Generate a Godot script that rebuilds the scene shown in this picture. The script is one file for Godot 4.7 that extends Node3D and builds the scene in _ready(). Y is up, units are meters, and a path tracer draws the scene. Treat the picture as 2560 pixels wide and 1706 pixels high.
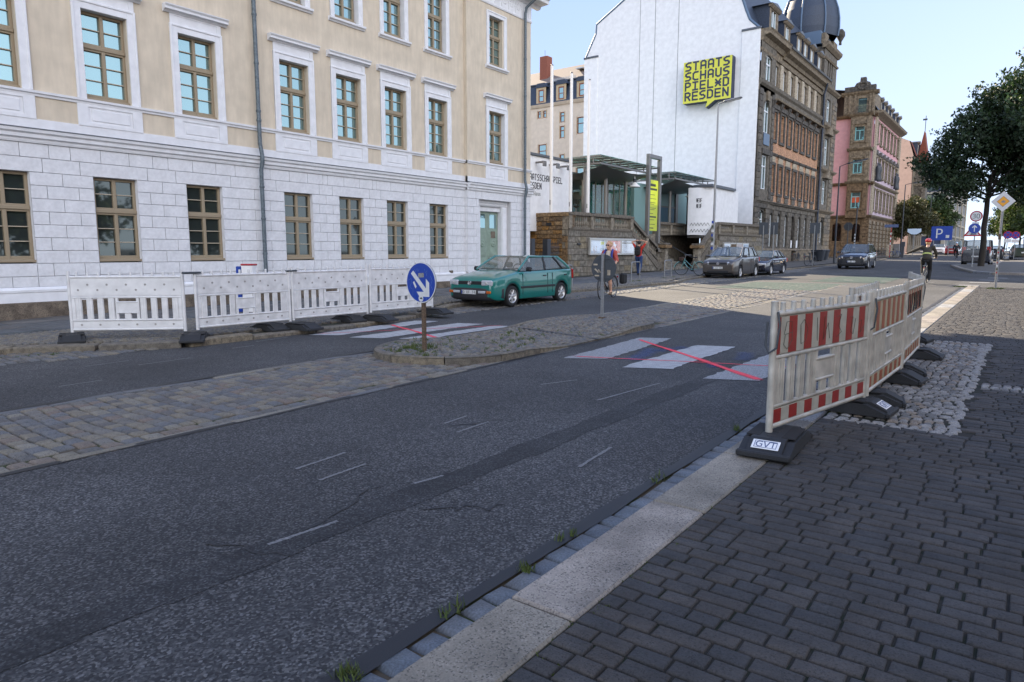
extends Node3D
# A street in the shade of a cream neoclassical building on a late summer morning.
# x is across the street (right positive), -z runs along it, the road climbs gently away from the camera.

const SUN := Vector3(-.7227, .5075, -.4690)  # towards the sun: 30.5 degrees high, ahead and to the left


# clear morning air: deep blue away from the sun, pale along the horizon, a broad white glow round the sun
func sky_picture() -> ImageTexture:
	var w := 512
	var h := 256
	var im := Image.create(w, h, false, Image.FORMAT_RGBF)
	for y in h:
		var el := PI / 2 - PI * (y + .5) / h
		var up := clampf(sin(el), 0, 1)
		var k := pow(1.0 - up, 2.6)
		for x in w:
			var az := TAU * (x + .5) / w - PI
			var d := Vector3(sin(az) * cos(el), sin(el), -cos(az) * cos(el))
			var g := rad_to_deg(acos(clampf(d.dot(SUN), -1, 1)))
			var c := Vector3(.036, .1, .28).lerp(Vector3(.16, .23, .33), k)
			c += Vector3(.6, .55, .47) * exp(-g / 16.0) + Vector3(.36, .34, .3) * exp(-g / 42.0) + Vector3(1.25, 1.24, 1.2) * exp(-g / 58.0) * pow(k, .5)
			im.set_pixel(x, y, Color(c.x, c.y, c.z))
	return ImageTexture.create_from_image(im)


func _ready() -> void:
	rng.seed = 20240
	var cam := Camera3D.new()
	cam.name = "camera"
	cam.position = Vector3(0, 1.66, 0)
	cam.rotation = Vector3(-atan(224.0 / 1706.7), deg_to_rad(36.95), 0)
	cam.fov = 2.0 * rad_to_deg(atan(853.0 / 1706.7))
	cam.near = 0.1
	cam.far = 2000.0
	cam.current = true
	add_child(cam)
	var we := WorldEnvironment.new()
	we.name = "world"
	var env := Environment.new()
	env.background_mode = Environment.BG_SKY
	var sm := PanoramaSkyMaterial.new()
	sm.panorama = sky_picture()
	var sky := Sky.new()
	sky.sky_material = sm
	env.sky = sky
	env.tonemap_mode = Environment.TONE_MAPPER_LINEAR
	env.tonemap_exposure = 3.1
	env.sdfgi_enabled = true
	env.ssao_enabled = true
	env.ssil_enabled = true
	we.environment = env
	add_child(we)
	var sun := DirectionalLight3D.new()
	sun.name = "sun"
	sun.light_color = Color(1.0, .93, .82)
	sun.light_energy = 1.6
	sun.light_angular_distance = 0.5
	sun.shadow_enabled = true
	add_child(sun)
	sun.look_at_from_position(SUN * 50.0, Vector3.ZERO)
	make_textures()
	make_materials()
	make_ground()
	make_cream_building()
	make_theatre()
	make_grey_building()
	make_far_buildings()
	make_trees()
	make_street()
	make_cars()
	make_people()
# ---------------------------------------------------------------- mesh building
class MB:
	var v := PackedVector3Array()
	var nn := PackedVector3Array()
	var uv := PackedVector2Array()
	var col := PackedColorArray()
	var ix := PackedInt32Array()
	var t := Transform3D.IDENTITY
	var c := Color(1, 1, 1)

	func add(p: Vector3, n: Vector3, w := Vector2.ZERO) -> int:
		v.append(t * p)
		nn.append((t.basis * n).normalized())
		uv.append(w)
		col.append(c)
		return v.size() - 1

	func tri(a: Vector3, b: Vector3, d: Vector3) -> void:
		var n := (b - a).cross(d - a).normalized()
		var i := add(a, n)
		add(b, n)
		add(d, n)
		ix.append_array(PackedInt32Array([i, i + 2, i + 1]))

	func quad(a: Vector3, b: Vector3, d: Vector3, e: Vector3) -> void:
		var n := (d - a).cross(e - b).normalized()
		var i := add(a, n, Vector2(0, 1))
		add(b, n, Vector2(1, 1))
		add(d, n, Vector2(1, 0))
		add(e, n, Vector2(0, 0))
		ix.append_array(PackedInt32Array([i, i + 2, i + 1, i, i + 3, i + 2]))

	func box(ce: Vector3, s: Vector3) -> void:
		var h := s * 0.5
		var a := ce - h
		var b := ce + h
		quad(Vector3(a.x, a.y, b.z), Vector3(b.x, a.y, b.z), Vector3(b.x, b.y, b.z), Vector3(a.x, b.y, b.z))
		quad(Vector3(b.x, a.y, a.z), Vector3(a.x, a.y, a.z), Vector3(a.x, b.y, a.z), Vector3(b.x, b.y, a.z))
		quad(Vector3(b.x, a.y, b.z), Vector3(b.x, a.y, a.z), Vector3(b.x, b.y, a.z), Vector3(b.x, b.y, b.z))
		quad(Vector3(a.x, a.y, a.z), Vector3(a.x, a.y, b.z), Vector3(a.x, b.y, b.z), Vector3(a.x, b.y, a.z))
		quad(Vector3(a.x, b.y, b.z), Vector3(b.x, b.y, b.z), Vector3(b.x, b.y, a.z), Vector3(a.x, b.y, a.z))
		quad(Vector3(a.x, a.y, a.z), Vector3(b.x, a.y, a.z), Vector3(b.x, a.y, b.z), Vector3(a.x, a.y, b.z))

	func span(a: Vector3, b: Vector3) -> void:
		box((a + b) * 0.5, (b - a).abs())

	# chamfered box
	func cbox(ce: Vector3, s: Vector3, k: float) -> void:
		k = minf(k, minf(s.x, minf(s.y, s.z)) * 0.45)
		var h := s * 0.5
		var i := h - Vector3(k, k, k)
		var P := func(sx, sy, sz, ax): # corner point belonging to the face of axis ax
			var q := Vector3(sx * i.x, sy * i.y, sz * i.z)
			if ax == 0: q.x = sx * h.x
			elif ax == 1: q.y = sy * h.y
			else: q.z = sz * h.z
			return ce + q
		for sg in [1.0, -1.0]:
			_face(P.call(sg, -1, sg, 0), P.call(sg, -1, -sg, 0), P.call(sg, 1, -sg, 0), P.call(sg, 1, sg, 0))
			_face(P.call(-sg, sg, 1, 1), P.call(sg, sg, 1, 1), P.call(sg, sg, -1, 1), P.call(-sg, sg, -1, 1))
			_face(P.call(-sg, -1, sg, 2), P.call(sg, -1, sg, 2), P.call(sg, 1, sg, 2), P.call(-sg, 1, sg, 2))
		for sx in [1.0, -1.0]:
			for sy in [1.0, -1.0]:
				_out(ce, P.call(sx, sy, -1, 0), P.call(sx, sy, 1, 0), P.call(sx, sy, 1, 1), P.call(sx, sy, -1, 1))
				_out(ce, P.call(sx, -1, sy, 0), P.call(sx, 1, sy, 0), P.call(sx, 1, sy, 2), P.call(sx, -1, sy, 2))
				_out(ce, P.call(-1, sx, sy, 1), P.call(1, sx, sy, 1), P.call(1, sx, sy, 2), P.call(-1, sx, sy, 2))
				for sz in [1.0, -1.0]:
					var a: Vector3 = P.call(sx, sy, sz, 0)
					var b: Vector3 = P.call(sx, sy, sz, 1)
					var d: Vector3 = P.call(sx, sy, sz, 2)
					if (b - a).cross(d - a).dot(a - ce) > 0: tri(a, b, d)
					else: tri(a, d, b)

	func _face(a: Vector3, b: Vector3, d: Vector3, e: Vector3) -> void:
		quad(a, b, d, e)

	func _out(ce: Vector3, a: Vector3, b: Vector3, d: Vector3, e: Vector3) -> void:
		if (d - a).cross(e - b).dot((a + d) * 0.5 - ce) > 0: quad(a, b, d, e)
		else: quad(e, d, b, a)

	# smooth surface through rows of points; every row has the same length; outside is on the side of (along row) x (to next row)
	func surf(rows: Array, closed := false, flip := false) -> void:
		var nr := rows.size()
		var nc: int = rows[0].size()
		var acc := PackedVector3Array()
		acc.resize(nr * nc)
		var lim := nc if closed else nc - 1
		for r in nr - 1:
			for k in lim:
				var k2 := (k + 1) % nc
				var a: Vector3 = rows[r][k]
				var b: Vector3 = rows[r][k2]
				var d: Vector3 = rows[r + 1][k2]
				var e: Vector3 = rows[r + 1][k]
				var n := (d - a).cross(e - b)
				if flip: n = -n
				acc[r * nc + k] += n
				acc[r * nc + k2] += n
				acc[(r + 1) * nc + k] += n
				acc[(r + 1) * nc + k2] += n
		var base := v.size()
		for r in nr:
			for k in nc:
				var m := acc[r * nc + k]
				add(rows[r][k], m.normalized() if m.length_squared() > 1e-16 else Vector3.UP, Vector2(float(k) / maxf(1, nc - 1), float(r) / maxf(1, nr - 1)))
		for r in nr - 1:
			for k in lim:
				var k2 := (k + 1) % nc
				var a := base + r * nc + k
				var b := base + r * nc + k2
				var d := base + (r + 1) * nc + k2
				var e := base + (r + 1) * nc + k
				if flip: ix.append_array(PackedInt32Array([a, b, d, a, d, e]))
				else: ix.append_array(PackedInt32Array([a, d, b, a, e, d]))

	func tube(path: Array, r, sides := 8, caps := true) -> void:
		var rows := []
		var np := path.size()
		var up := Vector3.UP
		var d0: Vector3 = (path[1] - path[0]).normalized()
		if absf(d0.dot(up)) > 0.9: up = Vector3.RIGHT
		var x := d0.cross(up).normalized()
		for k in np:
			var d: Vector3
			if k == 0: d = path[1] - path[0]
			elif k == np - 1: d = path[k] - path[k - 1]
			else: d = (path[k + 1] - path[k]).normalized() + (path[k] - path[k - 1]).normalized()
			d = d.normalized()
			x = (x - d * x.dot(d)).normalized()
			var y := d.cross(x)
			var rr: float = r[k] if r is Array else r
			var row := PackedVector3Array()
			for j in sides:
				var an := TAU * j / sides
				row.append(path[k] + (x * cos(an) + y * sin(an)) * rr)
			rows.append(row)
		surf(rows, true)
		if caps:
			for e in [0, np - 1]:
				var row: PackedVector3Array = rows[e]
				for j in range(1, sides - 1):
					if e == 0: tri(row[0], row[j + 1], row[j])
					else: tri(row[0], row[j], row[j + 1])

	# profile of (radius, height) turned about y
	func lathe(prof: Array, sides := 16, at := Vector3.ZERO, sharp := false) -> void:
		var rows := []
		for p in prof:
			var row := PackedVector3Array()
			for j in sides:
				var an := TAU * j / sides
				row.append(at + Vector3(cos(an) * p[0], p[1], -sin(an) * p[0]))
			rows.append(row)
		if sharp:
			for k in rows.size() - 1: surf([rows[k], rows[k + 1]], true)
		else: surf(rows, true)

	# flat polygon (x, y) in the xy plane at z, facing +z, extruded back by depth
	func prism(pts: PackedVector2Array, z: float, depth: float, back := true) -> void:
		if Geometry2D.is_polygon_clockwise(pts): pts.reverse()
		var idx := Geometry2D.triangulate_polygon(pts)
		var k := 0
		while k < idx.size():
			var a := pts[idx[k]]
			var b := pts[idx[k + 1]]
			var d := pts[idx[k + 2]]
			if (b - a).cross(d - a) < 0:
				var e := b
				b = d
				d = e
			tri(Vector3(a.x, a.y, z), Vector3(b.x, b.y, z), Vector3(d.x, d.y, z))
			if back and depth > 0: tri(Vector3(a.x, a.y, z - depth), Vector3(d.x, d.y, z - depth), Vector3(b.x, b.y, z - depth))
			k += 3
		if depth > 0:
			for j in pts.size():
				var a := pts[j]
				var b := pts[(j + 1) % pts.size()]
				quad(Vector3(a.x, a.y, z - depth), Vector3(b.x, b.y, z - depth), Vector3(b.x, b.y, z), Vector3(a.x, a.y, z))

	# profile (z out, y up), swept along x from x0 to x1: cornices, kerbs
	func sweep(prof: Array, x0: float, x1: float, ends := true) -> void:
		for k in prof.size() - 1:
			var a: Vector2 = prof[k]
			var b: Vector2 = prof[k + 1]
			quad(Vector3(x0, a.y, a.x), Vector3(x1, a.y, a.x), Vector3(x1, b.y, b.x), Vector3(x0, b.y, b.x))
		if ends:
			var pl := PackedVector2Array(prof)
			var idx := Geometry2D.triangulate_polygon(pl)
			var k := 0
			while k < idx.size():
				var p := [pl[idx[k]], pl[idx[k + 1]], pl[idx[k + 2]]]
				var a := []
				var b := []
				for q in p:
					a.append(Vector3(x0, q.y, q.x))
					b.append(Vector3(x1, q.y, q.x))
				if (a[1] - a[0]).cross(a[2] - a[0]).x > 0:
					tri(a[0], a[2], a[1])
					tri(b[0], b[1], b[2])
				else:
					tri(a[0], a[1], a[2])
					tri(b[0], b[2], b[1])
				k += 3

	# a wall in the xy plane facing +z with openings [x0, x1, y0, y1, arch rise]; reveals go back by depth
	func wall(x0: float, x1: float, y0: float, y1: float, z: float, holes: Array, depth: float) -> void:
		var xs := [x0, x1]
		var ys := [y0, y1]
		holes = holes.filter(func(h): return h[0] < x1 and h[1] > x0 and h[2] < y1 and h[3] > y0)
		for h in holes:
			for q in [h[0], h[1]]:
				if q > x0 and q < x1 and not xs.has(q): xs.append(q)
			for q in [h[2], h[3]]:
				if q > y0 and q < y1 and not ys.has(q): ys.append(q)
		xs.sort()
		ys.sort()
		for a in xs.size() - 1:
			for b in ys.size() - 1:
				var mx: float = (xs[a] + xs[a + 1]) * 0.5
				var my: float = (ys[b] + ys[b + 1]) * 0.5
				var inside := false
				for h in holes:
					if mx > h[0] and mx < h[1] and my > h[2] and my < h[3]:
						inside = true
						break
				if not inside:
					quad(Vector3(xs[a], ys[b], z), Vector3(xs[a + 1], ys[b], z), Vector3(xs[a + 1], ys[b + 1], z), Vector3(xs[a], ys[b + 1], z))
		for h in holes:
			var a0: float = h[0]
			var a1: float = h[1]
			var b0: float = h[2]
			var b1: float = h[3]
			var rise: float = h[4] if h.size() > 4 else 0.0
			var zb := z - depth
			quad(Vector3(a0, b0, z), Vector3(a1, b0, z), Vector3(a1, b0, zb), Vector3(a0, b0, zb))
			quad(Vector3(a0, b0, zb), Vector3(a0, b1 - rise, zb), Vector3(a0, b1 - rise, z), Vector3(a0, b0, z))
			quad(Vector3(a1, b0, z), Vector3(a1, b1 - rise, z), Vector3(a1, b1 - rise, zb), Vector3(a1, b0, zb))
			if rise <= 0.0:
				quad(Vector3(a0, b1, zb), Vector3(a1, b1, zb), Vector3(a1, b1, z), Vector3(a0, b1, z))
			else:
				var N := 10
				var prev := Vector2(a0, b1 - rise)
				for k in range(1, N + 1):
					var an := PI - PI * k / N
					var q := Vector2((a0 + a1) * 0.5 + cos(an) * (a1 - a0) * 0.5, b1 - rise + sin(an) * rise)
					quad(Vector3(prev.x, prev.y, z), Vector3(q.x, q.y, z), Vector3(q.x, b1, z), Vector3(prev.x, b1, z))
					quad(Vector3(prev.x, prev.y, zb), Vector3(q.x, q.y, zb), Vector3(q.x, q.y, z), Vector3(prev.x, prev.y, z))
					prev = q

	func blob(ce: Vector3, r: Vector3, nu := 10, nv := 7) -> void:
		var rows := []
		for a in nv + 1:
			var th := -PI / 2 + PI * a / nv
			var row := PackedVector3Array()
			for b in nu:
				var ph := TAU * b / nu
				row.append(ce + Vector3(cos(th) * cos(ph) * r.x, sin(th) * r.y, -cos(th) * sin(ph) * r.z))
			rows.append(row)
		surf(rows, true)

	func merge(o: MB, x: Transform3D, k := Color(1, 1, 1)) -> void:
		var base := v.size()
		var y := t * x
		for q in o.v: v.append(y * q)
		for q in o.nn: nn.append((y.basis * q).normalized())
		uv.append_array(o.uv)
		for q in o.col: col.append(q * k)
		for q in o.ix: ix.append(base + q)

	func mesh(m: Material = null) -> ArrayMesh:
		var a := []
		a.resize(Mesh.ARRAY_MAX)
		a[Mesh.ARRAY_VERTEX] = v
		a[Mesh.ARRAY_NORMAL] = nn
		a[Mesh.ARRAY_TEX_UV] = uv
		a[Mesh.ARRAY_COLOR] = col
		a[Mesh.ARRAY_INDEX] = ix
		var me := ArrayMesh.new()
		if v.size() > 0:
			me.add_surface_from_arrays(Mesh.PRIMITIVE_TRIANGLES, a)
			if m: me.surface_set_material(0, m)
		return me


var rng := RandomNumberGenerator.new()
var M := {}
var T := {}
const SL := 0.009
const TILT := 0.0089998


func rnd(a: float, b: float) -> float: return rng.randf_range(a, b)
func gh(z: float) -> float: return -SL * z
func lin(r: float, g: float, b: float, a := 1.0) -> Color:
	var k := Color(r, g, b).linear_to_srgb()
	k.a = a
	return k


func thing(called: String, label: String, cat: String, at := Vector3.ZERO, turn := 0.0, group := "", kind := "") -> Node3D:
	var o := Node3D.new()
	o.name = numbered(called)
	add_child(o, true)
	o.position = at
	o.rotation.y = turn
	return tag(o, label, cat, group, kind)


func tag(o: Node3D, label: String, cat: String, group := "", kind := "") -> Node3D:
	o.set_meta("label", label)
	o.set_meta("category", cat)
	if group: o.set_meta("group", group)
	if kind: o.set_meta("kind", kind)
	return o


func part(parent: Node, called: String, mb: MB, m: Material, kind := "") -> MeshInstance3D:
	return put(parent, called, mb.mesh(m), null, Transform3D.IDENTITY, kind)


func put(parent: Node, called: String, me: Mesh, m: Material = null, x := Transform3D.IDENTITY, kind := "") -> MeshInstance3D:
	var o := MeshInstance3D.new()
	o.name = called
	o.mesh = me
	o.transform = x
	if m: o.set_surface_override_material(0, m)
	parent.add_child(o, true)
	if kind: o.set_meta("kind", kind)
	return o


func numbered(nm: String) -> String:
	if not has_node(NodePath(nm)): return nm
	var k := 1
	while has_node(NodePath("%s_%03d" % [nm, k])): k += 1
	return "%s_%03d" % [nm, k]


# ---------------------------------------------------------------- textures and materials
func noise(kind: int, freq: float, lo: float, hi: float, sd: int, size := 512, oct := 4, ramp: Array = []) -> NoiseTexture2D:
	var f := FastNoiseLite.new()
	f.seed = sd
	f.noise_type = kind
	f.frequency = freq
	f.fractal_octaves = oct
	if kind == FastNoiseLite.TYPE_CELLULAR:
		f.fractal_type = FastNoiseLite.FRACTAL_NONE
		f.cellular_return_type = FastNoiseLite.RETURN_CELL_VALUE
	var n := NoiseTexture2D.new()
	n.width = size
	n.height = size
	n.seamless = true
	n.noise = f
	var g := Gradient.new()
	if ramp.size():
		g.offsets = PackedFloat32Array(ramp[0])
		g.colors = PackedColorArray(ramp[1])
	else:
		g.offsets = PackedFloat32Array([0.0, 1.0])
		g.colors = PackedColorArray([Color(lo, lo, lo), Color(hi, hi, hi)])
	n.color_ramp = g
	return n


func make_textures() -> void:
	var S := FastNoiseLite.TYPE_SIMPLEX_SMOOTH
	T.grain = noise(S, 0.09, 0.62, 1.0, 3, 512, 3)
	T.blotch = noise(S, 0.008, 0.7, 1.0, 5, 512, 5)
	T.soft = noise(S, 0.012, 0.86, 1.0, 8, 512, 4)
	T.faint = noise(S, 0.012, 0.93, 1.0, 9, 512, 5)
	T.speck = noise(FastNoiseLite.TYPE_CELLULAR, 0.16, 0, 1, 11, 1024, 1, [[0.0, 0.45, 0.7, 0.86, 1.0], [Color(.34, .34, .35), Color(.55, .55, .56), Color(.68, .68, .68), Color(.84, .83, .81), Color(1, 1, 1)]])
	T.granite = noise(FastNoiseLite.TYPE_CELLULAR, 0.2, 0, 1, 21, 512, 1, [[0.0, 0.12, 0.2, 0.8, 1.0], [Color(.55, .55, .55), Color(.7, .7, .69), Color(.84, .84, .83), Color(.93, .92, .9), Color(1, 1, 1)]])
	T.bump = noise(S, 0.05, 0, 1, 31, 512, 4)
	T.streak = noise(S, 0.02, 0.66, 1.0, 41, 512, 5)
	T.stone = noise(S, 0.02, 0, 1, 51, 512, 5, [[0.0, 0.35, 0.5, 0.65, 1.0], [Color(.66, .64, .62), Color(.8, .78, .75), Color(.88, .86, .83), Color(.94, .92, .88), Color(1, .98, .94)]])
	T.moss = noise(S, 0.015, 0, 1, 61, 512, 4, [[0.0, 0.52, 0.64, 1.0], [Color(.8, .78, .74), Color(.8, .78, .74), Color(.5, .62, .32), Color(.45, .62, .25)]])


func mat(called: String, k: Color, rough := 0.8, o := {}) -> StandardMaterial3D:
	var m := StandardMaterial3D.new()
	m.resource_name = called
	m.albedo_color = k
	m.roughness = rough
	m.metallic = o.get("metal", 0.0)
	m.metallic_specular = o.get("spec", 0.5)
	if o.get("vc", false): m.vertex_color_use_as_albedo = true
	if o.has("tex"):
		m.albedo_texture = o.tex
		m.uv1_triplanar = true
		m.uv1_world_triplanar = o.get("world", true)
		var s = o.get("scale", 1.0)
		m.uv1_scale = s if s is Vector3 else Vector3(s, s, s)
	if o.has("detail"):
		m.detail_enabled = true
		m.detail_albedo = o.detail
		m.detail_blend_mode = BaseMaterial3D.BLEND_MODE_MUL
		m.detail_uv_layer = BaseMaterial3D.DETAIL_UV_2
		m.uv2_triplanar = true
		m.uv2_world_triplanar = o.get("world", true)
		var s = o.get("dscale", 0.15)
		m.uv2_scale = s if s is Vector3 else Vector3(s, s, s)
	if o.has("bump"):
		m.heightmap_enabled = true
		m.heightmap_texture = o.bump
		m.heightmap_scale = o.get("cm", 0.3)
	if o.has("coat"):
		m.clearcoat_enabled = true
		m.clearcoat = o.coat
		m.clearcoat_roughness = o.get("coat_rough", 0.05)
	if o.has("alpha"):
		m.transparency = BaseMaterial3D.TRANSPARENCY_ALPHA
		m.albedo_color.a = o.alpha
	if o.has("back"):
		m.backlight_enabled = true
		m.backlight = o.back
	M[called] = m
	return m


func make_materials() -> void:
	mat("asphalt", lin(.17, .17, .172), .86, {tex = T.speck, scale = .55, detail = T.blotch, dscale = .07, bump = T.speck, cm = .35})
	mat("patch_asphalt", lin(.07, .07, .073), .85, {tex = T.speck, scale = .6})
	mat("ground", lin(.11, .105, .1), .95, {tex = T.grain, scale = .3})
	mat("joint", lin(.05, .046, .04), .95, {tex = T.moss, scale = .35})
	mat("sand_joint", lin(.12, .1, .075), .95, {tex = T.moss, scale = .22})
	mat("bitumen", lin(.02, .02, .022), .6, {tex = T.grain, scale = 3.0})
	mat("sett", lin(1, 1, 1), .72, {tex = T.granite, scale = 1.6, vc = true, detail = T.soft, dscale = .8, bump = T.bump, cm = .3})
	for k in 10:
		var w = [Vector3(.2, .19, .175), Vector3(.24, .215, .17), Vector3(.165, .17, .18), Vector3(.27, .25, .21), Vector3(.15, .145, .14), Vector3(.22, .18, .15), Vector3(.36, .35, .34), Vector3(.3, .29, .28), Vector3(.2, .195, .19), Vector3(.3, .25, .2)][k]
		mat("sett%d" % k, lin(w.x, w.y, w.z), .72, {tex = T.granite, scale = 1.6, detail = T.soft, dscale = .8, bump = T.bump, cm = .3})
	mat("paver", lin(1, 1, 1), .88, {tex = T.granite, scale = 1.9, vc = true, detail = T.blotch, dscale = .5, bump = T.bump, cm = .2})
	for k in 5:
		var w = [Vector3(.078, .074, .073), Vector3(.088, .082, .078), Vector3(.07, .069, .072), Vector3(.083, .08, .08), Vector3(.094, .086, .08)][k]
		mat("paver%d" % k, lin(w.x, w.y, w.z), .88, {tex = T.granite, scale = 1.9, detail = T.blotch, dscale = .5, bump = T.bump, cm = .2})
	for k in 4:
		var w = [Vector3(.45, .45, .45), Vector3(.38, .34, .28), Vector3(.42, .37, .32), Vector3(.36, .36, .36)][k]
		mat("kerb%d" % k, lin(w.x, w.y, w.z), .75, {tex = T.granite, scale = 1.4, detail = T.blotch, dscale = .45, bump = T.bump, cm = .15})
	for k in 3:
		var w = [Vector3(.2, .23, .265), Vector3(.17, .195, .23), Vector3(.235, .25, .27)][k]
		mat("gutter%d" % k, lin(w.x, w.y, w.z), .6, {tex = T.grain, scale = 1.5, detail = T.blotch, dscale = 1.0})
	for k in 4:
		var w = [Vector3(.17, .18, .19), Vector3(.2, .2, .2), Vector3(.15, .165, .175), Vector3(.21, .2, .19)][k]
		mat("flag%d" % k, lin(w.x, w.y, w.z), .7, {tex = T.blotch, scale = .4, detail = T.grain, dscale = 1.5})
	for k in 3:
		var w = [Vector3(.24, .22, .19), Vector3(.2, .19, .175), Vector3(.28, .25, .2)][k]
		mat("islandkerb%d" % k, lin(w.x, w.y, w.z), .8, {tex = T.stone, scale = .8, detail = T.granite, dscale = 1.6, bump = T.bump, cm = .3})
	mat("paint", lin(.78, .79, .8), .7, {tex = T.streak, scale = Vector3(.5, .5, 3), detail = T.grain, dscale = 1.2})
	mat("paint_worn", lin(.56, .57, .58), .75, {tex = T.streak, scale = Vector3(6, .5, .7), detail = T.grain, dscale = 1.2})
	mat("line", lin(.24, .24, .24), .8, {tex = T.grain, scale = .8})
	mat("spray", lin(.85, .06, .09), .8, {vc = true, alpha = 1.0})
	mat("spray_blue", lin(.05, .1, .28), .8, {vc = true, alpha = 1.0})
	mat("green_paint", lin(.08, .2, .16), .8, {tex = T.streak, scale = Vector3(.5, .5, 2), detail = T.speck, dscale = .6})
	mat("stucco", lin(.66, .57, .44), .9, {tex = T.faint, scale = .25, detail = T.faint, dscale = Vector3(.8, .15, .8), bump = T.grain, cm = .15})
	mat("ashlar", lin(.73, .735, .75), .85, {tex = T.faint, scale = .4, detail = T.faint, dscale = 1.4})
	mat("ashlar_joint", lin(.5, .5, .5), .9)
	mat("trim", lin(.73, .735, .75), .8, {tex = T.faint, scale = .5})
	mat("plinth", lin(.235, .2, .17), .9, {tex = T.stone, scale = .3, detail = T.granite, dscale = .9})
	mat("flashing", lin(.1, .11, .125), .5, {metal = .4})
	mat("zinc", lin(.14, .185, .23), .5, {tex = T.stone, scale = 1.1, metal = .35})
	mat("frame_tan", lin(.27, .215, .14), .55)
	mat("muntin", lin(.42, .36, .27), .5)
	mat("glass", lin(.25, .38, .4), .03, {metal = .8, spec = .8})
	mat("glass_dark", lin(.06, .075, .075), .03, {metal = .6, spec = .8})
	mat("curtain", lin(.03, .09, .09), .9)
	mat("door_green", lin(.25, .33, .26), .5, {tex = T.soft, scale = .5})
	mat("paver_joint", lin(.03, .028, .024), .95, {tex = T.moss, scale = .6})
	mat("far_paving", lin(.2, .185, .165), .9, {tex = T.grain, scale = .8, detail = T.blotch, dscale = .2})
	mat("repair", lin(.105, .107, .112), .85, {tex = T.speck, scale = .6, detail = T.blotch, dscale = .3})
	mat("grass", lin(.07, .1, .025), .9, {vc = true, back = lin(.05, .09, .01)})


# a pad of stone about y = 0 (top) with rounded shoulders; corners may be uneven
func stone(mb: MB, sx: float, sz: float, h: float, sh: float, dome: float, jig := 0.0) -> void:
	var cs := [Vector2(-.5, .5), Vector2(.5, .5), Vector2(.5, -.5), Vector2(-.5, -.5)]
	var low := []
	var mid := []
	var top := []
	for q in cs:
		var p := Vector2(q.x * sx + rnd(-jig, jig), q.y * sz + rnd(-jig, jig))
		var ins := Vector2(p.x - signf(q.x) * sh, p.y - signf(q.y) * sh)
		low.append(Vector3(p.x, -h, p.y))
		mid.append(Vector3(p.x, -sh * .9, p.y))
		top.append(Vector3(ins.x, rnd(-.15, .15) * dome, ins.y))
	var cen := Vector3(0, dome, 0)
	for k in 4:
		var j := (k + 1) % 4
		var out: Vector3 = ((mid[k] + mid[j]) * .5)
		out.y = 0
		out = out.normalized()
		var i := mb.add(low[k], out)
		mb.add(low[j], out)
		mb.add(mid[j], (out + Vector3.UP * .5))
		mb.add(mid[k], (out + Vector3.UP * .5))
		mb.add(top[j], (out * .35 + Vector3.UP))
		mb.add(top[k], (out * .35 + Vector3.UP))
		mb.add(cen, Vector3.UP)
		mb.ix.append_array(PackedInt32Array([i, i + 2, i + 1, i, i + 3, i + 2, i + 3, i + 4, i + 2, i + 3, i + 5, i + 4, i + 5, i + 6, i + 4]))


# lay stones: list of [x, z, length along x, length along z, turn, tone]; those nearest the eye are parts of their own
func lay(parent: Node3D, called: String, list: Array, y: float, h: float, sh: float, dome: float, jig: float, base: String, tones: Array, most := 300) -> void:
	list.sort_custom(func(a, b): return a[0] * a[0] + a[1] * a[1] * .8 < b[0] * b[0] + b[1] * b[1] * .8)
	var rest := MB.new()
	for k in list.size():
		var s: Array = list[k]
		var yy: float = y if s.size() < 7 else s[6]
		var x := Transform3D(Basis(Vector3.UP, s[4]), Vector3(s[0], yy + rnd(-.003, .003), s[1]))
		x.basis = x.basis * Basis(Vector3.RIGHT, rnd(-.02, .02)) * Basis(Vector3.BACK, rnd(-.02, .02))
		if k < most:
			var mb := MB.new()
			stone(mb, s[2], s[3], h, sh, dome, jig)
			put(parent, called, mb.mesh(M[base + str(s[5])]), null, x)
		else:
			var w: Vector3 = tones[s[5]]
			rest.c = Color(w.x, w.y, w.z)
			rest.t = x
			stone(rest, s[2], s[3], h, sh, dome, jig)
	if rest.v.size():
		rest.t = Transform3D.IDENTITY
		part(parent, called + "s_beyond", rest, M[base], "stuff")
# ---------------------------------------------------------------- ground
func flat(mb: MB, pts: Array, y: float) -> void:
	var pl := PackedVector2Array()
	for p in pts: pl.append(Vector2(p[0], -p[1]))
	var idx := Geometry2D.triangulate_polygon(pl)
	var k := 0
	while k < idx.size():
		var a := pl[idx[k]]
		var b := pl[idx[k + 1]]
		var d := pl[idx[k + 2]]
		if (b - a).cross(d - a) < 0:
			var e := b
			b = d
			d = e
		mb.tri(Vector3(a.x, y, -a.y), Vector3(b.x, y, -b.y), Vector3(d.x, y, -d.y))
		k += 3


func structure(called: String, label: String, cat: String) -> Node3D:
	var o := thing(called, label, cat, Vector3.ZERO, 0, "", "structure")
	o.rotation.x = TILT
	return o


const SETT_TONES := [Vector3(.2, .19, .175), Vector3(.24, .215, .17), Vector3(.165, .17, .18), Vector3(.27, .25, .21), Vector3(.15, .145, .14), Vector3(.22, .18, .15)]
const PAVER_TONES := [Vector3(.078, .074, .073), Vector3(.088, .082, .078), Vector3(.07, .069, .072), Vector3(.083, .08, .08), Vector3(.094, .086, .08)]

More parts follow.
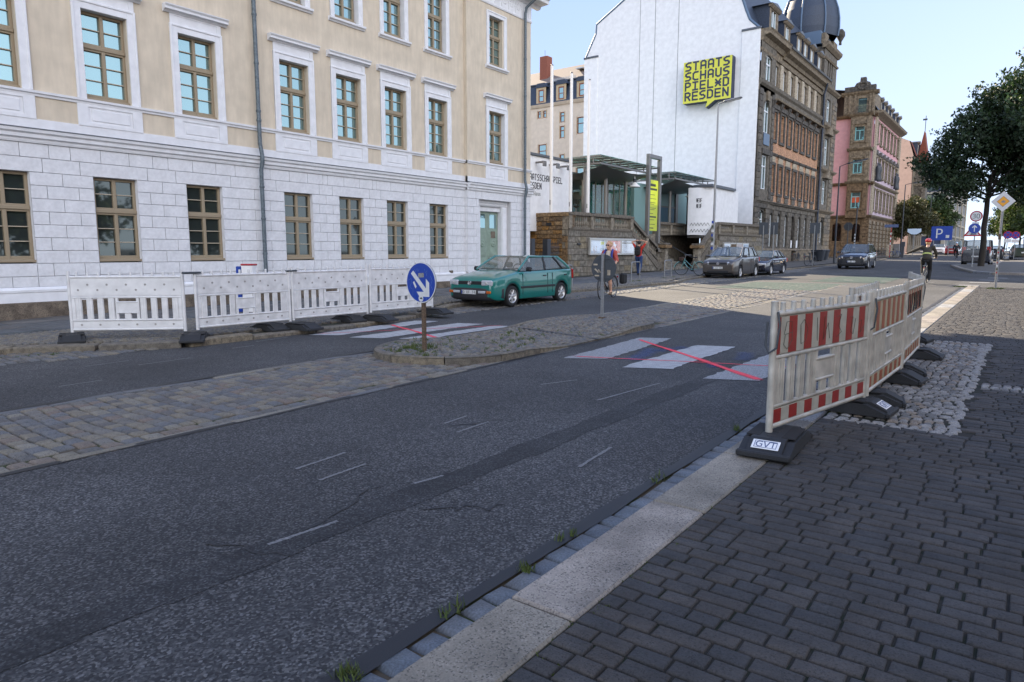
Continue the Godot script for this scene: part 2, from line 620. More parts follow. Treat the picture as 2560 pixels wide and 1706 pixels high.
# the far kerb: x of the kerb face at z
func left_kerb_x(z: float) -> float:
	var pts := [[12.0, -13.05], [-3.9, -13.05], [-5.6, -11.5], [-9.4, -11.35], [-11.9, -11.75], [-14.0, -12.75], [-21.0, -13.2], [-23.0, -12.75], [-28.5, -12.45], [-31.0, -13.2], [-36.0, -13.65], [-44.5, -13.6], [-47.0, -12.95], [-62.0, -12.7], [-80.0, -12.7], [-300.0, -12.7]]
	for k in pts.size() - 1:
		if z <= pts[k][0] and z >= pts[k + 1][0]:
			return lerpf(pts[k][1], pts[k + 1][1], (z - pts[k][0]) / (pts[k + 1][0] - pts[k][0]))
	return -12.7


func make_ground() -> void:
	var g := MB.new()
	for q in [[40.0, -200.0, -.05 - SL * 40.0, SL * 200.0 - .05]]:
		g.quad(Vector3(-600, q[2], q[0]), Vector3(600, q[2], q[0]), Vector3(600, q[3], q[1]), Vector3(-600, q[3], q[1]))
	g.quad(Vector3(-600, -.41, 900), Vector3(600, -.41, 900), Vector3(600, -.41, 40), Vector3(-600, -.41, 40))
	g.quad(Vector3(-600, 1.75, -200), Vector3(600, 1.75, -200), Vector3(600, 1.75, -1500), Vector3(-600, 1.75, -1500))
	tag(part(self, "ground", g, M.ground), "bare ground sheet under the whole street out to the horizon", "ground", "", "structure")
	make_road()
	make_median()
	make_island()
	make_right_side()
	make_left_side()
	make_markings()


func make_road() -> void:
	var r := structure("road", "grey asphalt carriageway climbing gently away between the kerbs", "road")
	var a := MB.new()
	flat(a, [[-5.93, 12], [-2.02, 12], [-2.02, -31], [-5.93, -31]], 0)
	flat(a, [[-14.6, 12], [-8.36, 12], [-8.36, -31], [-14.6, -31]], 0)
	flat(a, [[-14.6, -31], [-2.02, -31], [30, -33.4], [30, -46], [30, -200], [-14.6, -200]], 0)
	flat(a, [[-60, -85.2], [-14.6, -85.2], [-14.6, -95.6], [-60, -95.6]], 0)
	part(r, "asphalt", a, M.asphalt)
	var b := MB.new()
	flat(b, [[-9.2, -33.2], [-2.6, -33.0], [-2.3, -37.6], [-2.9, -40.2], [-9.5, -40.9]], .004)
	part(r, "dark_asphalt_patch", b, M.patch_asphalt)
	# bitumen seams beside the setts and along the lane
	var s := MB.new()
	for q in [[-5.955, 10.0, -13.0, .035], [-8.355, 10.0, -13.0, .045], [-2.005, 10.0, -31.0, .045], [-3.15, -11.5, -31, .02]]:
		var n := 60
		for k in n:
			var z0: float = lerpf(q[1], q[2], float(k) / n)
			var z1: float = lerpf(q[1], q[2], float(k + 1) / n)
			var w0: float = q[3] * (1 + .35 * sin(k * 2.3))
			var w1: float = q[3] * (1 + .35 * sin((k + 1) * 2.3))
			s.quad(Vector3(q[0] - w0, .005, z0), Vector3(q[0] + w0, .005, z0), Vector3(q[0] + w1, .005, z1), Vector3(q[0] - w1, .005, z1))
	part(r, "bitumen_seam", s, M.bitumen)
	# a darker repair strip along the near lane and a few cracks
	var d := MB.new()
	var n2 := 40
	for k in n2:
		var f0 := float(k) / n2
		var f1 := float(k + 1) / n2
		var x0 := lerpf(-3.35, -3.05, f0)
		var x1 := lerpf(-3.35, -3.05, f1)
		var w := .13 + .02 * sin(k * 1.7)
		d.quad(Vector3(x0 - w, .003, lerpf(4, -10.5, f0)), Vector3(x0 + w, .003, lerpf(4, -10.5, f0)), Vector3(x1 + w, .003, lerpf(4, -10.5, f1)), Vector3(x1 - w, .003, lerpf(4, -10.5, f1)))
	part(r, "repair_strip", d, M.repair)
	var cr := MB.new()
	for q in [[-3.3, -2.3, -3.5, -3.1], [-3.0, -3.0, -2.55, -3.35], [-4.5, -13.0, -3.4, -14.4], [-4.2, -4.6, -3.9, -5.1], [-3.6, -1.9, -3.1, -2.1]]:
		var p := Vector2(q[0], q[1])
		var e := Vector2(q[2], q[3])
		var m := 9
		var prev := p
		for k in range(1, m + 1):
			var c := p.lerp(e, float(k) / m) + Vector2(rnd(-.05, .05), rnd(-.05, .05))
			var nn := (c - prev).orthogonal().normalized() * rnd(.004, .009)
			cr.quad(Vector3(prev.x - nn.x, .006, prev.y - nn.y), Vector3(c.x - nn.x, .006, c.y - nn.y), Vector3(c.x + nn.x, .006, c.y + nn.y), Vector3(prev.x + nn.x, .006, prev.y + nn.y))
			prev = c
	part(r, "crack", cr, M.bitumen)


func make_median() -> void:
	var o := structure("paved_median", "strip of worn stone setts laid flush between the two lanes", "median")
	var b := MB.new()
	flat(b, [[-8.36, 12], [-5.93, 12], [-5.93, -31], [-8.36, -31]], -.018)
	part(o, "sand_bed", b, M.sand_joint)
	var list := []
	var edge := []
	var z := 6.0
	while z > -31.0:
		# long flat edging stones on both sides
		var l := rnd(.7, 1.15)
		for x in [-5.99, -8.29]:
			edge.append([x, z - l * .5, .11, l - .012, 0, rng.randi_range(0, 3)])
		z -= l
	z = 6.0
	while z > -31.0:
		var d := rnd(.15, .19)
		list.append([-6.13, z - d * .5, .15, d - .014, rnd(-.03, .03), rng.randi_range(0, 5)])
		z -= d
	var row := 0
	z = 6.0
	while z > -30.9:
		var d := rnd(.125, .16)
		var x := -6.22 - rnd(0, .1)
		while x > -8.15:
			var w := rnd(.13, .2)
			if x - w < -8.24: w = x + 8.24
			var bow := sin((x + 7.2) * 1.6 + row * .02) * .05
			var zc := z - d * .5 + bow
			var on_isle := zc < -7.2 and zc > -13.9
			if w > .07 and not on_isle:
				list.append([x - w * .5, zc, w - .014, d - .014, rnd(-.09, .09), [0, 0, 1, 2, 2, 3, 4, 5, 1][rng.randi_range(0, 8)]])
			x -= w
		z -= d
		row += 1
	lay(o, "sett", list, .004, .03, .016, .006, .008, "sett", SETT_TONES)
	lay(o, "edging_stone", edge, .004, .03, .008, .001, .002, "sett", SETT_TONES, 90)


func tuft(mb: MB, at: Vector3, r: float, n: int, h: float) -> void:
	for k in n:
		var a := rnd(0, TAU)
		var p := at + Vector3(cos(a), 0, sin(a)) * r * sqrt(rnd(0, 1))
		var lean := Vector3(rnd(-1, 1), 0, rnd(-1, 1)) * h * .6
		var w := Vector3(cos(a + 1.5), 0, sin(a + 1.5)) * rnd(.003, .006)
		var hh := h * rnd(.5, 1.1)
		var g := rnd(.6, 1.5)
		mb.c = Color(g * rnd(.8, 1.4), g, g * rnd(.6, 1.1))
		mb.quad(p - w, p + w, p + w * .6 + lean * .5 + Vector3.UP * hh * .6, p - w * .6 + lean * .5 + Vector3.UP * hh * .6)
		mb.tri(p - w * .6 + lean * .5 + Vector3.UP * hh * .6, p + w * .6 + lean * .5 + Vector3.UP * hh * .6, p + lean + Vector3.UP * hh)


# the raised island: half width near side -5.98, far side -8.42; round nose at -6.75
func island_edge(z: float) -> Vector2:
	var zr := -8.1
	var x0 := -8.42
	var x1 := -5.98
	if z > zr:
		var f := clampf((z - zr) / 1.33, 0, 1)
		var k := sqrt(1 - f * f)
		return Vector2(-7.3 - 1.12 * k, -7.3 + 1.32 * k)
	if z < -12.6:
		var f := clampf((-12.6 - z) / 1.2, 0, 1)
		return Vector2(x0 + f * f * .5, x1 - f * f * .9)
	return Vector2(x0, x1)


func island_y(z: float, x := -7.2) -> float:
	var zz := z + (x + 7.2) * .1
	if zz > -8.3: return .11
	if zz > -9.3: return lerpf(.11, .035, (-8.3 - zz))
	if zz > -10.9: return .035
	if zz > -11.9: return lerpf(.035, .1, -10.9 - zz)
	return .1


func make_island() -> void:
	var o := structure("traffic_island", "raised refuge island of small cobbles with granite kerb and rounded nose", "traffic island")
	var core := MB.new()
	var rows := []
	var z := -6.78
	while z > -13.85:
		var e := island_edge(z)
		var row := PackedVector3Array()
		for k in 7:
			var x := lerpf(e.x, e.y, k / 6.0)
			row.append(Vector3(x, island_y(z, x) - .012, z))
		rows.append(row)
		z -= .1
	core.surf(rows)
	part(o, "joint_bed", core, M.joint)
	# kerb stones follow the outline
	var line := []
	z = -13.8
	while z < -8.1:
		line.append(Vector2(island_edge(z).y, z))
		z += .1
	for k in 25:
		var a := PI * k / 24.0
		line.append(Vector2(-7.3 + (1.32 if a < PI / 2 else 1.12) * cos(a), -8.1 + 1.33 * sin(a)))
	z = -8.1
	while z > -13.8:
		line.append(Vector2(island_edge(z).x, z))
		z -= .1
	var acc := 0.0
	var start := 0
	var lens := [.95, .9, 1.05, .85, .62, .7, .8, .75, .7, .9, 1.0]
	var li := 0
	var k := 1
	while k < line.size():
		acc += line[k].distance_to(line[k - 1])
		if acc > lens[li % lens.size()] or k == line.size() - 1:
			var mb := MB.new()
			var rr := []
			for j in range(start, k + 1):
				var p: Vector2 = line[j]
				var tan: Vector2 = (line[mini(j + 1, line.size() - 1)] - line[maxi(j - 1, 0)]).normalized()
				if j == start: p += tan * .008
				if j == k: p -= tan * .008
				var inn := Vector2(tan.y, -tan.x)
				if inn.dot(Vector2(-7.2, -10) - p) < 0: inn = -inn
				var y := island_y(p.y, p.x)
				var prof := [[0.012, -.06], [0.004, y - .03], [.02, y - .004], [.05, y], [.135, y], [.14, y - .03], [.14, -.06]]
				var row := PackedVector3Array()
				for q in prof: row.append(Vector3(p.x + inn.x * q[0], q[1], p.y + inn.y * q[0]))
				rr.append(row)
			mb.surf(rr)
			for e in [0, rr.size() - 1]:
				var q: PackedVector3Array = rr[e]
				for w in range(1, q.size() - 1):
					if e == 0: mb.tri(q[0], q[w], q[w + 1])
					else: mb.tri(q[0], q[w + 1], q[w])
			part(o, "kerb_stone", mb, M["islandkerb%d" % (li % 3)])
			start = k
			acc = 0
			li += 1
		k += 1
	# drain slot across the crossing
	var sl := MB.new()
	sl.quad(Vector3(-8.42, .05, -11.02), Vector3(-5.95, .04, -10.4), Vector3(-5.95, .04, -10.5), Vector3(-8.42, .05, -11.12))
	part(o, "drain_slot", sl, M.bitumen)
	# cobbles in bowed rows
	var list := []
	var row := 0
	z = -6.86
	while z > -13.75:
		var d := rnd(.085, .105)
		var x := -5.9 - rnd(0, .08)
		while x > -8.4:
			var w := rnd(.08, .115)
			var bow := .13 * absf(fposmod((x + 8.42) / .82, 1.0) - .5) * 2.0
			var zc := z - bow
			var e := island_edge(zc)
			if x - w * .5 < e.y - .16 and x - w * .5 > e.x + .16 and zc < -6.9 and zc > -13.7:
				list.append([x - w * .5, zc, w - .018, d - .016, rnd(-.2, .2), [0, 1, 2, 3, 0, 1, 3, 5, 4][rng.randi_range(0, 8)], island_y(zc, x) + .006])
			x -= w
		z -= d
		row += 1
	lay(o, "cobble", list, .1, .03, .018, .009, .008, "sett", SETT_TONES)
	var gr := MB.new()
	for q in 130:
		var zz := -7.0 - pow(rnd(0, 1), 1.6) * 4.0
		var e := island_edge(zz)
		var x := rnd(e.x + .15, e.y - .15)
		tuft(gr, Vector3(x, island_y(zz, x), zz), .05, rng.randi_range(6, 18), rnd(.025, .07))
	for q in 24:
		tuft(gr, Vector3(-7.45 + rnd(-.22, .22), .1, -7.5 + rnd(-.2, .2)), .06, 16, rnd(.05, .1))
	tag(part(self, "weeds", gr, M.grass), "small green weeds growing between the cobbles of the traffic island", "weeds", "", "stuff").rotation.x = TILT


func make_right_side() -> void:
	# kerb slabs
	var kb := structure("kerb", "row of broad flat granite kerb slabs along the dark paved footway", "kerb")
	var z := 3.6
	var lens := [1.7, 1.55, 1.57, 1.15, 1.5, 1.25, 1.4, 1.1, 1.5, 1.3]
	var tone := [1, 2, 0, 1, 2, 1, 1, 0, 1, 2]
	var k := 0
	while z > -31.2:
		var l: float = lens[k % 10]
		var mb := MB.new()
		mb.cbox(Vector3(-1.625, -.045, z - l * .5), Vector3(.345, .21, l - .014), .012)
		part(kb, "kerb_slab", mb, M["kerb%d" % tone[k % 10]])
		z -= l
		k += 1
	# gutter stones
	var gt := structure("gutter", "single row of blue grey gutter setts beside the granite kerb", "gutter")
	var b := MB.new()
	flat(b, [[-2.02, 5], [-1.79, 5], [-1.79, -31], [-2.02, -31]], -.02)
	part(gt, "mortar_bed", b, M.sand_joint)
	var list := []
	z = 4.0
	while z > -31.0:
		var l := rnd(.15, .215)
		list.append([-1.885 + rnd(-.008, .008), z - l * .5, .165, l - .02, rnd(-.04, .04), rng.randi_range(0, 2)])
		z -= l
	lay(gt, "gutter_sett", list, .002, .03, .018, .006, .006, "gutter", [Vector3(.2, .23, .265), Vector3(.17, .195, .23), Vector3(.235, .25, .27)], 300)
	# pavement
	var pv := structure("pavement", "footway of small dark grey concrete pavers in rows beside the kerb", "pavement")
	var pb := MB.new()
	flat(pb, [[-1.46, 6], [9, 6], [9, -31.8], [-1.46, -31.2]], .043)
	part(pv, "joint_bed", pb, M.paver_joint)
	var pl := []
	var pz := 2.0
	var tall := .0995
	while pz > -31.1:
		var x := -1.448
		var first := true
		while x < 2.6:
			var w: float = [.14, .2, .2, .165, .24][rng.randi_range(0, 4)]
			if first: w = [.1, .16, .2, .13][rng.randi_range(0, 3)]
			first = false
			var cx := x + w * .5
			var cz := pz - tall * .5
			var in_patch := cz < -6.72 and cz > -13.35 and cx > -1.48 and cx < -.33
			var in_strip := cz < -9.15 and cz > -9.55 and cx > -.36
			if not in_patch and not in_strip:
				pl.append([cx, cz, w - .013, tall - .013, 0, rng.randi_range(0, 4)])
			x += w
		pz -= tall
	lay(pv, "paver", pl, .056, .02, .006, .0006, .0008, "paver", PAVER_TONES)
	# granite cobble panel with a border and a strip leading off it
	var cp := structure("cobble_panel", "panel of light granite cobbles with a pale border in the dark footway", "pavement panel")
	var cl := []
	z = -6.72
	while z > -13.35:
		var d := .098
		var x := -1.44
		while x < -.35:
			var w := rnd(.085, .11)
			var border: bool = x > -.56 or z > -6.9 or z < -13.2
			var bow: float = 0.0 if border else .1 * sin((x + 1.44) * 5.4)
			if x + w < -.33: cl.append([x + w * .5, z - d * .5 - bow, w - .016, d - .015, 0.0 if border else rnd(-.15, .15), [6, 6, 7, 6][rng.randi_range(0, 3)] if border else [8, 7, 8, 6, 9][rng.randi_range(0, 4)]])
			x += w
		z -= d
	for r in 4:
		var x := -.33
		while x < 2.6:
			var w := rnd(.085, .11)
			cl.append([x + w * .5, -9.2 - r * .098, w - .016, .083, rnd(-.03, .03), rng.randi_range(6, 8)])
			x += w
	lay(cp, "cobble", cl, .058, .03, .014, .007, .007, "sett", SETT_TONES + [Vector3(.36, .35, .34), Vector3(.3, .29, .28), Vector3(.2, .195, .19), Vector3(.3, .25, .2)])
	# beyond the side street: corner pavement with a rounded kerb
	var fc := structure("corner_pavement", "raised footway at the far corner under the big tree", "pavement")
	var outline := []
	for q in [[40, -45.2], [-.1, -45.2], [-1.5, -45.6], [-2.4, -47.2], [-3.35, -52.5], [-4.5, -60.5], [-4.2, -61.6], [-2.0, -62.2], [-2.0, -90], [-2.0, -120], [-2.0, -200], [40, -200]]: outline.append(q)
	var top := MB.new()
	flat(top, outline, .12)
	part(fc, "paving", top, M.far_paving)
	for j in range(1, outline.size() - 2):
		var a: Array = outline[j]
		var c: Array = outline[j + 1]
		var e := MB.new()
		var d := Vector3(c[0] - a[0], 0, c[1] - a[1])
		e.t = Transform3D(Basis(Vector3.UP, atan2(-d.z, d.x)), Vector3(a[0], .035, a[1]))
		e.cbox(Vector3(d.length() * .5, 0, 0), Vector3(d.length() - .02, .2, .3), .02)
		part(fc, "kerb_stone", e, M["kerb%d" % (j % 3 + 1)])
	var gr := MB.new()
	for q in [[-1.98, -1.6, 30], [-1.93, -2.75, 26], [-2.0, -3.2, 14], [-1.98, -6.0, 20], [-1.98, -2.2, 14], [-2.0, -4.4, 12]]:
		for w in 2: tuft(gr, Vector3(q[0] + rnd(-.03, .03), .0, q[1] + rnd(-.08, .08)), .04, q[2], rnd(.03, .06))
	for q in 160:
		tuft(gr, Vector3(-1.45 + absf(rng.randfn(0, .07)), .045, rnd(-1.2, -7.5)), .02, 6, rnd(.008, .016))
	for q in 20: tuft(gr, Vector3(-.88 + rnd(-.25, .25), .05, -30.1 + rnd(-.3, .3)), .1, 20, .07)
	for q in 18: tuft(gr, Vector3(-1.9 + rnd(-.3, .3), .03, -31.2 + rnd(-.2, .2)), .1, 20, .06)
	tag(part(self, "grass_tufts", gr, M.grass), "tufts of grass in the gutter and paving joints by the right kerb", "grass", "", "stuff").rotation.x = TILT


func kerb_run(parent: Node3D, z0: float, z1: float) -> void:
	var z := z0
	var k := 0
	while z > z1:
		var l := rnd(.95, 1.35)
		var a := Vector2(left_kerb_x(z), z)
		var b := Vector2(left_kerb_x(z - l), z - l)
		var low := 0.0 if not (z < -6.0 and z > -11.0) else .045
		var e := MB.new()
		var d := b - a
		e.t = Transform3D(Basis(Vector3.UP, atan2(-d.y, d.x)), Vector3(a.x, 0, a.y))
		e.cbox(Vector3(d.length() * .5, .02 - low * .5, .14), Vector3(d.length() - .015, .2 - low, .28), .022)
		part(parent, "kerb_stone", e, M["islandkerb%d" % (k % 3)])
		z -= l
		k += 1


func make_left_side() -> void:
	var kb := structure("far_kerb", "weathered sandstone coloured kerb along the far footway", "kerb")
	kerb_run(kb, 6.0, -84.0)
	var pv := structure("far_pavement", "footway of large slate slabs with a strip of small cobbles at the kerb", "pavement")
	var b := MB.new()
	var outline := []
	var z := 8.0
	while z > -85.0:
		outline.append([left_kerb_x(z) - .04, z])
		z -= 1.5
	outline.append([-13.0, -85.0])
	outline.append([-30, -85.0])
	outline.append([-30, 8.0])
	flat(b, outline, .062)
	part(pv, "joint_bed", b, M.joint)
	# slabs by the building
	z = 4.0
	var slabs := []
	while z > -50.0:
		var d := rnd(.7, 1.0)
		var x := -17.75
		while x < -15.0:
			var w := rnd(.75, 1.25)
			if x + w > -14.9: w = -14.9 - x
			if w > .3: slabs.append([x + w * .5, z - d * .5, w - .014, d - .014, 0, rng.randi_range(0, 3)])
			x += w
		z -= d
	lay(pv, "slab", slabs, .118, .06, .01, .001, .002, "flag", [Vector3(.17, .18, .19), Vector3(.2, .2, .2), Vector3(.15, .165, .175), Vector3(.21, .2, .19)], 250)
	var cob := []
	z = 3.0
	while z > -46.0:
		var d := rnd(.085, .105)
		var x := -14.86
		var e := left_kerb_x(z) - .3
		while x < e:
			var w := rnd(.08, .11)
			if x + w < e + .02: cob.append([x + w * .5, z - d * .5, w - .016, d - .016, rnd(-.15, .15), [0, 1, 3, 1, 0, 2][rng.randi_range(0, 5)]])
			x += w
		z -= d
	lay(pv, "cobble", cob, .112, .055, .014, .006, .006, "sett", SETT_TONES)
	var far := MB.new()
	far.quad(Vector3(-18.2, .112, -46), Vector3(-13.2, .112, -46), Vector3(-13.2, .112, -84.8), Vector3(-18.2, .112, -84.8))
	part(pv, "far_paving", far, M.far_paving)
	# sett gutters and parking bays between kerb and asphalt
	var gt := structure("parking_bay", "parking lane of mossy setts between the far kerb and the asphalt", "parking bay")
	var gb := MB.new()
	flat(gb, [[-13.1, 8], [-11.75, 8], [-11.75, -3.7], [-11.45, -5.8], [-13.1, -4.2]], .004)
	flat(gb, [[-11.9, -11.9], [-11.35, -12.1], [-11.3, -47], [-13.7, -47]], .004)
	flat(gb, [[-12.95, -47], [-11.9, -47], [-11.9, -75], [-12.75, -75]], .004)
	part(gt, "joint_bed", gb, M.sand_joint)
	var gl := []
	z = 3.0
	while z > -60.0:
		var d := rnd(.13, .16)
		var x0 := left_kerb_x(z) + .02
		var x1 := -11.35
		if z > -3.7: x1 = -11.75
		elif z > -5.8: x1 = -11.5
		elif z > -12.1: x1 = -20.0
		elif z < -47: x1 = -11.95
		var x := x0
		while x < x1 - .06:
			var w := rnd(.14, .2)
			gl.append([x + w * .5, z - d * .5, w - .02, d - .018, rnd(-.06, .06), [0, 2, 4, 1, 2][rng.randi_range(0, 4)]])
			x += w
		z -= d
	lay(gt, "sett", gl, .022, .03, .015, .005, .008, "sett", SETT_TONES)
	var gr := MB.new()
	for q in 90: tuft(gr, Vector3(rnd(-13.0, -12.0), .015, rnd(1.0, -4.6)), .07, 12, rnd(.02, .05))
	for q in 60: tuft(gr, Vector3(rnd(-13.1, -11.4), .015, rnd(-19, -44)), .12, 12, rnd(.02, .05))
	for q in 30:
		var zz := rnd(-4.5, -12.0)
		tuft(gr, Vector3(left_kerb_x(zz) + .03, .0, zz), .05, 8, rnd(.02, .04))
	for q in [[-13.85, -27.2], [-13.8, -27.8], [-13.95, -30.7], [-14.0, -31.9]]:
		for w in 5: tuft(gr, Vector3(q[0], .11, q[1]), .16, 14, .05)
	tag(part(self, "kerb_weeds", gr, M.grass), "weeds in the joints of the far parking lane and kerb", "weeds", "", "stuff").rotation.x = TILT
	# pavement in front of the pink building and beyond
	var p2 := structure("pavement_beyond", "footway in front of the pink corner building across the side street", "pavement")
	var c := MB.new()
	c.span(Vector3(-40, -.1, -200), Vector3(-12.7, .12, -95.8))
	part(p2, "paving", c, M.far_paving)


func ragged(mb: MB, a: Vector2, b: Vector2, w0: float, w1: float, y: float, rag: float, tilt0 := 0.0, tilt1 := 0.0) -> void:
	# a painted bar from a to b with uneven edges
	var n := 26
	var d := (b - a).normalized()
	var s := Vector2(-d.y, d.x)
	var L := []
	var R := []
	for k in n + 1:
		var f := float(k) / n
		var w := lerpf(w0, w1, f) * .5
		var l := a.lerp(b, f)
		var e0 := l + s * (w + rnd(-rag, rag)) + d * lerpf(tilt0, tilt1, f)
		var e1 := l - s * (w + rnd(-rag, rag)) - d * lerpf(tilt0, tilt1, f)
		L.append(e0)
		R.append(e1)
	for k in n:
		mb.quad(Vector3(R[k].x, y, R[k].y), Vector3(R[k + 1].x, y, R[k + 1].y), Vector3(L[k + 1].x, y, L[k + 1].y), Vector3(L[k].x, y, L[k].y))


func spray(mb: MB, a: Vector2, b: Vector2, w0: float, w1: float, y: float, al: float) -> void:
	var n := 30
	var d := (b - a).normalized()
	var s := Vector2(-d.y, d.x)
	for k in n:
		for j in 6:
			var q := []
			for e in [[k, j], [k + 1, j], [k + 1, j + 1], [k, j + 1]]:
				var f: float = float(e[0]) / n
				var u: float = e[1] / 3.0 - 1.0
				var p := a.lerp(b, f) + s * (u * lerpf(w0, w1, f) * (.5 + .06 * sin(f * 23.0)) + .012 * sin(f * 9.0))
				mb.c = Color(1, 1, 1, al * (1 - u * u) * smoothstep(0, .02, f) * smoothstep(0, .02, 1 - f))
				q.append(mb.add(Vector3(p.x, y, p.y), Vector3.UP))
			mb.ix.append_array(PackedInt32Array([q[0], q[1], q[2], q[0], q[2], q[3]]))


func make_markings() -> void:
	var bars := [
		["crossing_stripe", "hand painted white stripe on the far lane closest to the barriers", [-10.62, -8.15], [-10.75, -11.1], .55, M.paint],
		["crossing_stripe", "middle one of three white stripes on the far lane", [-9.66, -8.35], [-9.6, -11.25], .6, M.paint],
		["crossing_stripe", "white stripe on the far lane touching the cobbled island", [-8.85, -8.75], [-8.72, -11.3], .4, M.paint],
		["crossing_stripe", "white stripe on the near lane next to the island kerb", [-5.15, -8.65], [-5.28, -11.35], .58, M.paint_worn],
		["crossing_stripe", "boldest white stripe in the middle of the near lane", [-4.06, -8.45], [-4.04, -11.0], .62, M.paint],
		["crossing_stripe", "thin streaky white stripe half hidden behind the striped barrier", [-2.85, -8.3], [-2.75, -10.9], .62, M.paint_worn]]
	for q in bars:
		var mb := MB.new()
		ragged(mb, Vector2(q[2][0], q[2][1]), Vector2(q[3][0], q[3][1]), q[4], q[4] * .95, .007, .022, .14, .1)
		var o := part(self, q[0], mb, q[5])
		o.name = numbered(q[0]) if o.name != q[0] else q[0]
		tag(o, q[1], "road marking", "painted crossing stripes")
		o.rotation.x = TILT
	var lines := [
		["spray_line", "wide red sprayed line across the stripes of the near lane", [-5.45, -11.0], [-2.5, -8.45], .08, .16, .9],
		["spray_line", "thin red sprayed line across the stripes of the near lane", [-5.42, -8.72], [-2.3, -9.7], .07, .05, .75],
		["spray_line", "wide red sprayed line across the stripes of the far lane", [-10.85, -10.1], [-8.55, -9.1], .1, .1, .9],
		["spray_line", "thin red sprayed line across the stripes of the far lane", [-10.9, -8.2], [-8.75, -11.35], .05, .06, .75]]
	for q in lines:
		var mb := MB.new()
		spray(mb, Vector2(q[2][0], q[2][1]), Vector2(q[3][0], q[3][1]), q[4], q[5], .012, q[6])
		var o := part(self, q[0], mb, M.spray)
		tag(o, q[1], "road marking", "red sprayed lines crossing out the stripes")
		o.rotation.x = TILT
	var bl := MB.new()
	for q in [[-4.75, -10.2, -4.5, -8.9, .35, .3], [-4.6, -9.9, -4.4, -10.6, .3, .25], [-3.45, -9.3, -3.3, -9.0, .25, .3], [-3.4, -10.6, -3.2, -9.8, .3, .2]]:
		spray(bl, Vector2(q[0], q[1]), Vector2(q[2], q[3]), q[4], q[4], .009, q[5])
	var bo := part(self, "paint_mist", bl, M.spray_blue)
	tag(bo, "faint blue paint mist between the near lane stripes", "road marking")
	bo.rotation.x = TILT
	# thin broken survey lines and scratches on the asphalt
	var th := MB.new()
	for q in [[-3.62, -6.35, -3.47, -7.6], [-4.3, -3.0, -4.33, -3.5], [-3.95, -2.95, -3.97, -3.4], [-4.3, -4.65, -4.32, -5.0], [-4.0, -4.5, -4.0, -4.95], [-3.3, -2.1, -3.25, -2.55], [-3.35, -3.3, -3.3, -3.55], [-2.6, -4.3, -2.65, -4.9], [-4.6, -6.7, -4.4, -7.2], [-10.6, -4.0, -10.62, -4.6], [-10.1, -4.5, -10.1, -5.3], [-10.5, -6.2, -10.5, -6.6], [-10.9, -6.9, -10.95, -7.6], [-9.3, -3.2, -9.3, -3.7]]:
		ragged(th, Vector2(q[0], q[1]), Vector2(q[2], q[3]), .03, .025, .005, .005)
	var to := part(self, "scratch_marks", th, M.line)
	tag(to, "thin pale broken lines and scratches on the asphalt", "road marking", "", "stuff")
	to.rotation.x = TILT
	var gp := MB.new()
	for q in [[-9.9, -26.5, -6.1, -31.6], [-7.9, -33.0, -4.9, -39.2]]:
		var n := 9
		for k in n:
			var z0: float = lerpf(q[1], q[3], float(k) / n)
			var z1: float = lerpf(q[1], q[3], (k + .88) / n)
			gp.quad(Vector3(q[0] + rnd(-.1, .1), .009, z0), Vector3(q[2] + rnd(-.1, .1), .009, z0), Vector3(q[2] + rnd(-.1, .1), .009, z1), Vector3(q[0] + rnd(-.1, .1), .009, z1))
	var go := part(self, "green_road_paint", gp, M.green_paint)
	tag(go, "worn green painted patches on the sunlit road", "road marking")
	go.rotation.x = TILT
	var dl := MB.new()
	for q in [[-5.3, -35.0, -4.9], [-3.6, -34.9, -3.2], [-6.9, -35.2, -6.5]]: ragged(dl, Vector2(q[0], q[1]), Vector2(q[2], q[1]), .25, .25, .011, .01)
	for k in 4: ragged(dl, Vector2(-2.2 + k * .22, -33.0 - k * 2.6), Vector2(-1.5 + k * .25, -33.0 - k * 2.6), .9, .9, .011, .02)
	var do_ := part(self, "lane_dashes", dl, M.line)
	tag(do_, "short white dashes at the junction with the side street", "road marking", "", "stuff")
	do_.rotation.x = TILT
# ---------------------------------------------------------------- cream building on the far side
# local x runs along the facade (= -z of the street), z points at the street
const CC := [-3.2, -1.15, .9, 3.0, 5.45, 7.76, 10.02, 13.0, 15.05, 17.1, 19.22]

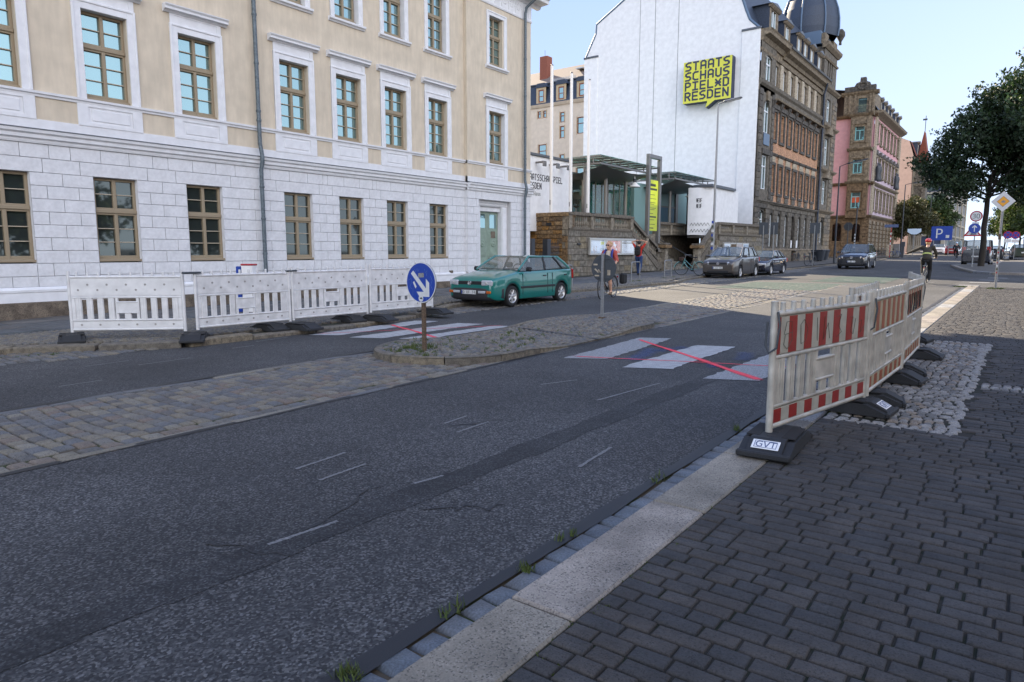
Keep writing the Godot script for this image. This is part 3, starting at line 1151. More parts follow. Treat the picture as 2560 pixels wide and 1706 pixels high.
# a casement window: frame part with its panes below it. Opening x0..x1, y0..y1, glass plane at z
func casement(b: Node3D, x0: float, x1: float, y0: float, y1: float, z: float, fm: Material, gm: Material, called := "window", top_rows := 2, low_rows := 3, curtain := false) -> MeshInstance3D:
	var f := MB.new()
	var o := .065
	var yt := lerpf(y0, y1, .6)
	var xm := (x0 + x1) * .5
	f.cbox(Vector3(x0 + o * .5, (y0 + y1) * .5, z), Vector3(o, y1 - y0, .09), .008)
	f.cbox(Vector3(x1 - o * .5, (y0 + y1) * .5, z), Vector3(o, y1 - y0, .09), .008)
	f.cbox(Vector3(xm, y1 - o * .5, z - .002), Vector3(x1 - x0 - .01, o, .09), .008)
	f.cbox(Vector3(xm, y0 + .055, z - .002), Vector3(x1 - x0 - .01, .11, .1), .008)
	f.cbox(Vector3(xm, yt, z + .012), Vector3(x1 - x0 - .01, .09, .13), .012)
	f.cbox(Vector3(xm, yt - .06, z + .002), Vector3(x1 - x0 - .02, .06, .09), .008)
	f.cbox(Vector3(xm, yt + .06, z + .002), Vector3(x1 - x0 - .02, .05, .09), .008)
	f.cbox(Vector3(xm, (y0 + y1) * .5, z + .006), Vector3(.085, y1 - y0 - .02, .1), .012)
	f.cbox(Vector3(xm, y0 - .005, z + .06), Vector3(x1 - x0 + .02, .06, .16), .01)
	var pan := [] # pane rectangles
	for s in 2:
		var a := x0 + o if s == 0 else xm + .043
		var c := xm - .043 if s == 0 else x1 - o
		for q in [[y0 + .11, yt - .09, low_rows], [yt + .085, y1 - o, top_rows]]:
			var h: float = (q[1] - q[0]) / q[2]
			for k in q[2]:
				pan.append([a, c, q[0] + k * h, q[0] + (k + 1) * h])
	var w := part(b, called, f, fm)
	for q in pan:
		if absf(q[2] - (y0 + .11)) > .01 and absf(q[2] - (yt + .085)) > .01:
			var mu := MB.new()
			mu.cbox(Vector3((q[0] + q[1]) * .5, q[2], z + .005), Vector3(q[1] - q[0], .022, .05), .005)
			part(w, "glazing_bar", mu, M.muntin)
	for q in pan:
		var mb := MB.new()
		var t := [rnd(-.0022, .0022), rnd(-.0022, .0022), rnd(-.0022, .0022)]
		mb.quad(Vector3(q[0], q[2], z - .02), Vector3(q[1], q[2], z - .02 + t[0]), Vector3(q[1], q[3], z - .02 + t[1]), Vector3(q[0], q[3], z - .02 + t[2]))
		part(w, "pane", mb, gm)
	return w


func bar(parent: Node3D, called: String, a: Vector3, b: Vector3, m: Material, k := .01) -> MeshInstance3D:
	var mb := MB.new()
	mb.cbox((a + b) * .5, (b - a).abs(), k)
	return part(parent, called, mb, m)


func swept(parent: Node3D, called: String, prof: Array, x0: float, x1: float, m: Material) -> MeshInstance3D:
	var mb := MB.new()
	mb.sweep(prof, x0, x1)
	return part(parent, called, mb, m)


func blocks(parent: Node3D, x0: float, x1: float, y0: float, y1: float, z: float, cuts: Array) -> void:
	# ashlar blocks of one course between the given joints
	for k in cuts.size() - 1:
		var a: float = cuts[k]
		var b: float = cuts[k + 1]
		if b <= x0 + .02 or a >= x1 - .02: continue
		a = maxf(a, x0)
		b = minf(b, x1)
		var mb := MB.new()
		mb.cbox(Vector3((a + b) * .5, (y0 + y1) * .5, z - .02 + rnd(-.0012, .0012)), Vector3(b - a - .011, y1 - y0 - .011, .04), .004)
		if b < 3.9: far_blocks.merge(mb, Transform3D.IDENTITY)
		else: part(parent, "ashlar_block", mb, M.ashlar)


var far_blocks: MB


func make_cream_building() -> void:
	far_blocks = MB.new()
	var b := thing("cream_building", "long cream neoclassical building with white ashlar ground floor and white window surrounds", "building", Vector3(-17.9, 0, 0), PI / 2)
	var X0 := -16.0
	var XR := 20.72
	var X1 := 24.95
	var DA := .14 # how far the end bay stands proud
	var holes_g := []
	var holes_1 := []
	var holes_2 := []
	for c in CC:
		holes_g.append([c - .5, c + .5, 1.39, 3.42])
		holes_1.append([c - .5, c + .5, 5.18, 7.22])
		holes_2.append([c - .48, c + .48, 8.9, 10.95])
	# rendered walls
	var w := MB.new()
	w.wall(X0, XR, 4.2, 11.6, 0, holes_1 + holes_2, .26)
	part(b, "rendered_wall", w, M.stucco)
	var e := MB.new()
	e.wall(XR, X1, 4.2, 11.4, DA, [[22.05, 23.07, 5.22, 7.24], [22.05, 22.95, 9.03, 10.92]], .26)
	e.quad(Vector3(XR, 4.2, -.1), Vector3(XR, 4.2, DA), Vector3(XR, 11.4, DA), Vector3(XR, 11.4, -.1))
	e.quad(Vector3(X1, 0, DA), Vector3(X1, 0, -14), Vector3(X1, 12.4, -14), Vector3(X1, 12.4, DA))
	part(b, "end_bay_wall", e, M.stucco)
	var back := MB.new()
	back.quad(Vector3(X1, -.5, -14), Vector3(X0, -.5, -14), Vector3(X0, 12.4, -14), Vector3(X1, 12.4, -14))
	back.quad(Vector3(X0, -.5, -14), Vector3(X0, -.5, 0), Vector3(X0, 12.4, 0), Vector3(X0, 12.4, -14))
	part(b, "rear_wall", back, M.stucco)
	# ground floor backing and its blocks
	var gb := MB.new()
	gb.wall(X0, XR, .5, 4.2, -.035, holes_g, .22)
	gb.wall(XR, X1, .5, 4.2, DA - .035, [[21.42, 23.55, .5, 3.73]], .55)
	gb.quad(Vector3(XR, .5, -.1), Vector3(XR, .5, DA - .035), Vector3(XR, 4.2, DA - .035), Vector3(XR, 4.2, -.1))
	gb.quad(Vector3(X1 - .03, .5, DA - .03), Vector3(X1 - .03, .5, -8), Vector3(X1 - .03, 4.2, -8), Vector3(X1 - .03, 4.2, DA - .03))
	part(b, "joint_face", gb, M.ashlar_joint)
	for h in holes_g: # white reveals of the ground floor windows
		var rv := MB.new()
		rv.quad(Vector3(h[0], h[2], -.2), Vector3(h[0], h[3], -.2), Vector3(h[0], h[3], -.002), Vector3(h[0], h[2], -.002))
		rv.quad(Vector3(h[1] - .003, h[2], -.002), Vector3(h[1] - .003, h[3], -.002), Vector3(h[1] - .003, h[3], -.2), Vector3(h[1] - .003, h[2], -.2))
		rv.quad(Vector3(h[0], h[3] - .003, -.2), Vector3(h[1], h[3] - .003, -.2), Vector3(h[1], h[3] - .003, -.002), Vector3(h[0], h[3] - .003, -.002))
		part(b, "window_reveal", rv, M.trim)
	var piers := [X0]
	for c in CC: piers.append_array([c - .5, c + .5])
	piers.append(XR)
	for k in 9:
		var y0 := [.86, 1.1, 1.39, 1.68, 1.97, 2.26, 2.55, 2.84, 3.13][k] as float
		var y1 := [1.1, 1.39, 1.68, 1.97, 2.26, 2.55, 2.84, 3.13, 3.42][k] as float
		for p in range(0, piers.size(), 2):
			var a: float = piers[p]
			var c: float = piers[p + 1]
			var m := (a + c) * .5
			var q := (c - a) * .25
			if c - a > 2: 
				var cuts := []
				var x := a
				while x < c - .3:
					cuts.append(x)
					x += .62
				cuts.append(c)
				blocks(b, a, c, y0, y1, 0, cuts)
			elif k % 2 == 0: blocks(b, a, c, y0, y1, 0, [a, m, c])
			else: blocks(b, a, c, y0, y1, 0, [a, a + q, a + 3 * q, c])
			if k < 2 and p + 2 < piers.size(): # below the sills
				if k == 1: blocks(b, c, piers[p + 2], y0, y1, 0, [c, piers[p + 2]])
				else: blocks(b, c, piers[p + 2], y0, y1, 0, [c, c + .5, piers[p + 2]])
	for k in 2: # two full courses over the windows
		var y0: float = [3.42, 3.735][k]
		var y1: float = [3.735, 4.05][k]
		var cuts := [X0]
		for p in range(1, piers.size() - 1, 2):
			var a: float = piers[p]
			if k == 0: cuts.append_array([a - .27, a + 1.27])
			else: cuts.append_array([a - .45, a + .2, a + .85, a + 1.42])
		cuts.append(XR)
		cuts.sort()
		blocks(b, X0, XR, y0, y1, 0, cuts)
	var row := 0
	var ys := [.86, 1.1, 1.39, 1.68, 1.97, 2.26, 2.55, 2.84, 3.13, 3.42, 3.735, 4.05]
	for k in 11: # end bay
		var s := .17 if k % 2 else 0.0
		var l := [XR, XR + .36 + s, 21.42]
		var r := [23.55, 24.1 - s, 24.5 + s * .5, X1]
		if k == 10: blocks(b, XR, X1, ys[k], ys[k + 1], DA, [XR, XR + .5, 21.6, 23.4, 24.0, 24.5, X1])
		else:
			blocks(b, XR, 21.42, ys[k], ys[k + 1], DA, l)
			blocks(b, 23.55, X1, ys[k], ys[k + 1], DA, r)
		row += 1
		bar(b, "ashlar_block", Vector3(XR - .012, ys[k] + .006, 0), Vector3(XR + .03, ys[k + 1] - .006, DA - .04), M.ashlar, .003)
	part(b, "ashlar_blocks_beyond", far_blocks, M.ashlar, "stuff")
	# plinth, base moulding, string courses
	for q in [[X0, XR, 0.0], [XR, 21.42, DA], [23.55, X1, DA]]:
		var d: float = q[2]
		swept(b, "plinth", [Vector2(d - .2, -.2), Vector2(d + .06, -.2), Vector2(d + .06, .5), Vector2(d + .05, .525), Vector2(d - .2, .525)], q[0], q[1] + .003, M.plinth)
		swept(b, "base_band", [Vector2(d - .1, .526), Vector2(d + .045, .526), Vector2(d + .045, .74), Vector2(d + .06, .75), Vector2(d + .065, .8), Vector2(d + .04, .84), Vector2(d + .01, .862), Vector2(d - .1, .862)], q[0], q[1] + .002, M.trim)
	for q in [[X0, XR + .001, 0.0], [XR, X1 + .09, DA]]:
		var d: float = q[2]
		swept(b, "string_cornice", [Vector2(d - .1, 4.052), Vector2(d + .03, 4.052), Vector2(d + .045, 4.09), Vector2(d + .05, 4.13), Vector2(d + .1, 4.16), Vector2(d + .105, 4.235), Vector2(d + .15, 4.27), Vector2(d + .165, 4.335), Vector2(d - .1, 4.335)], q[0], q[1], M.trim)
		swept(b, "lead_flashing", [Vector2(d - .1, 4.337), Vector2(d + .175, 4.337), Vector2(d + .175, 4.352), Vector2(d - .1, 4.41)], q[0], q[1], M.flashing)
		swept(b, "white_band", [Vector2(d - .1, 4.36), Vector2(d + .018, 4.36), Vector2(d + .018, 4.585), Vector2(d - .1, 4.585)], q[0], q[1] - (.09 if d > 0 else 0.0), M.trim)
		swept(b, "sill_band", [Vector2(d - .1, 5.075), Vector2(d + .03, 5.075), Vector2(d + .04, 5.12), Vector2(d + .07, 5.14), Vector2(d + .075, 5.19), Vector2(d - .1, 5.2)], q[0], q[1] - (.05 if d > 0 else 0.0), M.trim)
	# windows with their surrounds
	var all := []
	for c in CC: all.append([c, 0.0, true])
	all.append([22.56, DA, false])
	for q in all:
		var c: float = q[0]
		var d: float = q[1]
		var seen := c > 4.0
		if q[2]:
			casement(b, c - .497, c + .497, 1.45, 3.415, d - .16, M.frame_tan, M.glass_dark)
		var dy := .04 if d > 0 else 0.0
		casement(b, c - .5, c + .5, 5.24 + dy, 7.215 + dy, d - .2, M.frame_tan, M.glass, "window")
		if c > 10.5: casement(b, c - .45, c + .45, 8.96 + dy * 3, 10.94 - dy * .6, d - .2, M.frame_tan, M.glass, "window")
		if not seen: continue
		surround(b, c, d, 5.19, 7.22 + dy, .52, .2, true)
		if c > 10.5: surround(b, c, d, 8.9 + dy * 3, 10.95 - dy, .49, .17, false)
		# white panel under the sill
		var p := MB.new()
		var A := c - .73
		var B := c + .73
		p.wall(A, B, 4.58, 5.08, d + .03, [[c - .5, c + .5, 4.66, 5.02]], .018)
		p.cbox(Vector3(c, 4.84, d + .002), Vector3(1.0, .36, .02), .002)
		p.cbox(Vector3(c, 4.84, d + .01), Vector3(.86, .26, .03), .008)
		for s in [A, B]: p.quad(Vector3(s, 4.58, d if s == A else d + .03), Vector3(s, 4.58, d + .03 if s == A else d), Vector3(s, 5.08, d + .03 if s == A else d), Vector3(s, 5.08, d if s == A else d + .03))
		part(b, "sill_panel", p, M.trim)
	# door in the end bay
	var fr := MB.new()
	fr.sweep([Vector2(-.4, 3.5), Vector2(-.1, 3.5), Vector2(-.06, 3.56), Vector2(-.06, 3.6), Vector2(-.02, 3.66), Vector2(-.02, 3.729), Vector2(-.4, 3.729)], 21.425, 23.545)
	for s in [[21.43, 21.72], [23.18, 23.545]]:
		fr.cbox(Vector3((s[0] + s[1]) * .5, 1.9, -.22), Vector3(s[1] - s[0], 3.2, .3), .02)
		fr.cbox(Vector3((s[0] + s[1]) * .5 + (.05 if s[0] < 22 else -.05), 1.88, -.08), Vector3((s[1] - s[0]) * .6, 3.2, .1), .02)
	part(b, "door_surround", fr, M.trim)
	bar(b, "transom", Vector3(21.7, 3.3, -.36), Vector3(23.2, 3.5, -.18), M.trim)
	for s in 2:
		var x0 := 21.73 + s * .72
		var dm := MB.new()
		dm.cbox(Vector3(x0 + .36, 1.78, -.32), Vector3(.71, 3.04, .06), .006)
		for r in [[.3, 1.0], [1.08, 1.35], [1.45, 2.4]]:
			dm.cbox(Vector3(x0 + .36, (r[0] + r[1]) * .5, -.29), Vector3(.5, r[1] - r[0], .03), .012)
			dm.cbox(Vector3(x0 + .36, (r[0] + r[1]) * .5, -.275), Vector3(.38, r[1] - r[0] - .12, .02), .01)
		var dd := part(b, "door", dm, M.door_green)
		var ring := MB.new()
		ring.t = Transform3D(Basis(Vector3.RIGHT, PI / 2), Vector3(x0 + .36, 2.0, -.262))
		ring.lathe([[.15, 0], [.15, .02], [.11, .03], [.1, .012], [.07, .012], [.05, .035], [0, .04]], 20)
		part(dd, "roundel", ring, M.door_green)
		bar(dd, "door_pane", Vector3(x0 + .14, 2.62, -.3), Vector3(x0 + .58, 3.2, -.284), M.glass)
		if s == 1:
			bar(dd, "notice", Vector3(x0 + .22, 2.22, -.262), Vector3(x0 + .5, 2.5, -.258), M.plinth)
			bar(dd, "door_handle", Vector3(x0 + .06, 1.1, -.28), Vector3(x0 + .1, 1.4, -.23), M.flashing)
	bar(b, "door_step", Vector3(21.43, .1, -.4), Vector3(23.54, .28, .1), M.plinth, .02)
	# vent and patches of lost plaster
	bar(b, "vent", Vector3(18.05, 1.13, -.01), Vector3(18.28, 1.24, .012), M.flashing, .004)
	var lost := MB.new()
	lost.prism(PackedVector2Array([Vector2(19.75, .93), Vector2(19.93, .93), Vector2(19.92, .8), Vector2(19.83, .75), Vector2(19.79, .84)]), .048, .06)
	lost.prism(PackedVector2Array([Vector2(17.9, 1.25), Vector2(18.02, 1.24), Vector2(17.99, 1.13), Vector2(17.93, 1.12)]), .006, .02)
	part(b, "bare_patch", lost, M.plinth)
	# drainpipes
	for q in [[11.67, 0.0], [24.36, DA]]:
		var d: float = q[1]
		var x: float = q[0]
		var mb := MB.new()
		var path := [Vector3(x, .3, d + .14), Vector3(x, 3.95, d + .14), Vector3(x, 4.2, d + .22), Vector3(x, 4.38, d + .22), Vector3(x, 4.7, d + .14), Vector3(x, 11.5, d + .14)]
		if d > 0: path.append_array([Vector3(x, 11.75, d + .2), Vector3(x + .25, 12.25, d + .75)])
		else: path.append_array([Vector3(x, 11.8, d + .3), Vector3(x, 12.2, d + .6)])
		mb.tube(path, .058, 10)
		for y in [.6, 1.6, 2.6, 3.5, 5.35, 5.6, 6.9, 8.2, 9.7]: mb.lathe([[.058, -.03], [.069, -.03], [.069, .03], [.058, .03]], 10, Vector3(x, y, d + .14))
		part(b, "drainpipe", mb, M.zinc)
	# frieze and eaves
	for q in [[X0, XR, 0.0], [XR, X1, DA]]:
		var d: float = q[2]
		swept(b, "frieze_moulding", [Vector2(d - .1, 11.3), Vector2(d + .03, 11.3), Vector2(d + .05, 11.36), Vector2(d + .02, 11.39), Vector2(d - .1, 11.39)], q[0], q[1] + .03, M.trim)
		swept(b, "frieze", [Vector2(d - .1, 11.392), Vector2(d + .015, 11.392), Vector2(d + .015, 11.98), Vector2(d - .1, 11.98)], q[0], q[1] + .015, M.trim)
		swept(b, "eaves_cornice", [Vector2(d - .1, 11.982), Vector2(d + .06, 11.982), Vector2(d + .1, 12.05), Vector2(d + .12, 12.1), Vector2(d + .5, 12.12), Vector2(d + .52, 12.24), Vector2(d + .6, 12.3), Vector2(d + .66, 12.4), Vector2(d - .1, 12.42)], q[0], q[1] + .6, M.trim)
		swept(b, "gutter", [Vector2(d + .58, 12.42), Vector2(d + .72, 12.42), Vector2(d + .77, 12.52), Vector2(d + .58, 12.52)], q[0], q[1] + .66, M.zinc)
	var orn := MB.new() # scrolls in relief on the frieze of the end bay
	var x := XR + .12
	while x < X1:
		for s in 9:
			var a := s * .78
			var r := .2 - s * .018
			orn.blob(Vector3(x + cos(a) * r, 11.69 + sin(a) * r, DA + .02), Vector3(.035, .035, .022), 6, 4)
		orn.blob(Vector3(x + .23, 11.55, DA + .02), Vector3(.03, .12, .02), 6, 4)
		orn.blob(Vector3(x + .23, 11.83, DA + .02), Vector3(.03, .1, .02), 6, 4)
		x += .46
	part(b, "scroll_ornament", orn, M.trim)
	var roof := MB.new()
	roof.quad(Vector3(X0, 12.5, .66), Vector3(X1 + .6, 12.5, .8), Vector3(X1 - 4, 14.6, -6), Vector3(X0, 14.6, -6))
	roof.quad(Vector3(X1 + .6, 12.5, .8), Vector3(X1 + .6, 12.5, -14), Vector3(X1 - 4, 14.6, -8), Vector3(X1 - 4, 14.6, -6))
	roof.quad(Vector3(X0, 14.6, -6), Vector3(X1 - 4, 14.6, -6), Vector3(X1 - 4, 14.6, -8), Vector3(X0, 14.6, -8))
	roof.quad(Vector3(X1 + .6, 12.5, -14), Vector3(X0, 12.5, -14), Vector3(X0, 14.6, -8), Vector3(X1 - 4, 14.6, -8))
	part(b, "roof", roof, M.flashing)
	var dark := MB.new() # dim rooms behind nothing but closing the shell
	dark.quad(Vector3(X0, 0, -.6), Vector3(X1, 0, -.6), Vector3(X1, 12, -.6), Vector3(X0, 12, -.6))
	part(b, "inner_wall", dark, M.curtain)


func surround(b: Node3D, c: float, d: float, y0: float, y1: float, hw: float, jw: float, hood: bool) -> void:
	var m := MB.new()
	for s in [-1, 1]:
		var xa: float = c + s * (hw - .012)
		var xb: float = c + s * (hw - .012 + jw)
		m.cbox(Vector3((xa + xb) * .5, (y0 + y1 + jw) * .5, d - .09), Vector3(absf(xb - xa), y1 + jw - y0, .26), .006)
		m.cbox(Vector3(xb - s * .03, (y0 + y1 + jw) * .5 - .002, d + .035), Vector3(.06, y1 + jw - y0 - .01, .05), .01)
	m.cbox(Vector3(c, y1 + jw * .5 - .004, d - .09), Vector3(hw * 2 + .002, jw, .256), .006)
	m.cbox(Vector3(c, y1 + jw - .03, d + .035), Vector3(hw * 2 + jw * 2 - .14, .056, .046), .01)
	part(b, "window_surround", m, M.trim)
	if hood:
		var f := MB.new()
		f.wall(c - hw - jw + .03, c + hw + jw - .03, y1 + jw, y1 + jw + .24, d + .03, [[c - hw - .05, c + hw + .05, y1 + jw + .04, y1 + jw + .2]], .015)
		f.cbox(Vector3(c, y1 + jw + .12, d), Vector3(hw * 2 + jw * 2 - .07, .235, .04), .004)
		part(b, "window_frieze", f, M.trim)
		var y := y1 + jw + .24
		swept(b, "hood", [Vector2(d - .05, y), Vector2(d + .05, y), Vector2(d + .08, y + .04), Vector2(d + .16, y + .055), Vector2(d + .165, y + .11), Vector2(d + .2, y + .15), Vector2(d + .205, y + .175), Vector2(d - .05, y + .19)], c - hw - jw - .13, c + hw + jw + .13, M.trim)
	else:
		swept(b, "window_sill", [Vector2(d - .05, y0 - .14), Vector2(d + .04, y0 - .14), Vector2(d + .06, y0 - .1), Vector2(d + .12, y0 - .08), Vector2(d + .125, y0 - .02), Vector2(d - .05, y0)], c - hw - jw - .06, c + hw + jw + .06, M.trim)
# ---------------------------------------------------------------- theatre terrace, annex and canopies
# block letters drawn as bars between grid points (0..2, 0..4)
const GLYPH := {
	"S": [[2, 4, 1, 4], [1, 4, 0, 3.3], [0, 3.3, 0, 2.7], [0, 2.7, .6, 2], [.6, 2, 1.4, 2], [1.4, 2, 2, 1.3], [2, 1.3, 2, .7], [2, .7, 1.3, 0], [1.3, 0, 0, 0]],
	"T": [[0, 4, 2, 4], [1, 4, 1, 0]], "A": [[0, 0, 0, 3.3], [0, 3.3, .6, 4], [.6, 4, 1.4, 4], [1.4, 4, 2, 3.3], [2, 3.3, 2, 0], [0, 1.6, 2, 1.6]],
	"C": [[2, 4, .7, 4], [.7, 4, 0, 3.3], [0, 3.3, 0, .7], [0, .7, .7, 0], [.7, 0, 2, 0]], "H": [[0, 0, 0, 4], [2, 0, 2, 4], [0, 2, 2, 2]],
	"U": [[0, 4, 0, .7], [0, .7, .7, 0], [.7, 0, 1.3, 0], [1.3, 0, 2, .7], [2, .7, 2, 4]], "P": [[0, 0, 0, 4], [0, 4, 1.3, 4], [1.3, 4, 2, 3.4], [2, 3.4, 2, 2.5], [2, 2.5, 1.4, 1.9], [1.4, 1.9, 0, 1.9]],
	"I": [[0, 4, 2, 4], [0, 0, 2, 0], [1, 0, 1, 4]], "E": [[2, 4, 0, 4], [0, 4, 0, 0], [0, 0, 2, 0], [0, 2, 1.8, 2]], "L": [[0, 4, 0, 0], [0, 0, 2, 0]],
	"*": [[0, .3, 2, 3.7], [2, .3, 0, 3.7], [0, 2, 2, 2]], "D": [[0, 0, 0, 4], [0, 4, 1.3, 4], [1.3, 4, 2, 3.3], [2, 3.3, 2, .7], [2, .7, 1.3, 0], [1.3, 0, 0, 0]],
	"R": [[0, 0, 0, 4], [0, 4, 1.3, 4], [1.3, 4, 2, 3.4], [2, 3.4, 2, 2.5], [2, 2.5, 1.4, 1.9], [1.4, 1.9, 0, 1.9], [1, 1.9, 2, 0]], "N": [[0, 0, 0, 4], [0, 4, 2, 0], [2, 0, 2, 4]],
	"F": [[2, 4, 0, 4], [0, 4, 0, 0], [0, 2, 1.8, 2]]}


func glyph(mb: MB, ch: String, x: float, y: float, w: float, h: float, th: float, z: float, dep: float) -> void:
	for s in GLYPH.get(ch, []):
		var a := Vector2(x + s[0] * w / 2, y + s[1] * h / 4)
		var b := Vector2(x + s[2] * w / 2, y + s[3] * h / 4)
		var d := (b - a).normalized()
		var n := Vector2(-d.y, d.x) * th * .5
		var e := d * th * .42
		mb.prism(PackedVector2Array([a - e - n, b + e - n, b + e + n, a - e + n]), z + rnd(0, .0006), dep)


func words(parent: Node3D, text: String, x: float, y: float, pitch: float, w: float, h: float, th: float, z: float, m: Material, x0: Transform3D = Transform3D.IDENTITY) -> void:
	for k in text.length():
		if text[k] == " ": continue
		var mb := MB.new()
		mb.t = x0
		glyph(mb, text[k], x + k * pitch, y, w, h, th, z, .012)
		part(parent, "letter", mb, m)


func type(parent: Node3D, called: String, text: String, size: float, x: Transform3D, m: Material, font := "Droid Sans", depth := .004) -> MeshInstance3D:
	var t := TextMesh.new()
	t.text = text
	var f := SystemFont.new()
	f.font_names = PackedStringArray([font])
	t.font = f
	t.font_size = 64
	t.pixel_size = size / 46.0
	t.depth = depth
	t.curve_step = 4.0
	t.material = m
	return put(parent, called, t, null, x)


# ashlar courses in the xy plane at z; every block a part, or joined when too small to tell apart
func courses(b: Node3D, called: String, x0: float, x1: float, y0: float, y1: float, n: int, z: float, holes: Array, ms: Array, avg: float, gap := .02, bulge := .012, joined := false) -> void:
	var rest := MB.new()
	var h := (y1 - y0) / n
	for k in n:
		var ya := y0 + h * k
		var yb := ya + h
		var spans := [[x0, x1]]
		for q in holes:
			if q[2] < yb - .02 and q[3] > ya + .02:
				var nx := []
				for s in spans:
					if q[0] > s[0] and q[0] < s[1]: nx.append([s[0], q[0]])
					if q[1] > s[0] and q[1] < s[1]: nx.append([q[1], s[1]])
					if q[1] <= s[0] or q[0] >= s[1]: nx.append(s)
				spans = nx
		for s in spans:
			var x: float = s[0]
			var first := true
			while x < s[1] - .03:
				var w: float = avg * rnd(.75, 1.25)
				if first and k % 2: w *= .55
				first = false
				if x + w > s[1] - avg * .4: w = s[1] - x
				var mb := rest if joined else MB.new()
				mb.t = Transform3D.IDENTITY
				mb.cbox(Vector3(x + w * .5, (ya + yb) * .5, z - .05 + rnd(-.3, .3) * bulge), Vector3(w - gap, h - gap, .1 + bulge), .012)
				if not joined: part(b, called, mb, ms[rng.randi_range(0, ms.size() - 1)])
				x += w
	if joined and rest.v.size(): part(b, called + "s", rest, ms[0], "stuff")


func baluster(mb: MB, x: float, y: float, z: float, h: float) -> void:
	mb.lathe([[.05, 0], [.055, .04 * h], [.035, .1 * h], [.05, .2 * h], [.075, .32 * h], [.055, .45 * h], [.032, .6 * h], [.03, .78 * h], [.05, .86 * h], [.045, .92 * h], [.055, h]], 7, Vector3(x, y, z))


func balustrade(b: Node3D, x0: float, x1: float, y: float, z: float, drop := 0.0) -> void:
	# between x0 and x1 with the foot at y, falling by drop
	var n := int((x1 - x0) / .17)
	for k in n:
		var f := (k + .5) / n
		var mb := MB.new()
		baluster(mb, lerpf(x0, x1, f), y - drop * f, z, .62 if drop == 0.0 else .56)
		part(b, "baluster", mb, M.sandstone_pale)
	var r := MB.new()
	for q in [[.62, .8, .17], [-.1, .0, .15]]:
		var a0 := Vector3(x0, y + q[0], z)
		var a1 := Vector3(x1, y + q[0] - drop, z)
		var hh: float = q[1] - q[0]
		var d: float = q[2]
		r.quad(a0 + Vector3(0, 0, d), a1 + Vector3(0, 0, d), a1 + Vector3(0, hh, d), a0 + Vector3(0, hh, d))
		r.quad(a0 + Vector3(0, hh, d), a1 + Vector3(0, hh, d), a1 + Vector3(0, hh, -d), a0 + Vector3(0, hh, -d))
		r.quad(a1 + Vector3(0, 0, -d), a0 + Vector3(0, 0, -d), a0 + Vector3(0, hh, -d), a1 + Vector3(0, hh, -d))
		r.quad(a0 + Vector3(0, 0, -d), a1 + Vector3(0, 0, -d), a1 + Vector3(0, 0, d), a0 + Vector3(0, 0, d))
	part(b, "rail", r, M.sandstone_dark)


func pedestal(b: Node3D, x: float, y0: float, y1: float, z: float, w := .3) -> void:
	var mb := MB.new()
	mb.cbox(Vector3(x, (y0 + y1) * .5, z), Vector3(w, y1 - y0, .34), .012)
	part(b, "pedestal", mb, M.sandstone_pale)
	var c := MB.new()
	c.cbox(Vector3(x, y1 + .07, z), Vector3(w + .08, .15, .42), .03)
	part(b, "pedestal_cap", c, M.sandstone_dark)


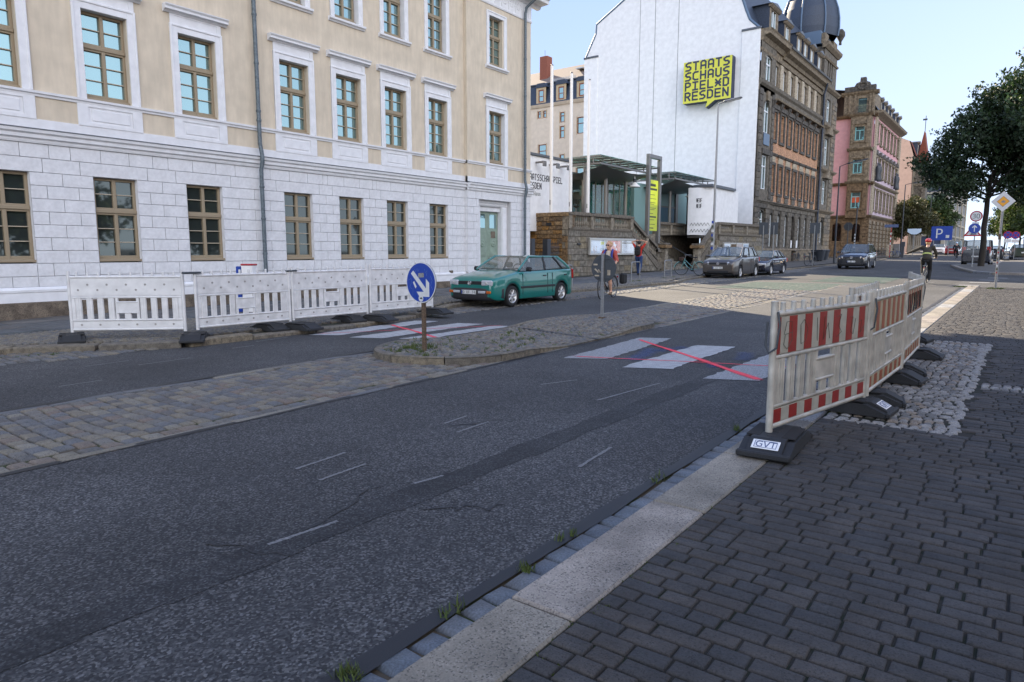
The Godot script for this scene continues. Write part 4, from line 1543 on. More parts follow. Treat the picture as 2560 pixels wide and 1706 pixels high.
func make_theatre() -> void:
	mat("sandstone_pale", lin(.36, .33, .28), .9, {tex = T.stone, scale = .45, detail = T.blotch, dscale = .7})
	mat("sandstone_dark", lin(.17, .155, .135), .9, {tex = T.stone, scale = .6})
	for k in 4:
		var w = [Vector3(.31, .29, .25), Vector3(.34, .3, .22), Vector3(.27, .26, .235), Vector3(.33, .31, .28)][k]
		mat("ashlar_grey%d" % k, lin(w.x, w.y, w.z), .9, {tex = T.stone, scale = .35, detail = T.blotch, dscale = .6, bump = T.bump, cm = .8})
	for k in 5:
		var w = [Vector3(.42, .25, .1), Vector3(.36, .24, .13), Vector3(.44, .31, .18), Vector3(.25, .18, .12), Vector3(.48, .27, .09)][k]
		mat("rubble%d" % k, lin(w.x, w.y, w.z), .92, {tex = T.stone, scale = .7, detail = T.blotch, dscale = 1.2, bump = T.bump, cm = 2.0})
	mat("white_render", lin(.8, .8, .8), .85, {tex = T.faint, scale = .3})
	mat("black", lin(.012, .013, .016), .6)
	mat("steel", lin(.19, .185, .18), .45, {metal = .5})
	mat("steel_light", lin(.5, .5, .48), .4, {metal = .6})
	mat("white_metal", lin(.75, .74, .71), .4)
	mat("green_glass", lin(.12, .42, .36), .08, {alpha = .72})
	mat("pavilion_glass", lin(.03, .14, .13), .04, {alpha = .55})
	mat("teal_wall", lin(.2, .33, .33), .6)
	mat("blue_door", lin(.025, .11, .18), .4)
	mat("banner", lin(.62, .68, .1), .7, {back = lin(.5, .55, .05)})
	mat("ink", lin(.06, .07, .05), .8)
	mat("canvas", lin(.82, .82, .8), .9, {back = lin(.5, .5, .48)})
	mat("iron", lin(.03, .035, .045), .5)
	var y0 := .12
	# street wall of the terrace, in its own slightly turned frame
	var b := thing("terrace_wall", "grey sandstone terrace wall with balustrade and poster case beside stone steps", "wall", Vector3(-19.45, 0, -30.8), deg_to_rad(85.5))
	var core := MB.new()
	core.span(Vector3(0.02, -.2, -1.2), Vector3(6.3, 2.78, -.1))
	core.prism(PackedVector2Array([Vector2(6.3, -.2), Vector2(9.5, -.2), Vector2(9.5, .62), Vector2(6.3, 2.78)]), -.1, .45)
	part(b, "core", core, M.sandstone_dark)
	var ms := [M.ashlar_grey0, M.ashlar_grey1, M.ashlar_grey2, M.ashlar_grey3]
	courses(b, "stone_block", 0, 6.3, .2, 2.46, 7, 0, [], ms, .62, .012, .006)
	courses(b, "stone_block", 0, 6.3, 2.46, 2.79, 1, .03, [], [M.sandstone_dark, M.ashlar_grey2], 1.4, .01, .004)
	for k in 6: # stepped blocks under the falling rail
		var yt := 2.6 - k * .36
		courses(b, "stone_block", 6.3, 6.5 + (k + 1) * .55, yt - .36, yt, 1, 0, [], ms, .6, .012, .006)
	swept(b, "ledge", [Vector2(-.3, 2.79), Vector2(.06, 2.79), Vector2(.08, 2.86), Vector2(-.3, 2.87)], 0, 6.35, M.sandstone_dark)
	for x in [.17, 2.2, 4.15, 6.27]: pedestal(b, x, 2.87, 3.56, -.15)
	for q in [[.4, 2.0], [2.4, 3.95], [4.35, 6.08]]: balustrade(b, q[0], q[1], 2.95, -.15)
	balustrade(b, 6.46, 7.95, 2.75, -.15, .85)
	pedestal(b, 8.1, .9, 2.5, -.15)
	balustrade(b, 8.25, 9.4, 1.85, -.15, .62)
	balustrade(b, 9.45, 10.0, 1.0, -.15, .0)
	var str := MB.new()
	str.prism(PackedVector2Array([Vector2(6.3, 2.86), Vector2(6.3, 2.6), Vector2(9.3, .58), Vector2(9.9, .58), Vector2(9.9, .9), Vector2(9.4, .95)]), .05, .4)
	part(b, "stringer", str, M.sandstone_dark)
	bar(b, "lamp_bracket", Vector3(.72, 2.02, .0), Vector3(1.0, 2.1, .12), M.iron)
	# poster case with three posters
	var pc := thing("poster_case", "long grey metal poster case with three posters on the terrace wall", "display case", Vector3(-19.45, 0, -30.8) + Vector3(sin(deg_to_rad(4.5)), 0, -cos(deg_to_rad(4.5))) * 4.1, deg_to_rad(85.5))
	bar(pc, "backing", Vector3(-2.36, 1.5, .02), Vector3(2.36, 2.36, .1), M.steel_light)
	for q in [[-2.36, -2.24], [-.76, -.66], [.76, .86], [2.24, 2.36]]: bar(pc, "post", Vector3(q[0], 1.48, .08), Vector3(q[1], 2.38, .17), M.steel_light)
	for q in [[1.46, 1.56], [2.28, 2.4]]: bar(pc, "frame_bar", Vector3(-2.38, q[0], .075), Vector3(2.38, q[1], .175), M.steel_light)
	mat("poster_blue", lin(.5, .62, .75), .6)
	mat("poster_red", lin(.55, .09, .03), .6)
	mat("poster_white", lin(.62, .7, .78), .6)
	mat("poster_grey", lin(.4, .36, .36), .6)
	mat("case_glass", lin(1, 1, 1), .03, {alpha = .12})
	for k in 3:
		var cx: float = [-1.5, .05, 1.55][k]
		var p := bar(pc, "poster", Vector3(cx - .7, 1.57, .1), Vector3(cx + .7, 2.27, .108), [M.poster_blue, M.poster_red, M.poster_white][k], .001)
		var a := MB.new()
		if k == 0: # a dark figure and a yellow label
			for e in 14: a.blob(Vector3(cx - .3 + rnd(-.16, .16), 1.6 + rnd(0, .32), .109), Vector3(rnd(.02, .06), rnd(.03, .08), .002), 7, 4)
			part(p, "printed_figure", a, M.poster_grey)
			bar(p, "printed_label", Vector3(cx + .25, 2.03, .108), Vector3(cx + .58, 2.2, .111), M.banner, .001)
			for e in 3: bar(p, "printed_line", Vector3(cx + .2, 1.7 + e * .06, .108), Vector3(cx + .6, 1.715 + e * .06, .11), M.ink, .0005)
		elif k == 1:
			for e in 10: a.blob(Vector3(cx + .1 + rnd(-.2, .2), 1.6 + rnd(0, .5), .109), Vector3(rnd(.03, .09), rnd(.05, .12), .002), 7, 4)
			part(p, "printed_figure", a, M.poster_white)
		else:
			bar(p, "printed_heading", Vector3(cx - .62, 2.1, .108), Vector3(cx + .6, 2.19, .11), M.ink, .0005)
			for e in 8:
				for f in 3: bar(p, "printed_line", Vector3(cx - .6 + f * .42, 1.63 + e * .055, .108), Vector3(cx - .6 + f * .42 + rnd(.2, .36), 1.638 + e * .055, .11), M.ink, .0005)
		bar(pc, "glass_front", Vector3(cx - .74, 1.56, .15), Vector3(cx + .74, 2.28, .156), M.case_glass, .001)
	# pillars and steps
	for k in 2:
		var t: float = [10.15, 14.75][k]
		var p := thing("gate_pillar", ["square stone pillar with broad cap beside the foot of the falling balustrade", "square stone pillar with broad cap behind the turquoise bicycle"][k], "pillar", Vector3(-19.45, .45, -30.8) + Vector3(sin(deg_to_rad(4.5)), 0, -cos(deg_to_rad(4.5))) * t, deg_to_rad(85.5), "stone pillars at the steps")
		bar(p, "base", Vector3(-.26, -.1, -.26), Vector3(.26, .2, .26), M.sandstone_pale, .02)
		bar(p, "shaft", Vector3(-.2, .2, -.2), Vector3(.2, 1.42, .2), M.sandstone_pale, .015)
		bar(p, "cap", Vector3(-.38, 1.42, -.38), Vector3(.38, 1.62, .38), M.rubble1, .03)
		bar(p, "cap_top", Vector3(-.3, 1.62, -.3), Vector3(.3, 1.74, .3), M.sandstone_dark, .03)
	var st := thing("stone_steps", "flight of dark stone steps rising between two pillars to the terrace", "stairs", Vector3(-18.9, .45, -43.4), PI / 2)
	for k in 13: bar(st, "step", Vector3(-2.0, -.1, -.34 * k - .34), Vector3(2.0, .178 * (k + 1), -.34 * k), M.ashlar_grey2, .01)
	for s in [-2.2, 2.2]:
		var mb := MB.new()
		mb.tube([Vector3(s * .9, .8, .3), Vector3(s * .9, 3.1, -4.2)], .025, 6)
		part(st, "handrail", mb, M.iron)
	bar(st, "cellar_opening", Vector3(-2.9, .1, -4.4), Vector3(-2.05, 1.9, -.6), M.black)
	# right half of the terrace wall
	var rb := thing("terrace_wall", "mirrored terrace wall and balustrade next to the grey stone building", "wall", Vector3(-19.45, 0, -30.8), deg_to_rad(85.5))
	var rc := MB.new()
	rc.prism(PackedVector2Array([Vector2(15.0, -.2), Vector2(26.0, -.2), Vector2(26.0, 2.9), Vector2(18.2, 2.9), Vector2(15.0, .8)]), -.1, .5)
	part(rb, "core", rc, M.sandstone_dark)
	courses(rb, "stone_block", 18.2, 26.0, .3, 2.8, 7, 0, [], ms, .7, .012, .006)
	for k in 6: courses(rb, "stone_block", 15.2 + k * .5, 18.2, .3 + k * .36, .66 + k * .36, 1, 0, [], ms, .6, .012, .006)
	balustrade(rb, 15.1, 18.0, 1.0, -.15, -1.95)
	for q in [[18.4, 20.4], [20.8, 22.9], [23.3, 25.6]]: balustrade(rb, q[0], q[1], 2.98, -.15)
	for x in [18.2, 20.6, 23.1, 25.8]: pedestal(rb, x, 2.9, 3.6, -.15)
	swept(rb, "ledge", [Vector2(-.3, 2.81), Vector2(.06, 2.81), Vector2(.08, 2.88), Vector2(-.3, 2.89)], 18.0, 26.0, M.sandstone_dark)
	var pc2 := thing("poster_case", "pale poster case low on the wall behind the parked grey car", "display case", Vector3(-19.45, 0, -30.8) + Vector3(sin(deg_to_rad(4.5)), 0, -cos(deg_to_rad(4.5))) * 21.0, deg_to_rad(85.5))
	bar(pc2, "backing", Vector3(-2.3, 1.35, .02), Vector3(2.3, 2.3, .1), M.steel_light)
	for k in 4:
		bar(pc2, "poster", Vector3(-2.2 + k * 1.12, 1.45, .1), Vector3(-1.18 + k * 1.12, 2.2, .108), [M.poster_white, M.rubble3, M.poster_grey, M.poster_blue][k], .001)
		bar(pc2, "post", Vector3(-2.3 + k * 1.12, 1.35, .1), Vector3(-2.22 + k * 1.12, 2.3, .16), M.steel_light)
	# terrace floor
	var tf := MB.new()
	tf.quad(Vector3(-46, 2.8, -30.9), Vector3(-19.6, 2.8, -30.9), Vector3(-19.1, 2.8, -37), Vector3(-46, 2.8, -37))
	tf.quad(Vector3(-46, 2.8, -37), Vector3(-23.2, 2.8, -37), Vector3(-23.2, 2.8, -57), Vector3(-46, 2.8, -57))
	tf.quad(Vector3(-23.2, 2.8, -37), Vector3(-19.8, 2.8, -37), Vector3(-19.8, 2.8, -41.3), Vector3(-23.2, 2.8, -41.3))
	tf.quad(Vector3(-23.2, 2.8, -45.6), Vector3(-18.6, 2.8, -45.6), Vector3(-18.2, 2.8, -57), Vector3(-23.2, 2.8, -57))
	tag(part(self, "terrace", tf, M.far_paving), "raised paved terrace behind the balustrade", "terrace", "", "structure")
	var cb := thing("courtyard_balustrade", "pale stone balustrade at the top of the steps under the canopy", "balustrade", Vector3(-21.1, 0, -45.2), PI / 2)
	bar(cb, "wall", Vector3(-1.5, .4, -.3), Vector3(5.2, 2.86, 0), M.sandstone_pale)
	balustrade(cb, .1, 2.1, 2.96, -.15)
	balustrade(cb, 2.5, 4.7, 2.96, -.15)
	for x in [-.1, 2.3, 4.9]: pedestal(cb, x, 2.86, 3.58, -.15)
	# rough wall facing the camera
	var rw := thing("sandstone_wall", "rough orange brown sandstone wall closing the terrace towards the gate", "wall", Vector3(-19.5, 0, -30.8))
	var rcore := MB.new()
	rcore.span(Vector3(-9, -.2, -.7), Vector3(0, 3.5, -.08))
	part(rw, "mortar_core", rcore, M.rubble3)
	var yy := .25
	while yy < 3.45:
		var hh := rnd(.17, .27)
		if yy + hh > 3.4: hh = 3.5 - yy
		courses(rw, "rough_stone", -4.6, -.34, yy, yy + hh, 1, 0, [], [M.rubble0, M.rubble1, M.rubble2, M.rubble3, M.rubble4, M.rubble1], .42, .025, .05)
		yy += hh
	courses(rw, "quoin", -.34, .0, .2, 2.8, 8, .02, [], [M.rubble2, M.sandstone_pale, M.rubble1], .34, .015, .01)
	courses(rw, "quoin", -.34, .0, 2.8, 3.5, 1, .02, [], [M.sandstone_pale], .6, .015, .01)
	bar(rw, "coping", Vector3(-9, 3.5, -.75), Vector3(.05, 3.72, .06), M.rubble2, .03)
	bar(rw, "drain_hole", Vector3(-1.35, 3.02, .02), Vector3(-1.0, 3.2, .035), M.black)
	# gate to the passage
	var gt := thing("iron_gate", "dark iron gate with two square posts and vertical bars beside the rough wall", "gate", Vector3(-18.9, .36, -26.3), PI / 2)
	for x in [.15, 1.5]: bar(gt, "gate_post", Vector3(x, 0, -.15), Vector3(x + .3, 1.9, .15), M.iron)
	for x in 9:
		var mb := MB.new()
		mb.tube([Vector3(1.85 + x * .11, .1, 0), Vector3(1.85 + x * .11, 1.7 + .08 * (x % 2), 0)], .012, 5)
		part(gt, "gate_bar", mb, M.iron)
	for y in [.25, 1.2, 1.5]: bar(gt, "gate_rail", Vector3(1.8, y, -.015), Vector3(2.8, y + .035, .015), M.iron, .003)
	# white annex with lettering
	var an := thing("annex_wall", "white rendered theatre annex with large black lettering", "building", Vector3(-21.5, 0, 0), PI / 2)
	bar(an, "wall", Vector3(24.0, 2.75, -9.0), Vector3(34.2, 6.72, 0), M.white_render)
	bar(an, "roof_edge", Vector3(23.9, 6.725, -9.1), Vector3(34.3, 6.86, .1), M.flashing)
	words(an, "STAATSSCHAUSPIEL", 29.7, 5.47, .2305, .14, .3, .045, .012, M.black)
	words(an, "DRESDEN", 29.7, 5.02, .2305, .14, .3, .045, .012, M.black)
	type(an, "lettering", "Kleines Haus", .2, Transform3D(Basis.IDENTITY, Vector3(30.3, 4.75, .006)), M.ink, "Droid Serif")
	for q in [[30.7, 0], [32.0, 1], [33.1, 2]]:
		var mb := MB.new()
		mb.cbox(Vector3(q[0], 6.38, .25), Vector3(.1, .1, .5), .02)
		mb.cbox(Vector3(q[0] + .1, 6.3, .5), Vector3(.34, .28, .06), .02)
		part(an, "floodlight", mb, M.steel)
	# flagpoles
	for k in 3:
		var f := thing("flagpole", ["white flagpole closest to the cream building, behind the terrace wall", "middle one of three white flagpoles behind the terrace wall", "white flagpole standing against the tall white gable wall"][k], "flagpole", Vector3(-20.75, 2.8, [-31.08, -33.02, -34.93][k]), 0, "three white flagpoles")
		var mb := MB.new()
		mb.tube([Vector3(0, 0, 0), Vector3(0, 4, 0), Vector3(0, 8.5, 0)], [.1, .09, .075], 12)
		part(f, "mast", mb, M.white_metal)
		var c := MB.new()
		c.blob(Vector3(0, 8.53, 0), Vector3(.08, .05, .08))
		part(f, "mast_cap", c, M.steel)
		bar(f, "cleat", Vector3(-.02, 1.35, .1), Vector3(.03, 1.6, .13), M.steel)
	canopy("entrance_canopy", "large green glass canopy on grey steel columns over the theatre entrance", 35.0, 42.55, [Vector2(35.5, -1.3), Vector2(38.0, -1.3), Vector2(40.6, -1.3)])
	canopy("entrance_canopy", "second green glass canopy over the doors next to the white gable", 45.4, 52.6, [Vector2(48.2, -1.6), Vector2(51.6, -1.6)])
	# glazed pavilion
	var gp := thing("glass_pavilion", "dark teal glazed lobby under the first canopy", "building", Vector3(-22.6, 2.8, 0), PI / 2)
	bar(gp, "back_wall", Vector3(36.0, 0, -5.2), Vector3(44, 3.5, -5), M.black)
	bar(gp, "roof", Vector3(35.8, 3.4, -5.2), Vector3(44.2, 3.62, .2), M.steel)
	bar(gp, "floor", Vector3(35.8, -.05, -5), Vector3(44.2, .02, .1), M.far_paving)
	for k in 8:
		bar(gp, "glass_pane", Vector3(37.4 + k * .8, .05, -.02), Vector3(38.17 + k * .8, 3.35, .0), M.pavilion_glass, .002)
		bar(gp, "mullion", Vector3(37.36 + k * .8, 0, -.06), Vector3(37.42 + k * .8, 3.4, .04), M.steel)
	for k in 4: bar(gp, "glass_pane", Vector3(43.9, .05, -.03 - k * .8), Vector3(43.92, 3.35, -.77 - k * .8), M.pavilion_glass, .002)
	for k in 5: bar(gp, "inner_column", Vector3(38.0 + k * 1.3, 0, -2.2), Vector3(38.2 + k * 1.3, 3.3, -2.0), M.teal_wall)
	for k in 4: bar(gp, "counter", Vector3(38.2 + k * 1.4, .02, -3.4), Vector3(39.2 + k * 1.4, rnd(.8, 1.5), -3.0), M.blue_door)
	bar(gp, "dark_screen", Vector3(34.4, 0, -.9), Vector3(36.9, 1.9, -.8), M.black)
	# teal wall with door behind the second canopy
	var tw := thing("theatre_foyer", "teal rendered foyer wall with a blue door under the second canopy", "building", Vector3(-22.6, 2.8, 0), PI / 2)
	bar(tw, "wall", Vector3(44.4, 0, -6), Vector3(57.0, 3.7, 0), M.teal_wall)
	bar(tw, "pilaster", Vector3(51.3, 0, 0), Vector3(51.75, 3.6, .12), M.steel)
	bar(tw, "door", Vector3(48.5, 0, 0), Vector3(51.2, 2.2, .05), M.blue_door)
	bar(tw, "door_frame", Vector3(48.4, 2.2, 0), Vector3(51.3, 2.3, .08), M.steel)
	# white box with lettering above the steps
	var nb := thing("white_box_wall", "white projecting wall box with black lettering above the steps", "wall", Vector3(-20.1, 0, -48.0))
	var nm := MB.new()
	var rows := []
	for k in 9:
		var a := k / 8.0
		var x := 1.6 * a
		var z := -.5 * a * a
		rows.append(PackedVector3Array([Vector3(x, 2.65, z), Vector3(x, 6.22, z)]))
	nm.surf(rows, false, true)
	nm.quad(Vector3(1.6, 2.65, -.5), Vector3(1.6, 2.65, -6), Vector3(1.6, 6.22, -6), Vector3(1.6, 6.22, -.5))
	nm.quad(Vector3(0, 2.65, -6), Vector3(0, 2.65, 0), Vector3(0, 6.22, 0), Vector3(0, 6.22, -6))
	nm.quad(Vector3(0, 2.65, -6), Vector3(1.6, 2.65, -6), Vector3(1.6, 2.65, -.5), Vector3(0, 2.65, 0))
	nm.quad(Vector3(0, 6.22, 0), Vector3(1.6, 6.22, -.5), Vector3(1.6, 6.22, -6), Vector3(0, 6.22, -6))
	part(nb, "wall", nm, M.white_render)
	bar(nb, "roof_edge", Vector3(.3, 6.225, -5), Vector3(1.75, 6.42, -.1), M.flashing)
	words(nb, "NEUF", .62, 5.18, .1, .065, .27, .03, .0, M.black, Transform3D(Basis(Vector3.UP, .3), Vector3(.02, 0, .12)))
	words(nb, "NEUF", .62, 4.78, .1, .065, .27, .03, .0, M.black, Transform3D(Basis(Vector3.UP, .3), Vector3(.02, 0, .12)))
	for r in 2:
		var zz := MB.new()
		var prev := Vector3(.2, 3.05 + r * .45, .01)
		for k in 12:
			var a := (k + 1) / 12.0
			var x := .2 + 1.3 * a
			var p := Vector3(x, 3.05 + r * .45 + (.22 if k % 2 == 0 else 0.0), -.5 * (x / 1.6) * (x / 1.6) + .015)
			zz.tube([prev, p], .012, 4)
			prev = p
		part(nb, "zigzag_lattice", zz, M.ink)
	# banner in a steel frame
	var bf := thing("banner_frame", "tall grey steel frame holding a narrow yellow banner", "banner stand", Vector3(-19.9, .5, -41.0), PI / 2)
	for x in [0.0, 1.62]: bar(bf, "post", Vector3(x - .12, 0, -.12), Vector3(x + .12, 7.1, .12), M.steel, .015)
	bar(bf, "top_bar", Vector3(-.12, 7.1, -.12), Vector3(1.74, 7.34, .12), M.steel, .015)
	var bn := bar(bf, "banner", Vector3(.2, 2.5, -.02), Vector3(1.42, 5.75, .02), M.banner, .004)
	for q in [[5.35, .16, .8], [5.1, .13, 1.0], [4.8, .03, .7], [4.55, .03, .9], [4.3, .03, .8], [4.2, .03, .6], [3.95, .03, .9], [3.85, .03, .7], [3.6, .03, .5], [3.35, .1, .95], [3.2, .03, .7], [2.9, .03, .8], [2.65, .06, .6]]:
		bar(bn, "printed_line", Vector3(.27, q[0], .021), Vector3(.27 + q[2], q[0] + q[1], .024), M.ink, .0005)
	# parasol on the terrace
	var um := thing("parasol", "large white parasol open on the terrace behind the flagpoles", "parasol", Vector3(-25.6, 2.8, -41.5))
	var cn := MB.new()
	var tip := Vector3(0, 3.0, 0)
	for k in 8:
		var a := TAU * k / 8
		var c := TAU * (k + 1) / 8
		cn.tri(tip, Vector3(cos(a) * 2.4, 2.3, -sin(a) * 2.4), Vector3(cos(c) * 2.4, 2.3, -sin(c) * 2.4))
	part(um, "canopy", cn, M.canvas)
	var pole := MB.new()
	pole.tube([Vector3.ZERO, tip], .035, 8)
	part(um, "pole", pole, M.steel_light)
	for k in 8:
		var rb2 := MB.new()
		var a := TAU * k / 8
		rb2.tube([Vector3(0, 1.9, 0), Vector3(cos(a) * 1.6, 2.5, -sin(a) * 1.6)], .02, 4)
		part(um, "rib", rb2, M.rubble2)
	# shrub on the roof terrace beyond
	lamp_hanging(Vector3(-20.3, 6.55, -39.9), "pale bell shaped lamp hanging from the first glass canopy")
	lamp_hanging(Vector3(-20.3, 6.5, -48.9), "pale bell shaped lamp hanging from the second glass canopy")


func lamp_hanging(at: Vector3, label: String) -> void:
	var o := thing("hanging_lamp", label, "lamp", at, 0, "canopy lamps")
	var mb := MB.new()
	mb.lathe([[.02, 0], [.02, -.3], [.09, -.34], [.09, -.55], [.12, -.6], [.36, -.82], [.38, -.86], [.3, -.84], [.05, -.6]], 16)
	part(o, "shade", mb, M.white_metal)
	var st := MB.new()
	st.lathe([[.1, -.33], [.1, -.56]], 12)
	part(o, "cage", st, M.iron)


func canopy(called: String, label: String, x0: float, x1: float, cols: Array) -> void:
	var b := thing(called, label, "canopy", Vector3(-20.0, 0, 0), PI / 2, "glass canopies")
	var D := 4.2
	var un := MB.new() # wing like underside
	var rows := []
	for k in 9:
		var f := k / 8.0
		var z := -D * f
		var y := 6.62 - .42 * sin(PI * f)
		rows.append(PackedVector3Array([Vector3(x0 + .35, y + .02, z), Vector3(x0 + 1.2, y - .12, z), Vector3((x0 + x1) * .5, y - .2, z), Vector3(x1 - 1.4, y - .12, z), Vector3(x1 - .7, y + .02, z)]))
	un.surf(rows)
	part(b, "soffit", un, M.steel)
	bar(b, "edge_beam", Vector3(x0, 6.62, -.1), Vector3(x1 - .6, 6.72, .02), M.steel)
	bar(b, "edge_beam", Vector3(x0 - .02, 6.625, -D), Vector3(x0 + .1, 6.725, -.1), M.steel)
	var n := int((x1 - x0) / .95)
	var w := (x1 - x0) / n
	for k in n:
		for r in 3:
			var mb := MB.new()
			var za := -D * r / 3.0
			var zb := -D * (r + 1) / 3.0
			mb.cbox(Vector3(x0 + (k + .5) * w, 7.16 - r * .02, (za + zb) * .5), Vector3(w - .03, .02, absf(zb - za) - .03), .003)
			part(b, "glass_panel", mb, M.green_glass)
	for k in n + 1:
		var x := x0 + k * w
		bar(b, "purlin", Vector3(x - .025, 7.05, -D), Vector3(x + .025, 7.13, .05), M.steel, .005)
		bar(b, "strut", Vector3(x - .03, 6.7, -.5), Vector3(x + .03, 7.06, -.44), M.steel, .005)
	for c in cols:
		var mb := MB.new()
		mb.tube([Vector3(c.x, 2.8, c.y), Vector3(c.x, 6.6, c.y)], .115, 12)
		part(b, "column", mb, M.steel)
# ---------------------------------------------------------------- grey stone building with white gable and dome
# a white two-leaf window; joinery at z with glass just behind
func white_window(b: Node3D, c: float, hw: float, y0: float, y1: float, z: float, fm: Material, gm: Material, arch := 0.0, split := .68) -> void:
	var f := MB.new()
	var o := .07
	f.span(Vector3(c - hw, y0, z - .04), Vector3(c - hw + o, y1, z + .04))
	f.span(Vector3(c + hw - o, y0, z - .04), Vector3(c + hw, y1, z + .04))
	f.span(Vector3(c - hw + o, y0, z - .04), Vector3(c + hw - o, y0 + .09, z + .045))
	f.span(Vector3(c - hw + o, y1 - o, z - .04), Vector3(c + hw - o, y1, z + .04))
	var ys := lerpf(y0, y1, split)
	f.span(Vector3(c - hw + o, ys - .05, z - .04), Vector3(c + hw - o, ys + .05, z + .06))
	f.span(Vector3(c - .05, y0 + .09, z - .04), Vector3(c + .05, ys - .05, z + .05))
	f.span(Vector3(c - .035, ys + .05, z - .04), Vector3(c + .035, y1 - o, z + .045))
	var w := part(b, "window", f, fm)
	for s in [-1, 1]:
		for q in [[y0 + .09, ys - .05], [ys + .05, y1 - o]]:
			var p := MB.new()
			var xa: float = c - hw + o if s < 0 else c + .05
			var xb: float = c - .05 if s < 0 else c + hw - o
			var t := rnd(-.004, .004)
			p.quad(Vector3(xa, q[0], z - .01), Vector3(xb, q[0], z - .01 + t), Vector3(xb, q[1], z - .01 + rnd(-.004, .004)), Vector3(xa, q[1], z - .01))
			part(w, "pane", p, gm)


func dormer(b: Node3D, x: float, w: float, y0: float, y1: float, z: float, dep: float) -> void:
	var m := MB.new()
	m.wall(x - w * .5, x + w * .5, y0, y1, z, [[x - w * .27, x + w * .27, y0 + .25, y1 - .3]], .15)
	m.quad(Vector3(x - w * .27, y0 + .25, z - .15), Vector3(x + w * .27, y0 + .25, z - .15), Vector3(x + w * .27, y1 - .3, z - .15), Vector3(x - w * .27, y1 - .3, z - .15))
	var d := part(b, "dormer", m, M.stone_tan)
	var sd := MB.new()
	for s in [-1, 1]:
		var xs: float = x + s * w * .5
		if s < 0: sd.quad(Vector3(xs, y0, z - dep), Vector3(xs, y0, z), Vector3(xs, y1, z), Vector3(xs, y1, z - dep))
		else: sd.quad(Vector3(xs, y0, z), Vector3(xs, y0, z - dep), Vector3(xs, y1, z - dep), Vector3(xs, y1, z))
	part(d, "cheek", sd, M.slate)
	var co := MB.new()
	co.sweep([Vector2(z - .05, y1 - .22), Vector2(z + .08, y1 - .22), Vector2(z + .2, y1 - .1), Vector2(z + .24, y1), Vector2(z - .05, y1)], x - w * .58, x + w * .58)
	part(d, "dormer_cornice", co, M.stone_tan)
	var rf := MB.new()
	rf.prism(PackedVector2Array([Vector2(x - w * .62, y1), Vector2(x + w * .62, y1), Vector2(x, y1 + .28)]), z + .27, dep + .5)
	part(d, "dormer_roof", rf, M.flashing)
	for s in [-1, 1]:
		var p := MB.new()
		p.span(Vector3(x + s * w * .14 - w * .1, y0 + .3, z - .13), Vector3(x + s * w * .14 + w * .1, y1 - .38, z - .11))
		part(d, "pane", p, M.glass)
	var fr := MB.new()
	for s in [-.27, 0.0, .27]: fr.span(Vector3(x + s * w - .05, y0 + .25, z - .14), Vector3(x + s * w + .05, y1 - .3, z - .05))
	part(d, "frame", fr, M.white_frame)


